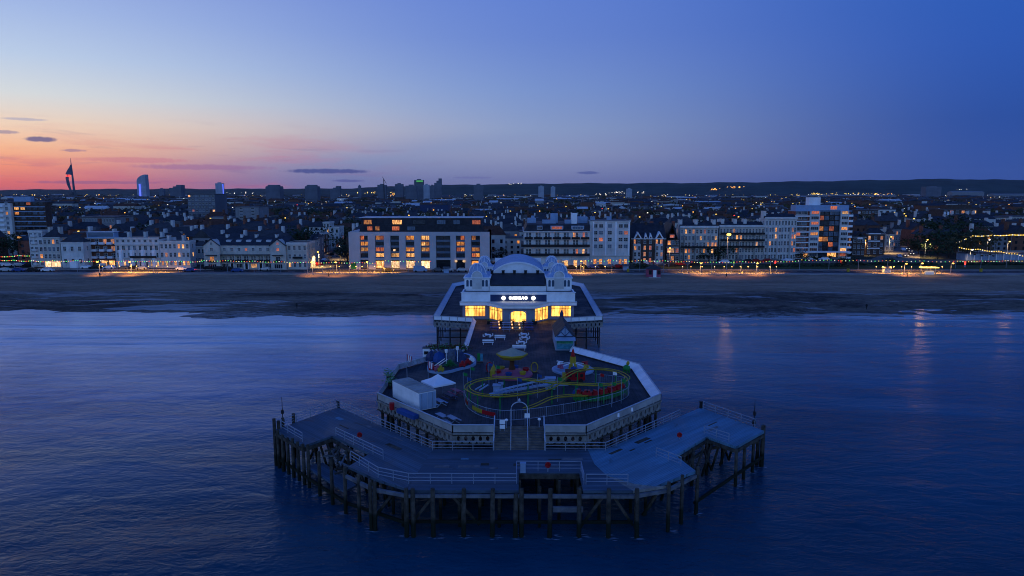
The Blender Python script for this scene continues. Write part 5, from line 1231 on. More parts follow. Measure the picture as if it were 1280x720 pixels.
for j, (a, c) in enumerate(bays):
    w_ = q(c) - q(a)
    for i in range(4):
        z = zf + (i + .5) * (h - 1.4 - zf) / 4
        lt = (j, i) in ((0, 3), (0, 2), (0, 1), (1, 0), (1, 1), (2, 0), (3, 3), (3, 1), (3, 0), (4, 3), (4, 2), (4, 1), (4, 0), (6, 3), (6, 2), (6, 1), (7, 3), (7, 1), (7, 0), (1, 3))
        for u in (.27, .73):
            p = Rb.choice(('lit', 'lit', 'litb', 'litr')) if lt and Rb.random() < .85 else 'glass'
            if i == 0 and j in (1, 2, 3): p = 'litb'
            b.win(q(a) + w_ * u, z, w_ * .40, 2.0, p, .9, 0, 1, 'dark')
        b.part('balcony_rail', 'bluepane', lambda mb: mb.b2(q(a) + .05, q(c) - .05, .25, .32, z - 1.25, z - .45))
    b.part('shop_window', {2: 'litw', 3: 'litw', 4: 'litw', 0: 'bluepane', 1: 'litb', 7: 'lit'}.get(j, 'glass'), lambda mb: mb.b2(q(a) + .15, q(c) - .15, .6, .7, .3, zf - .8))
    b.part('canopy', 'dark', lambda mb: mb.b2(q(a) + .1, q(c) - .1, -.4, .6, zf - .8, zf - .6))
b.part('side_door', 'greenpaint', lambda mb: mb.b2(.6, 2.6, -.06, 0, 0, 2.4))
h2 = Z(272, Y0 + 3) - .2
b.part('set_back_storey', 'slate', lambda mb: (mb.b2(q(448), q(602), 3, 16, h, (h + h2) / 2), mb.b2(q(450), q(600), 3.8, 15.5, (h + h2) / 2, h2)))
b.part('penthouse_roof', 'lead', lambda mb: mb.b2(q(447), q(603), 3.4, 16, h2, h2 + .25)); b.part('terrace_roof', 'lead', lambda mb: mb.b2(q(437), q(447.6), 1.3, 17.5, h, h + .12))
for a, c, m_ in ((453, 463, 'lit'), (489, 501, 'litb'), (590, 600, 'litr'), (545, 556, 'bluepane'), (566, 574, 'bluepane'), (515, 530, 'glass')): b.win((q(a) + q(c)) / 2, (h + h2) / 2 + 1.0, q(c) - q(a), 1.6, m_, 3.8, 0, 1, 'dark')
for a, c, m_ in ((458, 464, 'litr'), (468, 473, 'lit'), (489, 498, 'litr'), (508, 518, 'bluepane')): b.win((q(a) + q(c)) / 2, h + 1.2, q(c) - q(a), 1.5, m_, 3.0, 0, 1, 'dark')
for px in (570, 580):
    b.part('entrance_lamp', 'litw', lambda mb: (setattr(mb, 'sm', True), mb.lathe(q(px), -.5, [(0, 2.6), (.45, 2.8), (.6, 3.1), (.45, 3.45), (0, 3.6)], 10)))
b.part('roof_lamp', 'litw', lambda mb: mb.box((q(493), -.3, zf + 3.3), (.7, .3, .7)))
# --- 11 balconied hotel
Y0 = YB(334); b = B('balconied_hotel', 'white hotel with dark iron balconies, mansard roof and pale rooftop sheds', 'hotel', X(655, Y0), X(737, Y0), Y0, 34)
h = Z(289, Y0); b.walls('white_wall', h); L_ = b.w
zz = [1.7, 6.1, 9.6, h - 1.6]; xs = [L_ * (k + .5) / 7 for k in range(7)]
for i, z in enumerate(zz):
    for k, x in enumerate(xs):
        if i == 0: b.win(x, z, 1.3, 2.0, 'litb' if k >= 3 else pane_pick(.3), 0)
        else:
            b.win(x - .55, z, .75, 2.1, pane_pick(.06)); b.win(x + .55, z, .75, 2.1, pane_pick(.06))
for z in (4.5, 8.0): b.part('balcony', 'dark', lambda mb: (mb.b2(-1.1, L_, -1.2, 0, z, z + .14), mb.b2(-1.1, L_, -1.2, -1.14, z + .14, z + 1.0)))
for x in xs: b.part('balcony', 'dark', lambda mb: (mb.b2(x - 1.6, x + 1.6, -.9, 0, h - 3.1, h - 3.0), mb.b2(x - 1.6, x + 1.6, -.9, -.85, h - 3, h - 2.2)))
for z in (4.5, 8.0): b.part('balcony', 'dark', lambda mb: (mb.b2(-1.1, 0, 0, 34, z, z + .14), mb.b2(-1.1, -1.04, 0, 34, z + .14, z + 1.0)))
for z in zz:
    for k in range(9): b.win(-.003, z, 1.0, 2.0, pane_pick(.05), 34 * (k + .5) / 9, -pi / 2)
b.part('cornice', 'trim', lambda mb: (mb.b2(-.4, L_, -.4, 0, h - .35, h), mb.b2(-.4, 0, 0, 34, h - .35, h)))
hm = 2.6
b.part('mansard_roof', 'slate', lambda mb: mb.add([(0, 0, h), (L_, 0, h), (L_, 34, h), (0, 34, h), (1.2, 1.2, h + hm), (L_, 1.2, h + hm), (L_, 33, h + hm), (1.2, 33, h + hm)], [(3, 2, 1, 0), (4, 5, 6, 7), (0, 1, 5, 4), (1, 2, 6, 5), (2, 3, 7, 6), (3, 0, 4, 7)]))
for px0, px1, m_ in ((671, 678, 'glass'), (688, 704, 'litr'), (714, 730, 'bluepane')): b.part('dormer', 'ltblue', lambda mb: mb.b2(X(px0, Y0) - X(655, Y0), X(px1, Y0) - X(655, Y0), .35, 2.4, h + .5, h + 2.1)); b.win((X(px0, Y0) + X(px1, Y0)) / 2 - X(655, Y0), h + 1.3, (X(px1, Y0) - X(px0, Y0)) * .8, 1.0, m_, .33, 0, 1)
for px0, px1, pt, y, nm in ((641, 650, 273, 14, 0), (664, 668, 270, 20, 0), (678, 695, 275, 9, 0), (688, 697, 267, 14, 0), (714, 721, 266.5, 7, 0), (722, 734, 271, 12, 0), (706, 714, 275, 8, 0)):
    Yr = Y0 + y; b.part('rooftop_shed', 'ltblue' if px0 != 714 else 'white', lambda mb: mb.b2(max(0, X(px0, Yr) - X(655, Y0)) if px0 > 655 else 1.5, (X(px1, Yr) - X(655, Y0)) if px0 > 655 else 5, y, y + 4, h + hm, Z(pt, Yr)))
b.part('entrance_porch', 'litw', lambda mb: mb.b2(X(703, Y0) - X(655, Y0), X(710, Y0) - X(655, Y0), -1.3, -1.2, 2.2, 2.6))
b.part('porch', 'white', lambda mb: mb.b2(X(702, Y0) - X(655, Y0), X(711, Y0) - X(655, Y0), -2.4, 0, 2.9, 3.2))
# --- 12 square block
Y0 = YB(332); b = B('square_hotel', 'square pale five storey hotel with a row of lit arched ground windows', 'hotel', X(737.3, Y0), X(787, Y0), Y0, 16)
h = Z(277, Y0); b.walls('white_wall', h); q = lambda px: X(px, Y0) - X(737.3, Y0)
for i in range(5):
    z = 4.2 + i * (h - 4.4) / 4.9 + .9 if i else 1.7
    for px in ((744, 751, 762, 775.5, 782)): b.win(q(px), z, 1.5 if i else 1.1, 1.35 if i else 1.9, 'lit' if i == 0 else ('litr' if (i, px) in ((2, 751), (3, 782)) else 'bluepane' if R.random() < .4 else 'glass'), 0)
b.part('cornice', 'trim', lambda mb: (mb.b2(-.1, b.w + .2, -.35, 0, 3.9, 4.15), mb.b2(-.15, b.w + .25, -.4, 16.2, h, h + .35)))
for px in (741.5, 757, 769.5, 786): b.part('pilaster', 'white', lambda mb: mb.b2(q(px) - .3, q(px) + .3, -.18, 0, 4.15, h))
b.part('roof', 'flatroof', lambda mb: mb.b2(.3, b.w - .3, .3, 15.7, h + .35, h + .45)); b.chimneys([q(742), q(763)], 5, h + .4, 'ltblue', 1.3, 1.8)
# --- 13 gothic brick terrace and timber gabled house
Y0 = YB(329); b = B('gothic_terrace', 'dark brick Gothic terrace with pale bays and four white gabled dormers', 'terrace', X(789, Y0), X(832, Y0), Y0, 14)
h = Z(298, Y0); b.walls('darkbrick', h); q = lambda px: X(px, Y0) - X(789, Y0)
for px in (796, 824): b.part('bay_window', 'trim', lambda mb: mb.prism([(q(px - 5), 0), (q(px - 3.5), -1.2), (q(px + 3.5), -1.2), (q(px + 5), 0)], -.3, h * .78))
for i in range(4):
    z = (i + .5) * h / 4
    for px in (793.5, 798.5, 806, 813, 821, 826.5):
        on_bay = px < 800 or px > 820; b.win(q(px), z, .8, 1.6, 'lit' if (i, px) in ((3, 821), (3, 826.5), (1, 806), (2, 806), (2, 793.5), (0, 806)) else pane_pick(.1), -1.2 if on_bay and i < 3 else 0)
b.part('roof', 'slate', lambda mb: mb.gable(0, b.w, 0, 14, h, 6.0, 'x', over=.3))
for px, ww_ in ((797, 1.7), (807, .8), (813, .8), (824, 1.8)):
    b.part('dormer', 'white', lambda mb: mb.add([(q(px) - ww_, -.3, h), (q(px) + ww_, -.3, h), (q(px), -.3, h + ww_ * 1.6 + (1 if ww_ < 1 else 0)), (q(px) - ww_, 4, h), (q(px) + ww_, 4, h), (q(px), 4, h + ww_ * 1.6 + (1 if ww_ < 1 else 0))], [(0, 1, 2), (5, 4, 3), (0, 2, 5, 3), (1, 4, 5, 2), (0, 3, 4, 1)]))
    b.part('dormer_panel', 'darkbrick', lambda mb: mb.add([(q(px) - ww_ * .62, -.33, h + .15), (q(px) + ww_ * .62, -.33, h + .15), (q(px), -.33, h + ww_ * 1.1)], [(0, 1, 2)]))
b.part('cornice', 'trim', lambda mb: mb.b2(-.1, b.w + .1, -.35, 0, h - .3, h)); b.chimneys([0.8, b.w * .5, b.w - .8], 6, h + 4, 'darkbrick', 2.4)
for px in (807, 819):
    b.part('front_steps', 'trim', lambda mb: [mb.b2(q(px) - .9, q(px) + .9, -3.4 + k * .5, -2.9 + k * .5, -.2, .25 + k * .22) for k in range(6)])
Y0 = YB(328); b = B('timbered_house', 'tall timber framed house with steep white gable and glowing windows', 'house', X(833, Y0), X(849, Y0), Y0, 14)
h = Z(299, Y0); b.walls('darkbrick', h, y0=.02)
b.part('gable', 'trim', lambda mb: mb.add([(0, -.2, h), (b.w * .85, -.2, h), (b.w * .42, -.2, h + 6.6), (0, .1, h), (b.w * .85, .1, h), (b.w * .42, .1, h + 6.6)], [(0, 1, 2), (5, 4, 3), (0, 2, 5, 3), (1, 4, 5, 2), (0, 3, 4, 1)]))
b.part('timber_frame', 'dark', lambda mb: [mb.beam(a_, c_, .14, .2) for a_, c_ in (((.6, -.32, h + .1), (b.w * .42, -.32, h + 6.2)), ((b.w * .85 - .6, -.32, h + .1), (b.w * .42, -.32, h + 6.2)), ((.3, -.32, h + .05), (b.w * .8, -.32, h + .05)), ((1.2, -.32, h + 2.3), (b.w * .6, -.32, h + 2.3)))])
b.part('roof', 'slate', lambda mb: mb.gable(0, b.w * .85, .1, 14, h, 6.7, 'y', over=.3))
for i in range(3):
    for u, p in ((.22, ('glass', 'litb', 'lit')[i]), (.5, ('lit', 'litb', 'bluepane')[i]), (.85, ('glass', 'litr', 'glass')[i])): b.win(b.w * u, (i + .55) * h / 3, 1.2, 1.7, p)
b.win(b.w * .42, h + 1.3, 1.7, 1.1, 'litr', -.2); b.part('belt', 'trim', lambda mb: (mb.b2(0, b.w, -.3, 0, h / 3 - .15, h / 3 + .1), mb.b2(0, b.w, -.3, 0, 2 * h / 3 - .15, 2 * h / 3 + .1)))
# --- 14..15 white terraces on the right
def terrace(px0, px1, pt, pbm, label, rows, cols, litset, wall='white_wall', chim=(), depth=8, balz=(), bays=(), name='seafront_terrace', lit=.07):
    Y = YB(pbm); b = B(name, label, 'terrace', X(px0, Y), X(px1, Y), Y, depth); h = Z(pt, Y); b.walls(wall, h); sp_ = b.w / cols
    for r_ in range(rows):
        z = (r_ + .52) * (h - .5) / rows
        for c in range(cols):
            p = litset.get((r_, c)) or pane_pick(lit); bay = c in bays and r_ < rows - 1
            b.win(sp_ * (c + .5), z, min(1.0, sp_ * .5), min(1.9, (h / rows) * .58), p, -.9 if bay else 0)
    for c in bays: b.part('bay_window', wall, lambda mb: mb.prism([(sp_ * c - .15, 0), (sp_ * c + .1, -.9), (sp_ * (c + 1) - .1, -.9), (sp_ * (c + 1) + .15, 0)], -.3, (rows - 1) * (h - .5) / rows))
    for r_ in balz: z = r_ * (h - .5) / rows; b.part('balcony', 'dark', lambda mb: (mb.b2(.1, b.w - .1, -1.25, -.0, z - .1, z + .05), mb.b2(.1, b.w - .1, -1.25, -1.2, z + .05, z + .75)))
    for r_ in range(1, rows): z = r_ * (h - .5) / rows; b.part('string_course', 'trim', lambda mb: mb.b2(-.05, b.w + .05, -.16, 0, z - .3, z - .12))
    b.part('cornice', 'trim', lambda mb: (mb.b2(-.2, b.w + .2, -.45, 0, h - .35, h + .1), mb.b2(-.2, b.w + .2, -.2, .1, h + .1, h + .6)))
    for sd, xx, rz_ in ((1, b.w + .003, pi / 2), (-1, -.003, -pi / 2)):
        for r_ in range(rows):
            for c in range(2): b.win(xx, (r_ + .52) * (h - .5) / rows, .8, 1.5, pane_pick(.05), depth * (c + .7) / 2.4, rz_)
    b.part('roof', 'slate', lambda mb: mb.gable(.1, b.w - .1, .3, depth, h + .1, 1.8, 'x', over=0)); b.chimneys([b.w * u for u in chim], depth * .3, h + .4, 'trim', 2.6, 1.3, 3)
    b.part('door', 'dark', lambda mb: mb.b2(b.w * .5 - .5, b.w * .5 + .5, -.08, 0, 0, 2.3))
    return b
terrace(850, 897, 284, 325.5, 'cream Victorian terrace with three tall chimneys right of the timbered house', 5, 10, {(4, 1): 'litb', (4, 3): 'lit', (4, 6): 'litr', (3, 5): 'litb', (2, 8): 'lit', (2, 9): 'lit', (1, 1): 'lit', (1, 2): 'litr', (1, 8): 'litb', (2, 7): 'lit', (0, 2): 'lit'},
        'cream_wall', (.04, .45, .93), balz=(2,), bays=(1, 4, 8))
terrace(899, 955, 283, 325, 'grey-white five storey terrace, middle of the three, with thin dark balconies', 5, 14, {(3, 5): 'litb', (2, 11): 'litb', (3, 6): 'lit'}, 'cream_wall', (.1, .38, .6), balz=(2, 3, 4), bays=(2, 6, 11))
terrace(955.5, 995, 273, 325, 'taller white six storey terrace beside the tower flats', 6, 10, {(3, 8): 'litr', (3, 9): 'lit', (2, 8): 'lit', (1, 9): 'litr'}, 'white_wall', (.03,), bays=(1, 4, 8))
# --- 16 tower flats
Y0 = YB(323); b = B('tower_flats', 'nine storey tower flats, brick left, dark glass middle, white right bay', 'tower block', X(992, Y0), X(1062, Y0), Y0, 8)
h = Z(264, Y0); q = lambda px: X(px, Y0) - X(992, Y0); n = 9; s = h / n
b.part('brick_wing', 'redbrick', lambda mb: mb.b2(0, q(1010), 0, 8, -.3, h)); b.part('white_bay', 'white_wall', lambda mb: mb.b2(q(1010), q(1022), -1.0, 8, -.3, h))
b.part('glass_wing', 'darkbrick', lambda mb: mb.b2(q(1022), q(1048), 0, 8, -.3, h)); b.part('white_bay', 'white_wall', lambda mb: mb.b2(q(1048), q(1058), -1.0, 8, -.3, h)); b.part('brick_wing', 'redbrick', lambda mb: mb.b2(q(1058), q(1062), .3, 8, -.3, h))
for i in range(n):
    z = i * s
    b.part('balcony', 'white', lambda mb: (mb.b2(-.5, q(1009.5), -1.2, 0, z, z + .2), mb.b2(-.5, q(1009.5), -1.2, -1.15, z + .2, z + .5)))
    b.part('balcony', 'white', lambda mb: (mb.b2(q(1058), q(1063.5), -.9, .3, z, z + .2), mb.b2(q(1058), q(1063.5), -.9, -.85, z + .2, z + .9)))
    for px in (996.5, 1004): b.win(q(px), z + 1.7, 2.2, 1.5, pane_pick(.1), 0, 0, 1)
    b.win(q(1016), z + 1.8, 3.2, 1.2, 'litr' if i in (6, 8) else pane_pick(.15), -1.0, 0, 1)
    for k in range(4): b.win(q(1022) + (q(1048) - q(1022)) * (k + .5) / 4, z + 1.7, 2.0, 1.9, 'lit' if (i, k) in ((3, 1), (3, 0), (5, 0)) else 'litr' if R.random() < .06 else 'bluepane' if R.random() < .6 else 'glass', 0, 0, 1, 'dark')
    b.win(q(1053), z + 1.8, 2.6, 1.2, 'litb' if i == 1 else pane_pick(.15), -1.0, 0, 1)
b.part('roof_storey', 'ltblue', lambda mb: (mb.b2(q(994), q(1060), 1, 7, h, h + 2.6), mb.b2(q(992), q(1062), -.6, 8.2, h - .02, h + .25))); b.win(q(1041), h + 1.5, 2.8, 1.4, 'litr', 1.0, 0, 1)
b.part('lift_house', 'white', lambda mb: mb.b2(q(1012.5), q(1026.5), 3, 7, h + 2.6, h + 6.0))
b.part('entrance_canopy', 'white', lambda mb: mb.b2(q(1002), q(1060), -4, 0, 3.0, 3.4)); b.part('lit_lobby', 'litb', lambda mb: (mb.b2(q(1005), q(1020), -.12, -.02, .6, 2.6), mb.b2(q(1035), q(1046), -.12, -.02, .6, 2.6)))
# --- 17 houses by the east junction
for k, (px0, px1, pt, pb_, l, wl, rf, rk, rows) in enumerate((
    (1066, 1082, 296, 320, 'dark house with a pale gable right of the tower flats', 'darkbrick', 'slate', 'y', 3),
    (1083, 1106, 292, 319, 'dark brick corner house with white window bands', 'darkbrick', 'slate', 'hip', 3),
    (1108, 1118, 293, 314, 'pale terraced house nearest the sea on the east side street', 'cream_wall', 'slate2', 'y', 3),
    (1117, 1126, 287, 309, 'pale terraced house second up the east side street', 'grey_wall', 'slate2', 'y', 3),
    (1126, 1134, 283, 305, 'pale terraced house third up the east side street', 'white_wall', 'slate', 'y', 3),
    (1134, 1143, 281, 301, 'pale terraced house at the top of the east side street', 'cream_wall', 'slate2', 'y', 3))):
    b, h = villa(px0, px1, pt, pb_, l, wl, rf, 3, rows, .08, 11, rk, gh=2.6, chim=(.15,), group='houses by the east junction')
    if k == 0: b.part('gable_front', 'white', lambda mb: mb.add([(b.w * .3, -.3, h - 1), (b.w * .8, -.3, h - 1), (b.w * .55, -.3, h + 1.8), (b.w * .3, 0, h - 1), (b.w * .8, 0, h - 1), (b.w * .55, 0, h + 1.8)], [(0, 1, 2), (5, 4, 3), (0, 2, 5, 3), (1, 4, 5, 2), (0, 3, 4, 1)]))
    if k == 1: [b.part('window_band', 'white', lambda mb: mb.b2(b.w * .1, b.w * .75, -.25, -.01, z - .25, z + .25)) for z in (h * .33, h * .66, h)]
M['twr'] = mat('tower_concrete', (.13, .14, .17), .7, var=.2, vs=.05)
# --- mid-distance landmarks (things with a few parts)
def mid(name, label, cat, px0, px1, pt, pbm, wall, rows, cols, lit=.1, roof='flatroof', depth=16, pent=None, cap=None):
    Y = YB(pbm); b = B(name, label, cat, X(px0, Y), X(px1, Y), Y, depth); h = Z(pt, Y); b.walls(wall, h)
    for r_ in range(rows):
        for c in range(cols): b.win(b.w * (c + .5) / cols, (r_ + .55) * h / rows, min(2.2, b.w / cols * .6), h / rows * .5, pane_pick(lit), 0, 0, 1)
    b.part('roof', roof, lambda mb: mb.b2(-.3, b.w + .3, -.3, depth + .3, h, h + .5))
    if pent: b.part('plant_room', wall, lambda mb: mb.b2(b.w * pent[0], b.w * pent[1], 3, depth - 3, h + .5, h + 3.5))
    return b
mid('slab_flats', 'blank grey-blue slab of flats behind the gabled hotel', 'tower block', 295, 324, 259, 292, 'grey_wall', 9, 2, .03, depth=20)
mid('office_block', 'wide grey flats with a pale end strip behind the white Victorian hotel', 'tower block', 236, 270, 243, 284, 'twr', 9, 8, .08, depth=24)
mid('apartment_block', 'pale low flats with dark windows in front of the grey slab', 'apartment block', 261, 291, 272, 290, 'white_wall', 2, 6, .05)
mid('apartment_block', 'long pale flats above the brown balcony block on the left', 'apartment block', 101, 144, 272, 304, 'grey_wall', 4, 12, .03, depth=20)
mid('apartment_block', 'white modern flats with long windows up the slope right of the tower flats', 'apartment block', 1098, 1119, 262, 278, 'white_wall', 2, 3, .1)
mid('apartment_block', 'dark block with pale roof edge left of the white modern flats', 'apartment block', 1077, 1097, 263, 284, 'darkbrick', 4, 5, .05)
b = mid('apartment_block', 'modern flats with white fins and red lit windows behind the dark trees', 'apartment block', 1178, 1221, 262, 287, 'darkbrick', 4, 6, .25, pent=(.2, .9))
for u in (.02, .12, .22): b.part('fin', 'white', lambda mb: mb.b2(b.w * u, b.w * (u + .05), -.6, 0, 0, 14))
for k, (a, c, pt) in enumerate(((1211, 1240, 275), (1241, 1262, 272), (1263, 1292, 271))):
    mid('seafront_terrace', ('pale terrace above the illuminated garden, left of three', 'terrace with lit windows above the illuminated garden, middle of three', 'greyish terrace above the illuminated garden, right of three')[k], 'terrace', a, c, pt, 292, 'cream_wall', 4, 8, .12)
mid('warehouse', 'big dark blank hall behind the modern seafront block', 'warehouse', 525, 560, 256, 275, 'navy', 1, 1, 0, 'slate', 30)
# --- skyline towers
def sky_tower(label, px0, px1, pt, D, wall, kind='box', lit=.08, name='tower_block'):
    x0, x1 = X(px0, D), X(px1, D); h = Z(pt, D); t = thing(name, label, 'tower block', (x0, D, GZ)); w_ = x1 - x0; M_ = MB()
    if kind == 'cap': M_.b2(0, w_, 0, w_ * .8, 0, h * .93); M_.b2(-w_ * .02, w_ * 1.02, -1, w_ * .8 + 1, h * .25, h * .88); M_.b2(w_ * .12, w_ * .88, 2, w_ * .6, h * .93, h)
    elif kind == 'curve':
        o = [(0, 0), (w_, 0)] ; vs = []; n = 10
        for yy in (0, w_ * .7):
            vs += [(0, yy, 0), (w_, yy, 0), (w_ * .94, yy, h)] + [(w_ * (.94 - .94 * sin(pi / 2 * i / n)), yy, h - h * .30 * (i / n) ** 1.5) for i in range(1, n + 1)]
        m = n + 3; M_.add(vs, [tuple(range(m)), tuple(range(m, 2 * m))[::-1]] + [(k, m + k, m + (k + 1) % m, (k + 1) % m) for k in range(m)])
    elif kind == 'step': M_.b2(0, w_ * .6, 0, w_ * .7, 0, h * .8); M_.b2(w_ * .6, w_, 0, w_ * .7, 0, h); M_.b2(w_ * .3, w_ * .6, 2, w_ * .5, h * .8, h * .9)
    else: M_.b2(0, w_, 0, w_ * .6, 0, h); M_.b2(w_ * .3, w_ * .7, 1, w_ * .4, h, h + 3)
    M_.build('wall', M[wall], t)
    return t, w_, h
M['twr2'] = mat('tower_pale_panels', (.35, .37, .42), .7, var=.2, vs=.05)
sky_tower('dark blue curved-top tower right of the sail shaped tower', 172, 183.5, 218, 3300, 'twr2', 'curve')
sky_tower('low blocky tower right of the curved-top tower', 212, 227, 231, 2600, 'twr', 'step')
sky_tower('faint low tower just left of the blocky one', 199, 205, 236, 3000, 'twr')
sky_tower('slim tower edged in blue light, far left of the twin slabs', 270, 279, 229, 2200, 'twr2')
sky_tower('left one of two broad capped slab towers on the skyline', 333, 350, 231, 1700, 'twr', 'cap'); sky_tower('right one of two broad capped slab towers on the skyline', 382, 397, 231, 1700, 'twr', 'cap')
sky_tower('small stepped tower right of the two capped slabs', 413, 425, 232.5, 2100, 'twr', 'step'); sky_tower('thin isolated block midway along the skyline left of the crane', 448, 451.5, 232, 2400, 'twr')
sky_tower('square dark tower under the thin crane', 472, 483, 231, 2300, 'twr'); sky_tower('tower next to the right of the crane tower', 494, 504, 230, 2300, 'twr')
sky_tower('broad dull tower left of the green-topped cluster', 507, 521, 232, 2000, 'twr'); sky_tower('central tower with the green lit top', 518, 529.5, 225, 2350, 'twr')
sky_tower('wide pale block of the central tower cluster', 529.5, 537, 231, 2100, 'twr2'); sky_tower('dark low block ending the central cluster', 537.5, 543, 232, 2250, 'twr'); sky_tower('tall stepped tower at the right of the central cluster', 543, 552, 223, 2300, 'twr', 'step')
sky_tower('lonely dull tower above the modern seafront block', 592, 604, 231, 1900, 'twr'); sky_tower('left one of two small pale towers on the skyline', 673, 680, 233, 2500, 'twr2'); sky_tower('right one of two small pale towers on the skyline', 688.5, 694, 233.5, 2500, 'twr2')
sky_tower('teal glass box building before the hills at right', 1157, 1176, 233.5, 3200, 'twr'); sky_tower('blunt tower at the left end of the skyline lights', 783, 790, 236, 2600, 'twr2')
# green lit crown of the central tower
M['green_l'] = emat('green_lamp', (.1, .6, .12), .5); M['white_l'] = emat('white_lamp', (1, .9, .75), 3.0); M['warm_l'] = emat('sodium_lamp', (1, .42, .06), 4.5); M['red_l'] = emat('red_lamp', (1, .04, .02), 3.0); M['blue_l'] = emat('blue_lamp', (.1, .15, 1), 1.5); M['yel_l'] = emat('yellow_lamp', (1, .62, .1), 3.0)
mb = MB(); D = 2345; mb.b2(X(521, D), X(529, D), D - 3, D - 1, Z(227.5, D) + GZ, Z(225.5, D) + GZ); tag(mb.build('lit_parapet', M['green_l']), 'green lit crown on the tallest central tower', 'lit parapet')
mb = MB(); D = 3295; mb.b2(X(174.5, D), X(176.2, D), D, D + 3, GZ, Z(230, D) + GZ); tag(mb.build('light_strip', M['blue_l']), 'blue lit strip low on the curved-top tower', 'light strip')
mb = MB(); D = 2190; mb.b2(X(279, D), X(279.8, D), D, D + 2, GZ, Z(230, D) + GZ); tag(mb.build('light_strip', M['blue_l']), 'vertical blue light strip on the slim tower', 'light strip')
D = 2290; t = thing('crane', 'thin tower crane standing over the square dark tower', 'crane', (X(481, D), D - 10, GZ)); hc = Z(221, D)
mb = MB(); mb.b2(-1.2, 1.2, -1.2, 1.2, 0, hc * .9); mb.build('mast', M['dark'], t); mb = MB(); mb.beam((8, 0, hc * .72), (-4, 0, hc), 1.2, 1.2); mb.build('jib', M['dark'], t)
# sail-shaped observation tower
D = 3300; xc = X(92.3, D); hs = Z(198, D); ms = hs / 170
t = thing('observation_tower', 'white sail shaped observation tower rising over the sunset horizon', 'observation tower', (xc, D, GZ))
mb = MB(); mb.sm = True; mb.tube([(4 * ms, 0, 0), (2.5 * ms, 0, 60 * ms), (1 * ms, 0, 120 * ms), (0, 0, 150 * ms), (-.5, 0, 172 * ms)], 5.6 * ms, 8, r2=.5); mb.build('shaft', M['twr'], t)
mb = MB(); mb.sm = True; mb.tube([(-1 * ms, 6, 4 * ms), (-14 * ms, 6, 30 * ms), (-26 * ms, 6, 62 * ms), (-29 * ms, 6, 88 * ms), (-22 * ms, 6, 112 * ms), (-9 * ms, 6, 132 * ms), (-2 * ms, 3, 142 * ms)], 3.6 * ms, 6); mb.build('sail_arc', M['twr'], t)
mb = MB(); mb.sm = True; mb.tube([(0, -6, 6 * ms), (-8 * ms, -6, 40 * ms), (-15 * ms, -6, 80 * ms), (-14 * ms, -6, 100 * ms)], 2.6 * ms, 6); mb.build('sail_arc', M['twr'], t)
mb = MB(); mb.add([(-26 * ms, -5, 103 * ms), (-1 * ms, -5, 100 * ms), (0, -5, 142 * ms), (-9 * ms, -5, 130 * ms), (-19 * ms, -5, 116 * ms)] + [(-26 * ms, 6, 103 * ms), (-1 * ms, 6, 100 * ms), (0, 6, 142 * ms), (-9 * ms, 6, 130 * ms), (-19 * ms, 6, 116 * ms)],
    [(0, 1, 2, 3, 4), (9, 8, 7, 6, 5), (0, 5, 6, 1), (1, 6, 7, 2), (2, 7, 8, 3), (3, 8, 9, 4), (4, 9, 5, 0)]); mb.build('viewing_decks', M['twr'], t)
mb = MB(); mb.b2(-22 * ms, -4 * ms, -7, -5.5, 92 * ms, 100 * ms); mb.build('lit_deck', M['red_l'], t)
mb = MB(); mb.b2(2.0 * ms, 6.5 * ms, -8, -5, 2, 12); mb.build('base', M['twr'], t)

# ------------------------------------------------------------------ rows of houses (about 300 as things, the rest as one mass)
occ = [(X(1060, 320), X(1166, 320), 262, 345), (-1e3, X(256, 265), 262, 285)]
for o in list(COL.objects):
    if o.type == 'EMPTY' and o.parent is None and o.location.y > 262 and 'category' in o and o['category'] in ('hotel', 'terrace', 'house', 'apartment block', 'tower block', 'warehouse') and o.location.y < 1500:
        xs_ = []; ys_ = []
        for c in o.children:
            for v in c.bound_box: xs_.append(o.location.x + c.location.x + v[0]); ys_.append(o.location.y + c.location.y + v[1])
        occ.append((min(xs_) - 2, max(xs_) + 2, min(ys_) - 3, max(ys_) + 3))
streets = [(pA[0][0] - 2, pA[1][0] + 2), (pB[0][0], pB[1][0] + 2)]
def free(x0, x1, y0, y1): return not any(x0 < b_ and x1 > a_ and y0 < d_ and y1 > c_ for a_, b_, c_, d_ in occ)
HW = ('white_wall', 'cream_wall', 'grey_wall', 'brick', 'redbrick', 'darkbrick', 'brick'); HR = ('slate', 'slate2', 'slate', 'redtile', 'slate', 'slate2')
WN = {'white_wall': 'white', 'cream_wall': 'cream', 'grey_wall': 'grey', 'brick': 'brown brick', 'redbrick': 'red brick', 'darkbrick': 'dark brick'}
RN = {'slate': 'slate roof', 'slate2': 'pale slate roof', 'redtile': 'tiled roof', 'flatroof': 'flat roof'}
_hm = {}
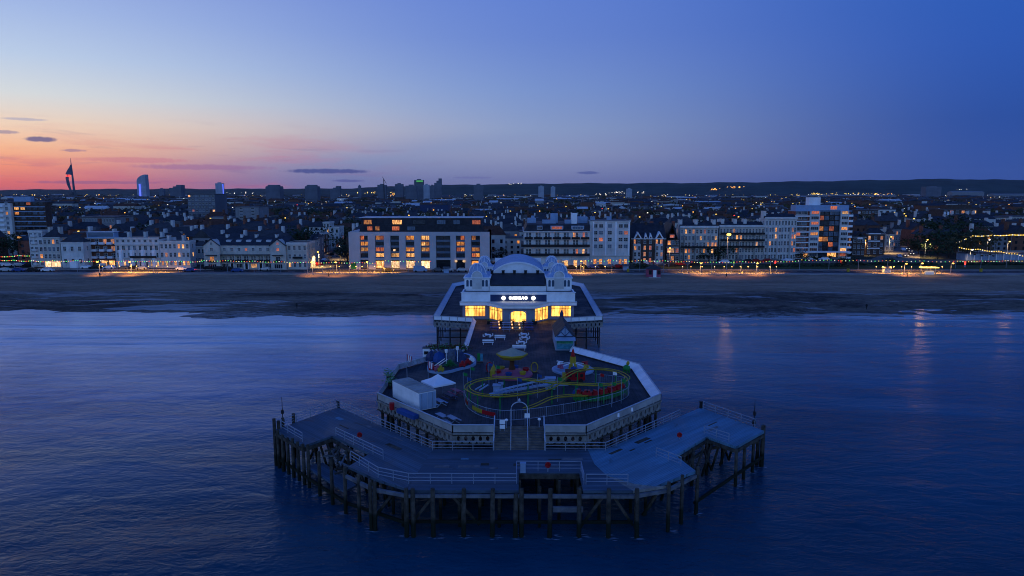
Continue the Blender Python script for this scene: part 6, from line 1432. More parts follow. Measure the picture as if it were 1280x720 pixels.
def house_meshes(kind, wall, roof, lit):
    k = (kind, wall, roof, lit)
    if k in _hm: return _hm[k]
    w_, d_, h_, rh = ((9, 10, 8.5, 3), (14, 11, 10, 3.2), (8, 14, 9, 3.6), (18, 12, 9.5, .4))[kind]
    wl = MB(); wl.b2(0, w_, 0, d_, -.5, h_)
    if kind == 2: wl.add([(0, -.01, h_), (w_, -.01, h_), (w_ / 2, -.01, h_ + rh * .93)], [(0, 1, 2)])
    rf = MB()
    if kind == 3: rf.b2(-.2, w_ + .2, -.2, d_ + .2, h_, h_ + rh); rf.b2(w_ * .3, w_ * .55, 3, 7, h_ + rh, h_ + rh + 2)
    else: rf.gable(0, w_, 0 if kind == 2 else 0, d_, h_, rh, 'y' if kind == 2 else 'x', hip=(2.5 if kind == 1 else 0), over=.35 if kind != 2 else .15)
    ch = MB(); ch.b2(w_ * .12, w_ * .12 + 1, d_ * .42, d_ * .42 + 2, h_ + .5, h_ + rh + 1.6)
    if kind == 1: ch.b2(w_ * .85, w_ * .85 + 1, d_ * .42, d_ * .42 + 2, h_ + .5, h_ + rh + 1.6)
    rr = random.Random(hash(k) % 99 if False else len(_hm))
    wn = MB(); n = int(w_ / 3)
    for i in range(3):
        for c in range(n):
            x = w_ * (c + .5) / n; z = 1.6 + i * 2.9
            on = lit and (i * n + c) % (5 if lit == 1 else 3) == lit
            wl.box((x, -.05, z), (1.1, .08, 1.5), mi=2 if on else 1)
    _hm[k] = (wl.mesh('wall', [M[wall], M['glass'], M['lit' if lit == 1 else 'litb']]), rf.mesh('roof', M[roof]), ch.mesh('chimney', M[wall if wall in ('brick', 'redbrick') else 'trim']), None, w_, d_, h_)
    return _hm[k]
LM = [(-9999, 70, 'left edge tower'), (70, 150, 'brown balcony block'), (150, 245, 'white Victorian hotel'), (245, 385, 'gabled hotel'), (385, 436, 'west side street'), (436, 530, 'modern block west half'), (530, 625, 'modern block east half'),
      (625, 740, 'balconied hotel'), (740, 790, 'square hotel'), (790, 850, 'gothic terrace'), (850, 900, 'cream terrace'), (900, 995, 'tall white terraces'), (995, 1065, 'tower flats'), (1065, 1160, 'east junction'), (1160, 9999, 'garden lights')]
def pxof(x, y):                       # photo column of a ground point, only to word the labels
    dx, dy = x - CX, y; return 640 + F * math.tan(math.atan2(dx, dy) + YAW)
cells = []; tree_spots = []; far = []
Y = 300; row = 0; Rh = random.Random(21)
while Y < 760:
    half = Y * .76 + 10; x = -half; wave = Rh.uniform(-4, 4)
    while x < half:
        kind = Rh.choices((0, 1, 2, 3), (4, 3, 3, 1.3))[0]; w_ = (9, 14, 8, 18)[kind]; yy = Y + Rh.uniform(-3, 3) + wave * sin(x * .02); rz = Rh.uniform(-.08, .08)
        if Rh.random() < .14 + (.1 if Y > 450 else 0): tree_spots.append((x + w_ / 2, yy, Rh.uniform(.8, 1.3))); x += w_ * .8; continue
        inst = any(a < x + w_ / 2 < b_ and yy < 480 for a, b_ in [(pB[2][0] - 14 + (yy - 300) * -.05, pB[2][0] + 4)]) or (X(1135, 300) < x < X(1160, 330) and yy < 420)
        garden = x > X(1150, 330) and yy < 345
        if free(x, x + w_, yy - 1, yy + 13) and not inst and not garden: cells.append((row, kind, x, yy, rz)); 
        elif garden or inst: pass
        x += w_ + (0.2 if Rh.random() < .6 else Rh.uniform(1, 7))
    Y += Rh.uniform(21, 29) * (1 + (Y - 300) / 500); row += 1
near = cells[:300]; rest = cells[300:]
cnt = {}
for (row, kind, x, y, rz) in near:
    wall, roof, lit = Rh.choice(HW), Rh.choice(HR), Rh.choices((0, 1, 2), (6, 2, 1))[0]
    if kind == 3: roof = 'flatroof'
    wl, rf, ch, wn, w_, d_, h_ = house_meshes(kind, wall, roof, lit)
    px = pxof(x + w_ / 2, y); lm = next(n for a, b_, n in LM if a <= px < b_); i = cnt.get((row, lm), 0); cnt[(row, lm)] = i + 1
    t = thing('town_house', WN[wall] + ' house, ' + nth(i) + ' from left in ' + nth(row) + ' roof row behind ' + lm, 'house', (x, y, GZ), rz, 'houses of the town')
    sc = Rh.uniform(.82, 1.12); t.scale = (1, 1, sc)
    obj('wall', wl, t); rr_ = obj('roof', rf, t)
    if kind != 3: obj('chimney', ch, rr_)
    if Rh.random() < .3: tree_spots.append((x + Rh.uniform(0, w_), y - Rh.uniform(3, 6), Rh.uniform(.45, .8)))
# the rest of the town as one mass of roofs
fm = MB(); FM = ['white_wall', 'cream_wall', 'grey_wall', 'brick', 'darkbrick', 'slate', 'slate2', 'redtile', 'flatroof', 'lit', 'glass', 'lead']
def far_house(x, y, w_, d_, h_, rh, wi, ri, ax):
    fm.cur = wi; fm.b2(x, x + w_, y, y + d_, GZ - .5, GZ + h_)
    fm.cur = ri
    if ax is None: fm.b2(x - .2, x + w_ + .2, y - .2, y + d_ + .2, GZ + h_, GZ + h_ + .4)
    else: fm.gable(x, x + w_, y, y + d_, GZ + h_, rh, ax, over=.3); fm.cur = wi; fm.b2(x + w_ * .1, x + w_ * .1 + 1.1, y + d_ * .45, y + d_ * .45 + 2, GZ + h_, GZ + h_ + rh + 1.4)
    if y < 1300:
        for k in range(int(w_ / 3.2)):
            for z in (2, 5):
                fm.cur = 9 if Rh.random() < .035 else 10
                fm.box((x + 1.6 + k * 3.2, y - .05, GZ + z), (1.1, .08, 1.5))
for (row, kind, x, y, rz) in rest:
    far_house(x, y, (9, 14, 8, 18)[kind], 11, Rh.uniform(6.5, 9.5), 3, Rh.randrange(5), Rh.choice((5, 6, 5, 7)), (None if kind == 3 else 'y' if kind == 2 else 'x'))
Y = 770
while Y < 4600:
    half = Y * .78; x = -half; big = 1 + (Y - 770) / 900
    while x < half:
        if Rh.random() < .36: x += Rh.uniform(8, 24) * big; continue
        w_ = Rh.uniform(9, 20) * big * (.8 if Rh.random() < .7 else 1.6); h_ = Rh.uniform(6, 9) * (1 if Rh.random() < .9 else 1.6)
        far_house(x, Y + Rh.uniform(-8, 8), w_, Rh.uniform(9, 14) * big, h_, Rh.uniform(2.5, 3.5), Rh.choice((0, 1, 2, 3, 4, 4, 3, 4)), Rh.choice((5, 5, 6, 6, 7, 8, 5, 11, 5, 6, 7)), Rh.choice(('x', 'x', 'y', None)))
        x += w_ + (1 if Rh.random() < .5 else Rh.uniform(2, 12) * big)
    Y += Rh.uniform(30, 42) * (1 + (Y - 770) / 700)
o = fm.build('far_rooftops', [M[k] for k in FM]); tag(o, 'mass of dim rooftops filling the town towards the hills', 'rooftops', kind='stuff')

# ------------------------------------------------------------------ trees
def leafmat(name, c):
    m, t, b = newmat(name); tc = t.new('ShaderNodeTexCoord').outputs['Object']; g = t.new('ShaderNodeNewGeometry').outputs['Random Per Island']
    o = t.mix(g, tuple(v * .5 for v in c) + (1,), tuple(v * 1.5 for v in c) + (1,)); t.l.new(o, b.inputs['Base Color']); b.inputs['Roughness'].default_value = .8; b.inputs['Specular IOR Level'].default_value = .2; return m
M['leaf'] = leafmat('autumn_leaves', (.055, .050, .022)); M['leaf2'] = leafmat('dark_evergreen_leaves', (.022, .04, .018)); M['bark'] = mat('bark', (.06, .05, .04), .9)
Rt = random.Random(3)
def crown_mesh(seed, n, leaf, wide=1.0, size=.9):
    r_ = random.Random(seed); mb = MB(); lobes = [(r_.uniform(-.55, .55) * wide, r_.uniform(-.55, .55) * wide, r_.uniform(.35, .85), r_.uniform(.28, .5)) for _ in range(9)]
    for i in range(n):
        lx, ly, lz, lr = r_.choice(lobes); d = Vector((r_.gauss(0, 1), r_.gauss(0, 1), r_.gauss(0, 1))).normalized() * lr * r_.uniform(.55, 1.08)
        c = Vector((lx + d.x, ly + d.y, max(.18, lz + d.z * .75))) * 8; s_ = size * r_.uniform(.5, 1.2)
        a = Vector((r_.gauss(0, 1), r_.gauss(0, 1), r_.gauss(0, .6))).normalized(); b_ = a.orthogonal().normalized() if r_.random() < .5 else a.cross(Vector((r_.gauss(0, 1), r_.gauss(0, 1), 1))).normalized()
        mb.add([c - a * s_ * .5, c + b_ * s_ * .35, c + a * s_ * .5, c - b_ * s_ * .35], [(0, 1, 2, 3)])
    return mb.mesh('crown', leaf)
def trunk_mesh(seed):
    r_ = random.Random(seed); mb = MB(); mb.tube([(0, 0, -.3), (.1, 0, 1.5), (r_.uniform(-.2, .2), .1, 3.6)], .3, 7, r2=.18)
    for k in range(5):
        a = k * 1.3 + r_.random(); mb.tube([(0, 0, 2.2 + k * .25), (cos(a) * 1.3, sin(a) * 1.3, 4.0), (cos(a) * 2.4, sin(a) * 2.4, 5.2 + r_.random())], .13, 5, r2=.04)
    return mb.mesh('trunk', M['bark'])
crowns = [crown_mesh(k, 620, M['leaf' if k % 2 else 'leaf2'], 1.0 + .15 * (k % 3)) for k in range(6)]; trunks = [trunk_mesh(k) for k in range(3)]
def tree(x, y, s_, k, label, group=None):
    t = thing('tree', label, 'tree', (x, y, GZ), Rt.uniform(0, 6.2), group); t.scale = (s_, s_, s_ * Rt.uniform(.85, 1.1)); obj('trunk', trunks[k % 3], t); obj('crown', crowns[k % 6], t); return t
NAMED = [(434, 328, .9, 'leafy dark tree on the right of the west side street, nearest the sea'), (433, 320, 1.0, 'dark tree second from the sea on the west side street'), (431, 312, 1.1, 'dark tree third from the sea on the west side street'), (424, 303, 1.2, 'broad dark tree at the head of the west side street'), (432, 305, 1.2, 'dark tree behind the modern block corner'),
         (420, 336.5, .45, 'small round bush on the corner right of the west side street'), (834, 327, .55, 'small dark tree in front of the timbered house'), (886, 326, .6, 'small dark tree at the right corner of the cream terrace'), (876, 326, .4, 'low dark shrub left of the small tree by the cream terrace'),
         (1003, 330, .55, 'small leafy tree on the lawn under the tower flats entrance'), (1062, 334, .62, 'dark leafy tree on the lawn right of the tower flats'), (1059, 318, .8, 'tree at the foot of the tower flats right corner'), (1114, 331, .42, 'low round bush on the lawn before the east junction'),
         (1148, 318, .9, 'green street tree lit beside the east junction'), (1142, 312, .8, 'street tree halfway up the east side street')]
for k, (px, py, s_, l) in enumerate(NAMED): x, y = at(px, py, GZ); tree(x, y, s_, k, l)
for k, (px, py, s_) in enumerate(((1160, 312, 1.2), (1168, 318, 1.25), (1176, 311, 1.5), (1184, 318, 1.35), (1192, 309, 1.5), (1200, 315, 1.4), (1206, 306, 1.4), (1214, 312, 1.2), (1170, 303, 1.5), (1186, 300, 1.5), (1158, 302, 1.3), (1202, 299, 1.3), (1222, 303, 1.1), (1180, 322, 1.0), (1166, 324, .8))):
    x, y = at(px, py, GZ); tree(x + 2, y, s_ * 1.15, 2 * k, 'dark evergreen in the big clump left of the garden lights, ' + nth(k) + ' of its trees', 'dark evergreen clump')
for k in range(6):
    x, y = at(1228 + k * 11, 303 - (k % 2) * 3, GZ); tree(x, y, .8, 2 * k, 'dark tree above the upper festoon, ' + nth(k) + ' from left', 'trees above the upper festoon')
for k in range(5):
    x, y = at(96 + k * 1.5 + (0, -22, 40, 150, 152)[k], 320 + (0, 0, 2, 4, 0)[k], GZ)
    tree(x, y, .9, k, ('dark tree behind the low white house', 'dark tree by the cream corner house', 'dark tree behind the brown balcony block', 'dark tree left of the gabled hotel', 'second dark tree left of the gabled hotel')[k])
cntt = {}
for k, (x, y, s_) in enumerate(tree_spots[:230]):
    px = pxof(x, y); lm = next(n for a, b_, n in LM if a <= px < b_); band = 'near' if y < 400 else 'middle' if y < 550 else 'far'; i = cntt.get((lm, band), 0); cntt[(lm, band)] = i + 1
    tree(x, y, s_ * 1.25, k, ('olive' if k % 2 else 'dark green') + ' tree among ' + band + ' roofs behind ' + lm + ', ' + nth(i) + ' counted away', 'trees among the roofs')
wb = MB()
for i in range(9000):
    Y = 620 * (1 + Rt.random() ** 1.7 * 7.2); x = Rt.uniform(-.78, .78) * Y
    if fbm(x * .35 + 40, Y * .3) < .05 + Rt.uniform(-.4, .4): continue
    s_ = (1.6 + Y / 1500); c = Vector((x, Y, GZ)); n = 7
    for k in range(n):
        p = c + Vector((Rt.gauss(0, 4), Rt.gauss(0, 4), Rt.uniform(2, 9.5))); a = Vector((Rt.gauss(0, 1), Rt.gauss(0, .5), Rt.gauss(0, .5))).normalized(); b_ = Vector((Rt.gauss(0, .4), Rt.gauss(0, .3), 1)).normalized()
        wb.add([p - a * s_, p + b_ * s_ * .8, p + a * s_, p - b_ * s_ * .8], [(0, 1, 2, 3)])
tag(wb.build('far_woods', M['leaf']), 'dark blur of distant tree canopies between the far roofs', 'woods', kind='stuff')
# low hedges on the lawn at the right
def hedge(px0, px1, py, label, hh=1.4, n=500, m='leaf2'):
    a = Vector(at(px0, py, GZ)); b_ = Vector(at(px1, py, GZ)); mb = MB()
    for i in range(n):
        q = a.lerp(b_, Rt.random()); p = Vector((q.x + Rt.gauss(0, .5), q.y + Rt.gauss(0, .8), GZ + Rt.uniform(.05, hh) * (.7 + .3 * sin(q.x * .7)))); s_ = Rt.uniform(.25, .6)
        u = Vector((Rt.gauss(0, 1), Rt.gauss(0, 1), Rt.gauss(0, .7))).normalized(); v = u.orthogonal().normalized(); mb.add([p - u * s_, p + v * s_ * .6, p + u * s_, p - v * s_ * .6], [(0, 1, 2, 3)])
    tag(mb.build('hedge', M[m]), label, 'hedge', 'hedges on the seafront lawn')
for a, c, y, l in ((958, 1000, 333.5, 'low hedge below the tall white terraces'), (1006, 1058, 333, 'low hedge below the tower flats'), (1066, 1110, 331.5, 'low hedge right of the lawn tree'), (1120, 1170, 331.5, 'hedge in front of the east junction'),
                   (1195, 1235, 331, 'hedge under the garden lights, left part'), (1238, 1290, 331, 'hedge under the garden lights, right part'), (795, 815, 334, 'low hedge in front of the gothic terrace'), (1008, 1050, 323.5, 'planting along the tower flats entrance')): hedge(a, c, y, l)
# garden walls / pavilion of the rock garden
b = B('garden_shelter', 'long low pale shelter behind the garden lights at the right edge', 'shelter', X(1208, 300), X(1300, 300), 300, 6); b.walls('ltblue', 3.0)
b.part('roof', 'flatroof', lambda mb: mb.b2(-.4, b.w + .4, -.8, 6.4, 3.0, 3.25)); [b.part('column', 'white', lambda mb: mb.box((b.w * k / 10 + .5, -.5, 1.5), (.25, .25, 3))) for k in range(10)]
for a, c, y, l in ((1208, 1300, 308, 'upper terrace wall under the upper garden festoon'), (1198, 1300, 317, 'lower terrace wall of the rock garden')):
    p, q_ = at(a, y, GZ), at(c, y, GZ); mb = MB(); mb.beam((p[0], p[1], GZ + .7), (q_[0], q_[1], GZ + .7), .5, 1.5); tag(mb.build('garden_wall', M['concrete']), l, 'wall')

# ------------------------------------------------------------------ street furniture and lights
def lamp_proto(name, label, cat, h, warm, light=0, arm=1.0):
    t = thing(name, label, cat, (0, 0, 0)); mb = MB(); mb.cyl(0, 0, 0, h, .11, .07, 6); mb.build('pole', M['steel'], t)
    mb = MB(); mb.beam((0, 0, h), (0, -arm, h + .15), .08, .08); mb.build('arm', M['steel'], t)
    mb = MB(); mb.sm = True; mb.lathe(0, -arm, [(0, h - .18), (.3, h - .1), (.38, h + .1), (.22, h + .25), (0, h + .3)], 8); mb.build('lamp_head', M[warm], t); return t
lampgroup = 'street lamps of the seafront'
def lamp(px, py, h, warm, energy, label, col=(1, .42, .08), z=GZ, arm=1.0, rad=.3):
    x, y = at(px, py, z); t = lamp_proto('street_lamp', label, 'street lamp', h, warm, arm=arm); t.location = (x, y, z); t['group'] = lampgroup
    if h > 10:
        hd = [c for c in t.children if c.name.startswith('lamp_head')][0]; hd.scale = (2.2, 2.2, 2.2); hd.location = (0, arm * 1.2, -h * 1.2)
    if px in (908, 1150, 1258, 975):
        g = bpy.data.lights.new('lamp_light', 'POINT'); g.energy = 280; g.color = (1, .5, .15); g.shadow_soft_size = .5; g.diffuse_factor = .15; g.specular_factor = .8; go = bpy.data.objects.new('lamp_light', g); COL.objects.link(go); go.parent = t; go.location = (0, -arm - .5, h + .6)
    if energy:
        l = bpy.data.lights.new('lamp_light', 'SPOT'); l.spot_size = radians(125); l.spot_blend = .6; l.energy = energy; l.color = col; l.shadow_soft_size = rad; l.specular_factor = .25 if h > 10 or px == 1150 else .02
        o = bpy.data.objects.new('lamp_light', l); COL.objects.link(o); o.parent = t; o.rotation_euler = (radians(14), 0, 0); o.location = (0, -arm, h - .55)
    return t
E_ = 2400
for px, py, h, wm, e, l in ((125, 343, 4.5, 'warm_l', E_ * .8, 'orange promenade lamp below the brown balcony block'), (165, 343, 4.5, 'warm_l', E_, 'orange promenade lamp below the white Victorian hotel'),
        (391, 343.5, 4.5, 'warm_l', E_ * .6, 'orange promenade lamp below the gabled hotel corner'), (421, 343.5, 4.5, 'warm_l', E_ * .6, 'orange promenade lamp at the west side street'), (460, 343, 4.5, 'warm_l', E_ * .4, 'orange promenade lamp below the left end of the modern block'),
        (612, 342, 5, 'warm_l', E_ * .9, 'orange promenade lamp just left of the pavilion'), (630, 343, 4.5, 'red_l', 260, 'red-orange promenade lamp behind the pavilion'), (726, 342, 4.5, 'warm_l', E_ * .9, 'orange promenade lamp just right of the pavilion'),
        (836, 334, 7.5, 'warm_l', E_ * .5, 'tall orange lamp below the timbered house'), (908, 342, 14, 'yel_l', E_ * 1.6, 'brightest tall orange lamp, below the middle white terrace'), (875, 343, 4, 'warm_l', E_ * .6, 'low orange promenade lamp left of the brightest one'), (945, 343, 4, 'warm_l', E_ * .6, 'low orange promenade lamp right of the brightest one'),
        (1150, 343, 4, 'warm_l', E_ * 1.1, 'low orange promenade lamp beside the shelter'), (1130, 343.5, 4, 'warm_l', E_ * .7, 'low orange promenade lamp left of the shelter'), (1188, 343, 4, 'warm_l', E_ * .3, 'low orange promenade lamp right of the shelter')):
    lamp(px, py, h, wm, e, l)
for px, py, h, wm, e, l in ((399, 334, 6, 'yel_l', 7000, 'bright lamp at the mouth of the west side street'), (426, 325, 6, 'white_l', 5000, 'white lamp half way up the west side street'), (404, 319, 7, 'yel_l', 700, 'yellow lamp on the left of the west side street'),
        (61, 333, 5, 'white_l', 220, 'white lamp over the shopfront of the corner house'), (718, 326, 8, 'warm_l', 60, 'tall orange lamp before the balconied hotel'), (755.5, 326, 8, 'white_l', 60, 'tall white lamp before the square hotel'), (863, 322, 7, 'yel_l', 60, 'yellow lamp before the cream terrace'),
        (907, 318, 8, 'white_l', 50, 'white lamp at the left end of the middle terrace'), (973, 322, 7, 'yel_l', 50, 'yellow lamp before the tallest white terrace'), (1016, 320, 7, 'yel_l', 60, 'yellow lamp before the tower flats'), (1079, 319, 7, 'yel_l', 7000, 'lamp right of the tower flats'),
        (1111, 317, 8, 'yel_l', 11000, 'lamp at the left corner of the east junction'), (1156, 322, 8, 'yel_l', 12000, 'lamp at the right corner of the east junction'), (1150, 309, 7, 'yel_l', 5000, 'lamp up the east side street'), (1129, 300, 7, 'yel_l', 80, 'lamp at the terraced houses of the east side street'),
        (1233, 322, 8, 'white_l', 1800, 'white lamp at the left of the garden shelter'), (1258, 325, 8, 'yel_l', 2500, 'yellow lamp in front of the garden shelter'), (1257, 308, 6, 'yel_l', 1500, 'yellow lamp above the garden shelter'), (1212, 327, 5, 'white_l', 1200, 'white lamp by the lower garden festoon'),
        (584, 328, 8, 'white_l', 0, 'white lamp right of the modern block entrance'), (612, 318, 6, 'white_l', 80, 'white lamp in the gap right of the modern block'), (621, 321, 6, 'warm_l', 80, 'orange lamp in the gap right of the modern block')):
    lamp(px, py, h, wm, e, l, (1, .62, .25))
added_glow_lamp = None; nw = 0  # added lamps stand in for the headlight glow along the seafront road
for a, c, n_ in ((96, 196, 8), (384, 488, 9), (598, 640, 3), (704, 764, 5), (856, 992, 11), (1104, 1204, 8)):
    for k in range(n_):
        x, y = at(a + (c - a) * (k + .5) / n_, 345.2, GZ); x += R.uniform(-1, 1); nw += 1
        if added_glow_lamp is None:
            added_glow_lamp = thing('added_glow_lamp', 'x', 'lamp', (0, 0, 0)); mb = MB(); mb.cyl(0, 0, 0, 2.2, .05, .05, 6); mb.build('post', M['steel'], added_glow_lamp)
            mb = MB(); mb.lathe(0, 0, [(0, 2.15), (.14, 2.2), (.14, 2.36), (0, 2.42)], 8); mb.build('lamp_head', M['warm_l'], added_glow_lamp); tw = added_glow_lamp
        else: tw = copy_tree(added_glow_lamp, (0, 0, 0), 0)
        tw.location = (x, 252.2, GZ); tw['label'] = 'added orange lamp for the road glow on the seafront kerb, ' + nth(nw - 1) + ' from left'; tw['group'] = 'added orange lamps along the kerb'
        l = bpy.data.lights.new('lamp_light', 'SPOT'); l.spot_size = radians(140); l.spot_blend = .5; l.energy = 1400 * R.uniform(.5, 1.4); l.color = (1, .42, .07); l.shadow_soft_size = .15; l.specular_factor = 0
        o = bpy.data.objects.new('lamp_light', l); COL.objects.link(o); o.parent = tw; o.rotation_euler = (radians(20), 0, 0); o.location = (0, 0, 2.7)
# town lamps: small lanterns on posts between the roofs
lp = {c: lamp_proto('town_lamp', 'x', 'street lamp', 8.5, c) for c in ('yel_l', 'warm_l', 'white_l', 'red_l')}
used_ = set(); cl_ = {}
CN = {'yel_l': 'yellow', 'warm_l': 'orange', 'white_l': 'white', 'red_l': 'red'}
for k in range(150):
    Y = 330 * (1 + Rt.random() * 3.2); x = Rt.uniform(-.74, .74) * Y; c = Rt.choices(('yel_l', 'warm_l', 'white_l', 'red_l'), (5, 5, 3, .8))[0]
    px = pxof(x, Y); lm = next(n for a, b_, n in LM if a <= px < b_); band = 'near' if Y < 500 else 'middle' if Y < 800 else 'far'; i = cl_.get((c, lm, band), 0); cl_[(c, lm, band)] = i + 1
    lab = CN[c] + ' lamp among the ' + band + ' roofs behind ' + lm + ', ' + nth(i) + ' of its colour'
    t = lp[c] if c not in used_ else copy_tree(lp[c], (0, 0, 0), 0); used_.add(c); t.location = (x, Y, GZ + 1.5); t['label'] = lab; t['group'] = 'lamps among the roofs'; s_ = 1 + Y / 900; t.scale = (s_, s_, 1.05)
# far lights: one mass of small lanterns
for nm, mt, zone in (('far_town_lights', 'yel_l', 0), ('far_town_lights', 'warm_l', 1), ('far_town_lights', 'white_l', 2)):
    lb = MB()
    for k in range((80, 70, 60)[zone]):
        Y = 1500 + 3600 * Rt.random() ** .8; x = Rt.uniform(-.76, .76) * Y; r_ = Y * .00040 * Rt.uniform(.6, 1.3)
        lb.lathe(x, Y, [(0, GZ + 11 - r_), (r_, GZ + 11), (0, GZ + 11 + r_)], 6)
    clusters = {0: [(960, 1040, 243.5, 20), (1010, 1100, 242, 40), (445, 500, 241, 30), (1193, 1210, 238, 12)], 1: [(1150, 1166, 249.5, 8), (825, 840, 246.5, 10), (884, 900, 236.5, 16), (908, 930, 234, 18), (480, 500, 243, 10), (530, 542, 242, 8), (1090, 1120, 243, 14)],
                2: [(760, 808, 240.5, 26), (635, 652, 229.8, 8), (1010, 1120, 243.5, 40), (745, 762, 243, 8), (270, 330, 241, 12), (1195, 1210, 237, 8)]}[zone]
    for (a, c, py, n_) in clusters:
        for k in range(n_):
            D = 3400 if py > 238 else 5600; px = Rt.uniform(a, c); x, z = xz(px, py + Rt.uniform(-1, 1), D); r_ = D * .00042 * Rt.uniform(.6, 1.3); lb.lathe(x, D, [(0, z - r_), (r_, z), (0, z + r_)], 6)
    tag(lb.build(nm, M[mt]), ('yellow', 'orange', 'white')[zone] + ' pinprick lights scattered over the far town and hills', 'lights', kind='stuff')
# white illuminated long roofs far right
for a, c, py, D, l in ((1012, 1120, 243.3, 3300, 'long pale lit roof far off on the right'), (1190, 1230, 239, 3400, 'long pale lit shed below the right-hand hills'), (1242, 1300, 242, 3300, 'long pale roof at the far right edge'), (830, 855, 256, 1300, 'long pale roof in the middle of the town')):
    x0, x1 = X(a, D), X(c, D); z = xz(640, py, D)[1]; mb = MB(); mb.b2(x0, x1, D, D + 40, GZ, z - 4); mb.gable(x0, x1, D, D + 40, z - 4, 4); tag(mb.build('long_shed', M['grey_wall']), l, 'shed')
# --- festoon bulbs: each span between two poles is a thing
bulb = {}
for c, v in (('red', (1, .05, .02)), ('green', (.08, .9, .15)), ('yellow', (1, .62, .08)), ('white', (1, .9, .7))):
    m_ = emat(c + '_bulb', v, 1.5); mb = MB(); mb.lathe(0, 0, [(0, -.16), (.15, -.08), (.16, .06), (0, .16)], 6); bulb[c] = mb.mesh('bulb', m_)
polem = MB(); polem.cyl(0, 0, 0, 5.0, .07, .06, 6); polem = polem.mesh('pole', M['steel'])
def festoon(p0, p1, label, n=9, sag=.5, cols=('yellow', 'green', 'white', 'red', 'yellow', 'white', 'green', 'yellow', 'red'), par=True, ph=0, poles=True, sc=1):
    a, b_ = Vector(p0), Vector(p1); t = thing('festoon_lights', label, 'string lights', a, 0, 'strings of coloured bulbs'); d = b_ - a
    pts = [d * u + Vector((0, 0, -sag * 4 * u * (1 - u))) for u in [k / 10 for k in range(11)]]
    mb = MB(); mb.tube(pts, .025, 4); mb.build('cable', M['dark'], t)
    for k in range(n):
        u = (k + .5) / n; o = obj('bulb', bulb[cols[(k + ph) % len(cols)]], t, d * u + Vector((0, 0, -sag * 4 * u * (1 - u) - .12))); o.scale = (sc, sc, sc)
    if poles: o = obj('pole', polem, t, (0, 0, -(a.z - GZ - .12))); o.scale = (1, 1, (a.z - GZ) / 5.0)
def strand(px0, px1, py0, py1, zf_, spans, text_, n=8, sag=.35, plane=0, **k):
    for i in range(spans):
        pa = px0 + (px1 - px0) * i / spans; pb2 = px0 + (px1 - px0) * (i + 1) / spans; ya = py0 + (py1 - py0) * i / spans; yb = py0 + (py1 - py0) * (i + 1) / spans
        if plane: q1, q2 = xz(pa, ya, plane), xz(pb2, yb, plane); e1, e2 = (q1[0], plane, q1[1]), (q2[0], plane, q2[1])
        else: a = at(pa, ya, GZ + zf_); c = at(pb2, yb, GZ + zf_); e1, e2 = (a[0], a[1], GZ + zf_), (c[0], c[1], GZ + zf_)
        festoon(e1, e2, nth(i) + ' span from left of the ' + text_, n, sag, ph=i, **k)
strand(-6, 52, 320, 318, 4.6, 2, 'upper coloured bulb string at the left car park', 14)
strand(-6, 64, 324, 326, 3.9, 3, 'lower coloured bulb string at the left car park', 11)
strand(64, 254, 325, 326, 4.5, 6, 'bulb string before the white Victorian hotel', 11)
strand(250, 384, 324.5, 327, 4.5, 4, 'bulb string before the gabled hotel', 10)
strand(384, 480, 327, 327.5, 4.5, 3, 'bulb string across the west side street', 10)
strand(480, 540, 325, 326, 4.5, 2, 'bulb string before the modern block', 8)
strand(730, 800, 325, 325, 4.5, 2, 'bulb string before the square hotel', 9)
strand(800, 890, 324.5, 327, 4.5, 3, 'bulb string before the gothic terrace', 9)
strand(890, 1000, 327, 325.5, 4.2, 3, 'bulb string before the tall white terraces', 10)
strand(1000, 1110, 324, 325, 4, 3, 'bulb string before the tower flats', 8)
strand(1110, 1195, 325, 326, 4, 2, 'bulb string before the east junction', 8)
Yl = ('yellow', 'yellow', 'white', 'yellow')
strand(1195, 1215, 303.5, 295, 4, 1, 'rising yellow string left of the upper garden festoon', 12, .1, cols=Yl, poles=False, sc=1.7, plane=322)
strand(1215, 1290, 294.5, 292.5, 4, 3, 'upper yellow garden festoon', 13, .25, cols=Yl, sc=1.7, plane=322)
strand(1198, 1250, 308.5, 313.5, 4, 2, 'lower yellow garden festoon', 9, .5, cols=Yl, sc=1.6, plane=292)
strand(1250, 1290, 313.5, 320, 4, 2, 'right end of the lower garden festoon', 6, .5, cols=Yl, sc=1.5, plane=292)
strand(1195, 1290, 326, 325, 3, 3, 'lowest coloured garden string', 9, .3)

# ------------------------------------------------------------------ vehicles
def car_proto(m, lit=False, label='x', braking=False):
    t = thing('parked_car', label, 'car', (0, 0, 0))
    def prof(mb, pts, w_, mi=0):
        n = len(pts); vs = [(a, s_ * w_ / 2 * (1 if c < 1.0 else .84), c) for s_ in (-1, 1) for a, c in pts]; mb.add(vs, [tuple(range(n)), tuple(range(n, 2 * n))[::-1]] + [(k, n + k, n + (k + 1) % n, (k + 1) % n) for k in range(n)], mi)
    mb = MB(); prof(mb, [(-2.1, .3), (2.1, .3), (2.15, .6), (2.0, .82), (1.15, .93), (.45, 1.42), (-1.2, 1.46), (-1.85, .98), (-2.12, .85)], 1.75); mb.build('body', M[m], t)
    mb = MB(); mb.b2(-1.25, .55, -.8, .8, .98, 1.34); mb.build('windows', M['glass'], t)
    for x in (-1.3, 1.3):
        for y in (-.82, .82): mb = MB(); mb.tube([(x, y - .1, .32), (x, y + .1, .32)], .33, 12); mb.build('wheel', M['rubber'], t)
    for y in (-.6, .6):
        mb = MB(); mb.box((2.1, y, .68), (.1, .3, .16)); mb.build('headlight', M['white_l' if lit else 'white'], t); mb = MB(); mb.box((-2.12, y, .78), (.08, .3, .16)); mb.build('taillight', M['red_l' if braking or lit else 'redpaint'], t)
    return t
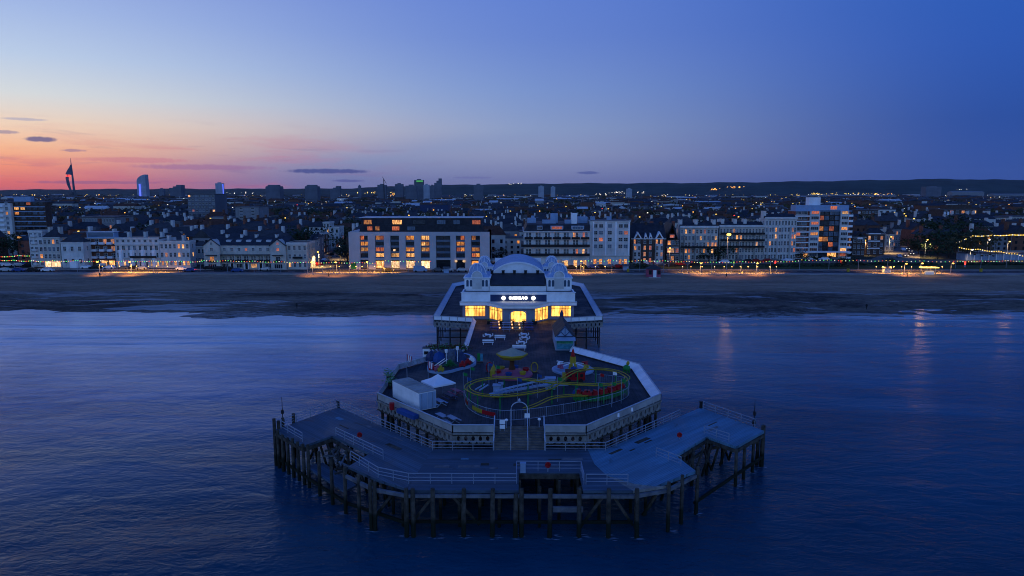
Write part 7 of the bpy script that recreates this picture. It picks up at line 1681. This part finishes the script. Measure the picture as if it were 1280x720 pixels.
M['carsilver'] = mat('silver_car_paint', (.42, .44, .46), .3, .6, 0); M['carwhite'] = mat('white_car_paint', (.75, .75, .75), .3, 0, 0); M['carblack'] = mat('black_car_paint', (.02, .02, .022), .25, 0, 0); M['carred'] = mat('red_car_paint', (.3, .015, .015), .3, 0, 0); M['carblue'] = mat('blue_car_paint', (.03, .07, .22), .3, 0, 0); M['cargrey'] = mat('grey_car_paint', (.12, .12, .13), .3, .4, 0)
CP = {k: car_proto('car' + k) for k in ('silver', 'white', 'black', 'red', 'blue', 'grey')}; CP['driving'] = car_proto('cargrey', True); CP['braking'] = car_proto('carblue', False, 'x', True); usedc = set()
def car(kind, x, y, rz, label, group='cars along the seafront'):
    t = CP[kind] if kind not in usedc else copy_tree(CP[kind], (0, 0, 0), 0); usedc.add(kind); t.location = (x, y, GZ + .02); t.rotation_euler[2] = rz; t['label'] = label; t['group'] = group
kk = ['silver', 'white', 'grey', 'silver', 'blue', 'black', 'white', 'red']
for i, px in enumerate(range(3, 84, 7)):
    x, y = at(px, 332.5 + (i % 2) * .4, GZ); car(kk[i % 8], x, y, .5 + .1 * sin(i), kk[i % 8] + ' car in the left car park, ' + nth(i) + ' from the left edge in the upper row')
for i, px in enumerate((8, 24, 42, 60)):
    x, y = at(px, 339.5, GZ); car(kk[(i + 3) % 8], x, y, .1, kk[(i + 3) % 8] + ' car on the left seafront road, ' + nth(i) + ' of the lower row')
for i, (px, py, c) in enumerate(((109, 336, 'white'), (119, 336.2, 'black'), (137, 336.2, 'white'), (155, 336.8, 'grey'), (166, 336.8, 'black'), (178, 337, 'silver'), (228, 338, 'white'), (237, 339.6, 'braking'), (262, 337, 'black'), (274, 337.5, 'black'), (287, 338, 'black'), (297, 340, 'braking'),
        (331, 338.5, 'silver'), (485, 339.5, 'black'), (548, 339.6, 'grey'), (560, 339.8, 'silver'), (578, 339.8, 'silver'), (614, 329, 'silver'), (715, 336, 'black'), (727, 335, 'black'), (742, 335.5, 'blue'), (752, 335.5, 'black'), (762, 335, 'grey'), (771, 335, 'red'), (780, 334.5, 'black'),
        (803, 333.5, 'black'), (815, 333, 'grey'), (838, 333, 'black'), (850, 332, 'red'), (868, 331.5, 'black'), (905, 329, 'white'), (922, 328, 'grey'), (934, 328, 'black'), (946, 328, 'red'), (958, 327.5, 'red'), (970, 327.5, 'grey'), (984, 327, 'white'), (1012, 326, 'silver'), (1030, 325.5, 'white'), (1044, 325.5, 'grey'))):
    x, y = at(px, py, GZ); lm = next(n for a, b_, n in LM if a <= px < b_); car(c, x, y, R.choice((0, pi)) + R.uniform(-.04, .04), {'braking': 'dark blue car with red tail lights', }.get(c, c + ' car') + ' before the ' + lm + ', ' + nth(i) + ' along the front')
for i, (px, py) in enumerate(((407, 327), (410, 323), (413, 319.5), (416, 316), (398, 332), (402, 329.5))): x, y = at(px, py, GZ); car(('white', 'silver', 'black', 'grey', 'red', 'blue')[i], x, y, 1.35, ('white', 'silver', 'black', 'grey', 'red', 'blue')[i] + ' car parked up the west side street', 'cars on the west side street')
for i, (px, py) in enumerate(((1132, 321), (1139, 318.5), (1137, 315), (1129, 313.5), (1124, 322), (1134, 312))): x, y = at(px, py, GZ); car(('driving', 'driving', 'driving', 'white', 'silver', 'driving')[i], x, y, -1.9, ('leading car with headlights on at the east junction', 'second lit car at the east junction, to the right', 'third lit car behind at the east junction', 'white parked car on the left of the east side street', 'silver car at the left kerb of the east junction', 'last lit car up the east side street')[i], 'cars at the east junction')
# --- van
x, y = at(524, 340, GZ); t = thing('van', 'white-blue van parked in front of the modern block', 'van', (x - 2, y, GZ)); mb = MB(); vs = [(0, .4), (4.9, .4), (4.95, 1.1), (4.4, 1.3), (3.7, 2.2), (0, 2.3)]; n = 6
mb.add([(a, s_ * .95, c) for s_ in (-1, 1) for a, c in vs], [tuple(range(n)), tuple(range(n, 2 * n))[::-1]] + [(k, n + k, n + (k + 1) % n, (k + 1) % n) for k in range(n)]); mb.build('body', M['ltblue'], t)
for x_, y__ in ((.9, -.9), (.9, .9), (4.0, -.9), (4.0, .9)): mb = MB(); mb.tube([(x_, y__ - .12, .36), (x_, y__ + .12, .36)], .36, 12); mb.build('wheel', M['rubber'], t)
# --- red beach kiosk
x, y = at(705.5 + 110, 344, GZ); t = thing('kiosk', 'small red octagonal kiosk with white doors at the top of the beach', 'kiosk', (x, y - 1.5, GZ - .3)); t.scale = (1.4, 1.4, 1.3)
mb = MB(); mb.lathe(0, 0, [(1.9, 0), (1.9, 2.2), (1.9, 2.25)], 8); mb.build('wall', M['pink'], t)
mb = MB(); mb.lathe(0, 0, [(2.3, 2.2), (.3, 3.2), (.15, 3.6), (0, 3.7)], 8); mb.build('roof', M['slate2'], t); mb = MB(); mb.cyl(0, 0, 3.5, 4.2, .25, .1, 6); mb.build('cupola', M['redpaint'], t)
mb = MB(); mb.b2(-.4, .4, -1.95, -1.78, .1, 2.0); mb.build('door', M['white'], t); mb = MB(); mb.b2(-1.5, 1.5, -2.3, -1.9, -.2, .1); mb.build('step', M['concrete'], t)
for s_ in (-1.1, 1.1): mb = MB(); mb.b2(s_ - .35, s_ + .35, -1.82, -1.6, .8, 1.9); mb.build('window', M['dark'], t)
# shelter with yellow lit roof, beach huts and small promenade objects
x, y = at(1160, 343.5, GZ); t = thing('promenade_shelter', 'open shelter with yellow lit roof edge on the right of the promenade', 'shelter', (x, y, GZ + .1)); mb = MB(); mb.b2(-2.6, 3.2, -1, 1.4, 2.4, 2.65); mb.build('roof', M['yel_l'], t)
mb = MB(); mb.b2(-1.0, 2.0, -.2, .6, 0, 1.2); mb.build('bench', M['white'], t)
for s_ in (-2.4, 0, 3.0): mb = MB(); mb.box((s_, .8, 1.2), (.12, .12, 2.4)); mb.build('post', M['steel'], t)
for px, py, m_, l, w_ in ((1108, 341, 'ltblue', 'pale blue hut on the promenade left of the shelter', 1.2), (782, 338, 'ltblue', 'pale blue parasol base box right of the pavilion', 1.0), (558, 341.5, 'ltblue', 'pale blue cabinet on the promenade by the modern block', .9)):
    x, y = at(px, py, GZ); t = thing('promenade_hut', l, 'hut', (x, y, GZ + .1), 0, 'small huts on the promenade'); mb = MB(); mb.b2(-w_, w_, -.8, .8, 0, 1.7); mb.build('wall', M[m_], t); mb = MB(); mb.gable(-w_, w_, -.8, .8, 1.7, .6); mb.build('roof', M['flatroof'], t)
for k, (px, py) in enumerate(((969, 333), (1051, 332.5), (1206, 334), (1109 - 192, 333))):
    x, y = at(px, py, GZ); t = thing('beacon_post', ('glowing red post below the tall white terraces', 'red and white glowing post below the tower flats', 'red and white glowing post under the garden lights', 'glowing green and red post right of the brightest lamp')[k], 'post', (x, y, GZ), 0, 'glowing posts')
    mb = MB(); mb.cyl(0, 0, 0, 1.0, .25, .25, 8); mb.build('base', M['steel'], t); mb = MB(); mb.cyl(0, 0, 1.0, 2.2, .28, .28, 8); mb.build('lit_panel', M['red_l' if k < 3 else 'green_l'], t)
for k, px in enumerate((140, 480, 700 + 55, 1180)):
    x, y = at(px, 345, GZ); 
# sea wall rail & litter bins
for k, (px, c) in enumerate(((785, 'yelpaint'), (645 + 415, 'yelpaint'), (1226, 'yelpaint'))):
    x, y = at(px, 340, GZ); t = thing('bin', 'yellow salt bin on the promenade, ' + nth(k) + ' from left', 'bin', (x, y, GZ + .12), 0, 'yellow bins'); mb = MB(); mb.b2(-.4, .4, -.3, .3, 0, .9); mb.build('body', M[c], t); mb = MB(); mb.gable(-.42, .42, -.32, .32, .9, .25, over=.05); mb.build('lid', M[c], t)
# --- people
def person(px, py, z, rz, label, m='dark', stride=.25):
    x, y = at(px, py, z); sk = [(0, 0, .95), (0, 0, 1.2), (0, 0, 1.42), (0, 0, 1.52), (0, 0, 1.66), (-.1, 0, .9), (-.11, stride * .4, .5), (-.11, stride, .08), (.1, 0, .9), (.11, -stride * .4, .5), (.11, -stride, .08), (-.2, 0, 1.4), (-.25, -.1, 1.12), (-.24, -.02, .86), (.2, 0, 1.4), (.25, .1, 1.12), (.24, .16, .88), (-.11, stride - .16, .04), (.11, -stride - .16, .04)]
    ed_ = [(0, 1), (1, 2), (2, 3), (3, 4), (0, 5), (5, 6), (6, 7), (0, 8), (8, 9), (9, 10), (2, 11), (11, 12), (12, 13), (2, 14), (14, 15), (15, 16), (7, 17), (10, 18)]
    rad = [.15, .14, .15, .06, .11, .1, .07, .05, .1, .07, .05, .07, .05, .04, .07, .05, .04, .04, .04]
    me = bpy.data.meshes.new('person'); me.from_pydata(sk, ed_, []); o = obj('person', me, None, (x, y, z), rz); me.materials.append(M[m]); sm_ = o.modifiers.new('skin', 'SKIN')
    for i, v in enumerate(me.skin_vertices[0].data): v.radius = (rad[i], rad[i]); v.use_root = (i == 0)
    ss_ = o.modifiers.new('sub', 'SUBSURF'); ss_.levels = ss_.render_levels = 1; tag(o, label, 'person', 'people on the shore'); return o
M['skin_d'] = mat('dark_clothes', (.04, .04, .05), .9)
person(371, 386, 1.9, .3, 'lone person in dark clothes standing on the lower beach left of the pier')
person(1083, 387, 1.3, 2.0, 'lone person in dark clothes on the wet beach right of the pier')
person(125, 347, 3.75, 1.4, 'person in dark clothes walking under the orange lamp at far left'); person(411, 346.5, 3.75, -1.2, 'person in dark clothes on the promenade at the west side street'); person(908, 347.5, 3.75, .5, 'person in dark clothes under the brightest orange lamp'); person(1134, 346.8, 3.75, .9, 'person in dark clothes left of the lit shelter')

# ------------------------------------------------------------------ haze
m = bpy.data.materials.new('haze_air'); m.use_nodes = True; t_ = m.node_tree; t_.nodes.clear(); ou = t_.nodes.new('ShaderNodeOutputMaterial'); pvn = t_.nodes.new('ShaderNodeVolumePrincipled')
pvn.inputs['Color'].default_value = (.75, .82, 1, 1); pvn.inputs['Density'].default_value = HAZE; pvn.inputs['Anisotropy'].default_value = .0; t_.links.new(pvn.outputs[0], ou.inputs['Volume'])
if HAZE:
    mb = MB(); mb.b2(-7000, 7000, -700, 7300, -6, 260); o = mb.build('haze', m); o['kind'] = 'stuff'
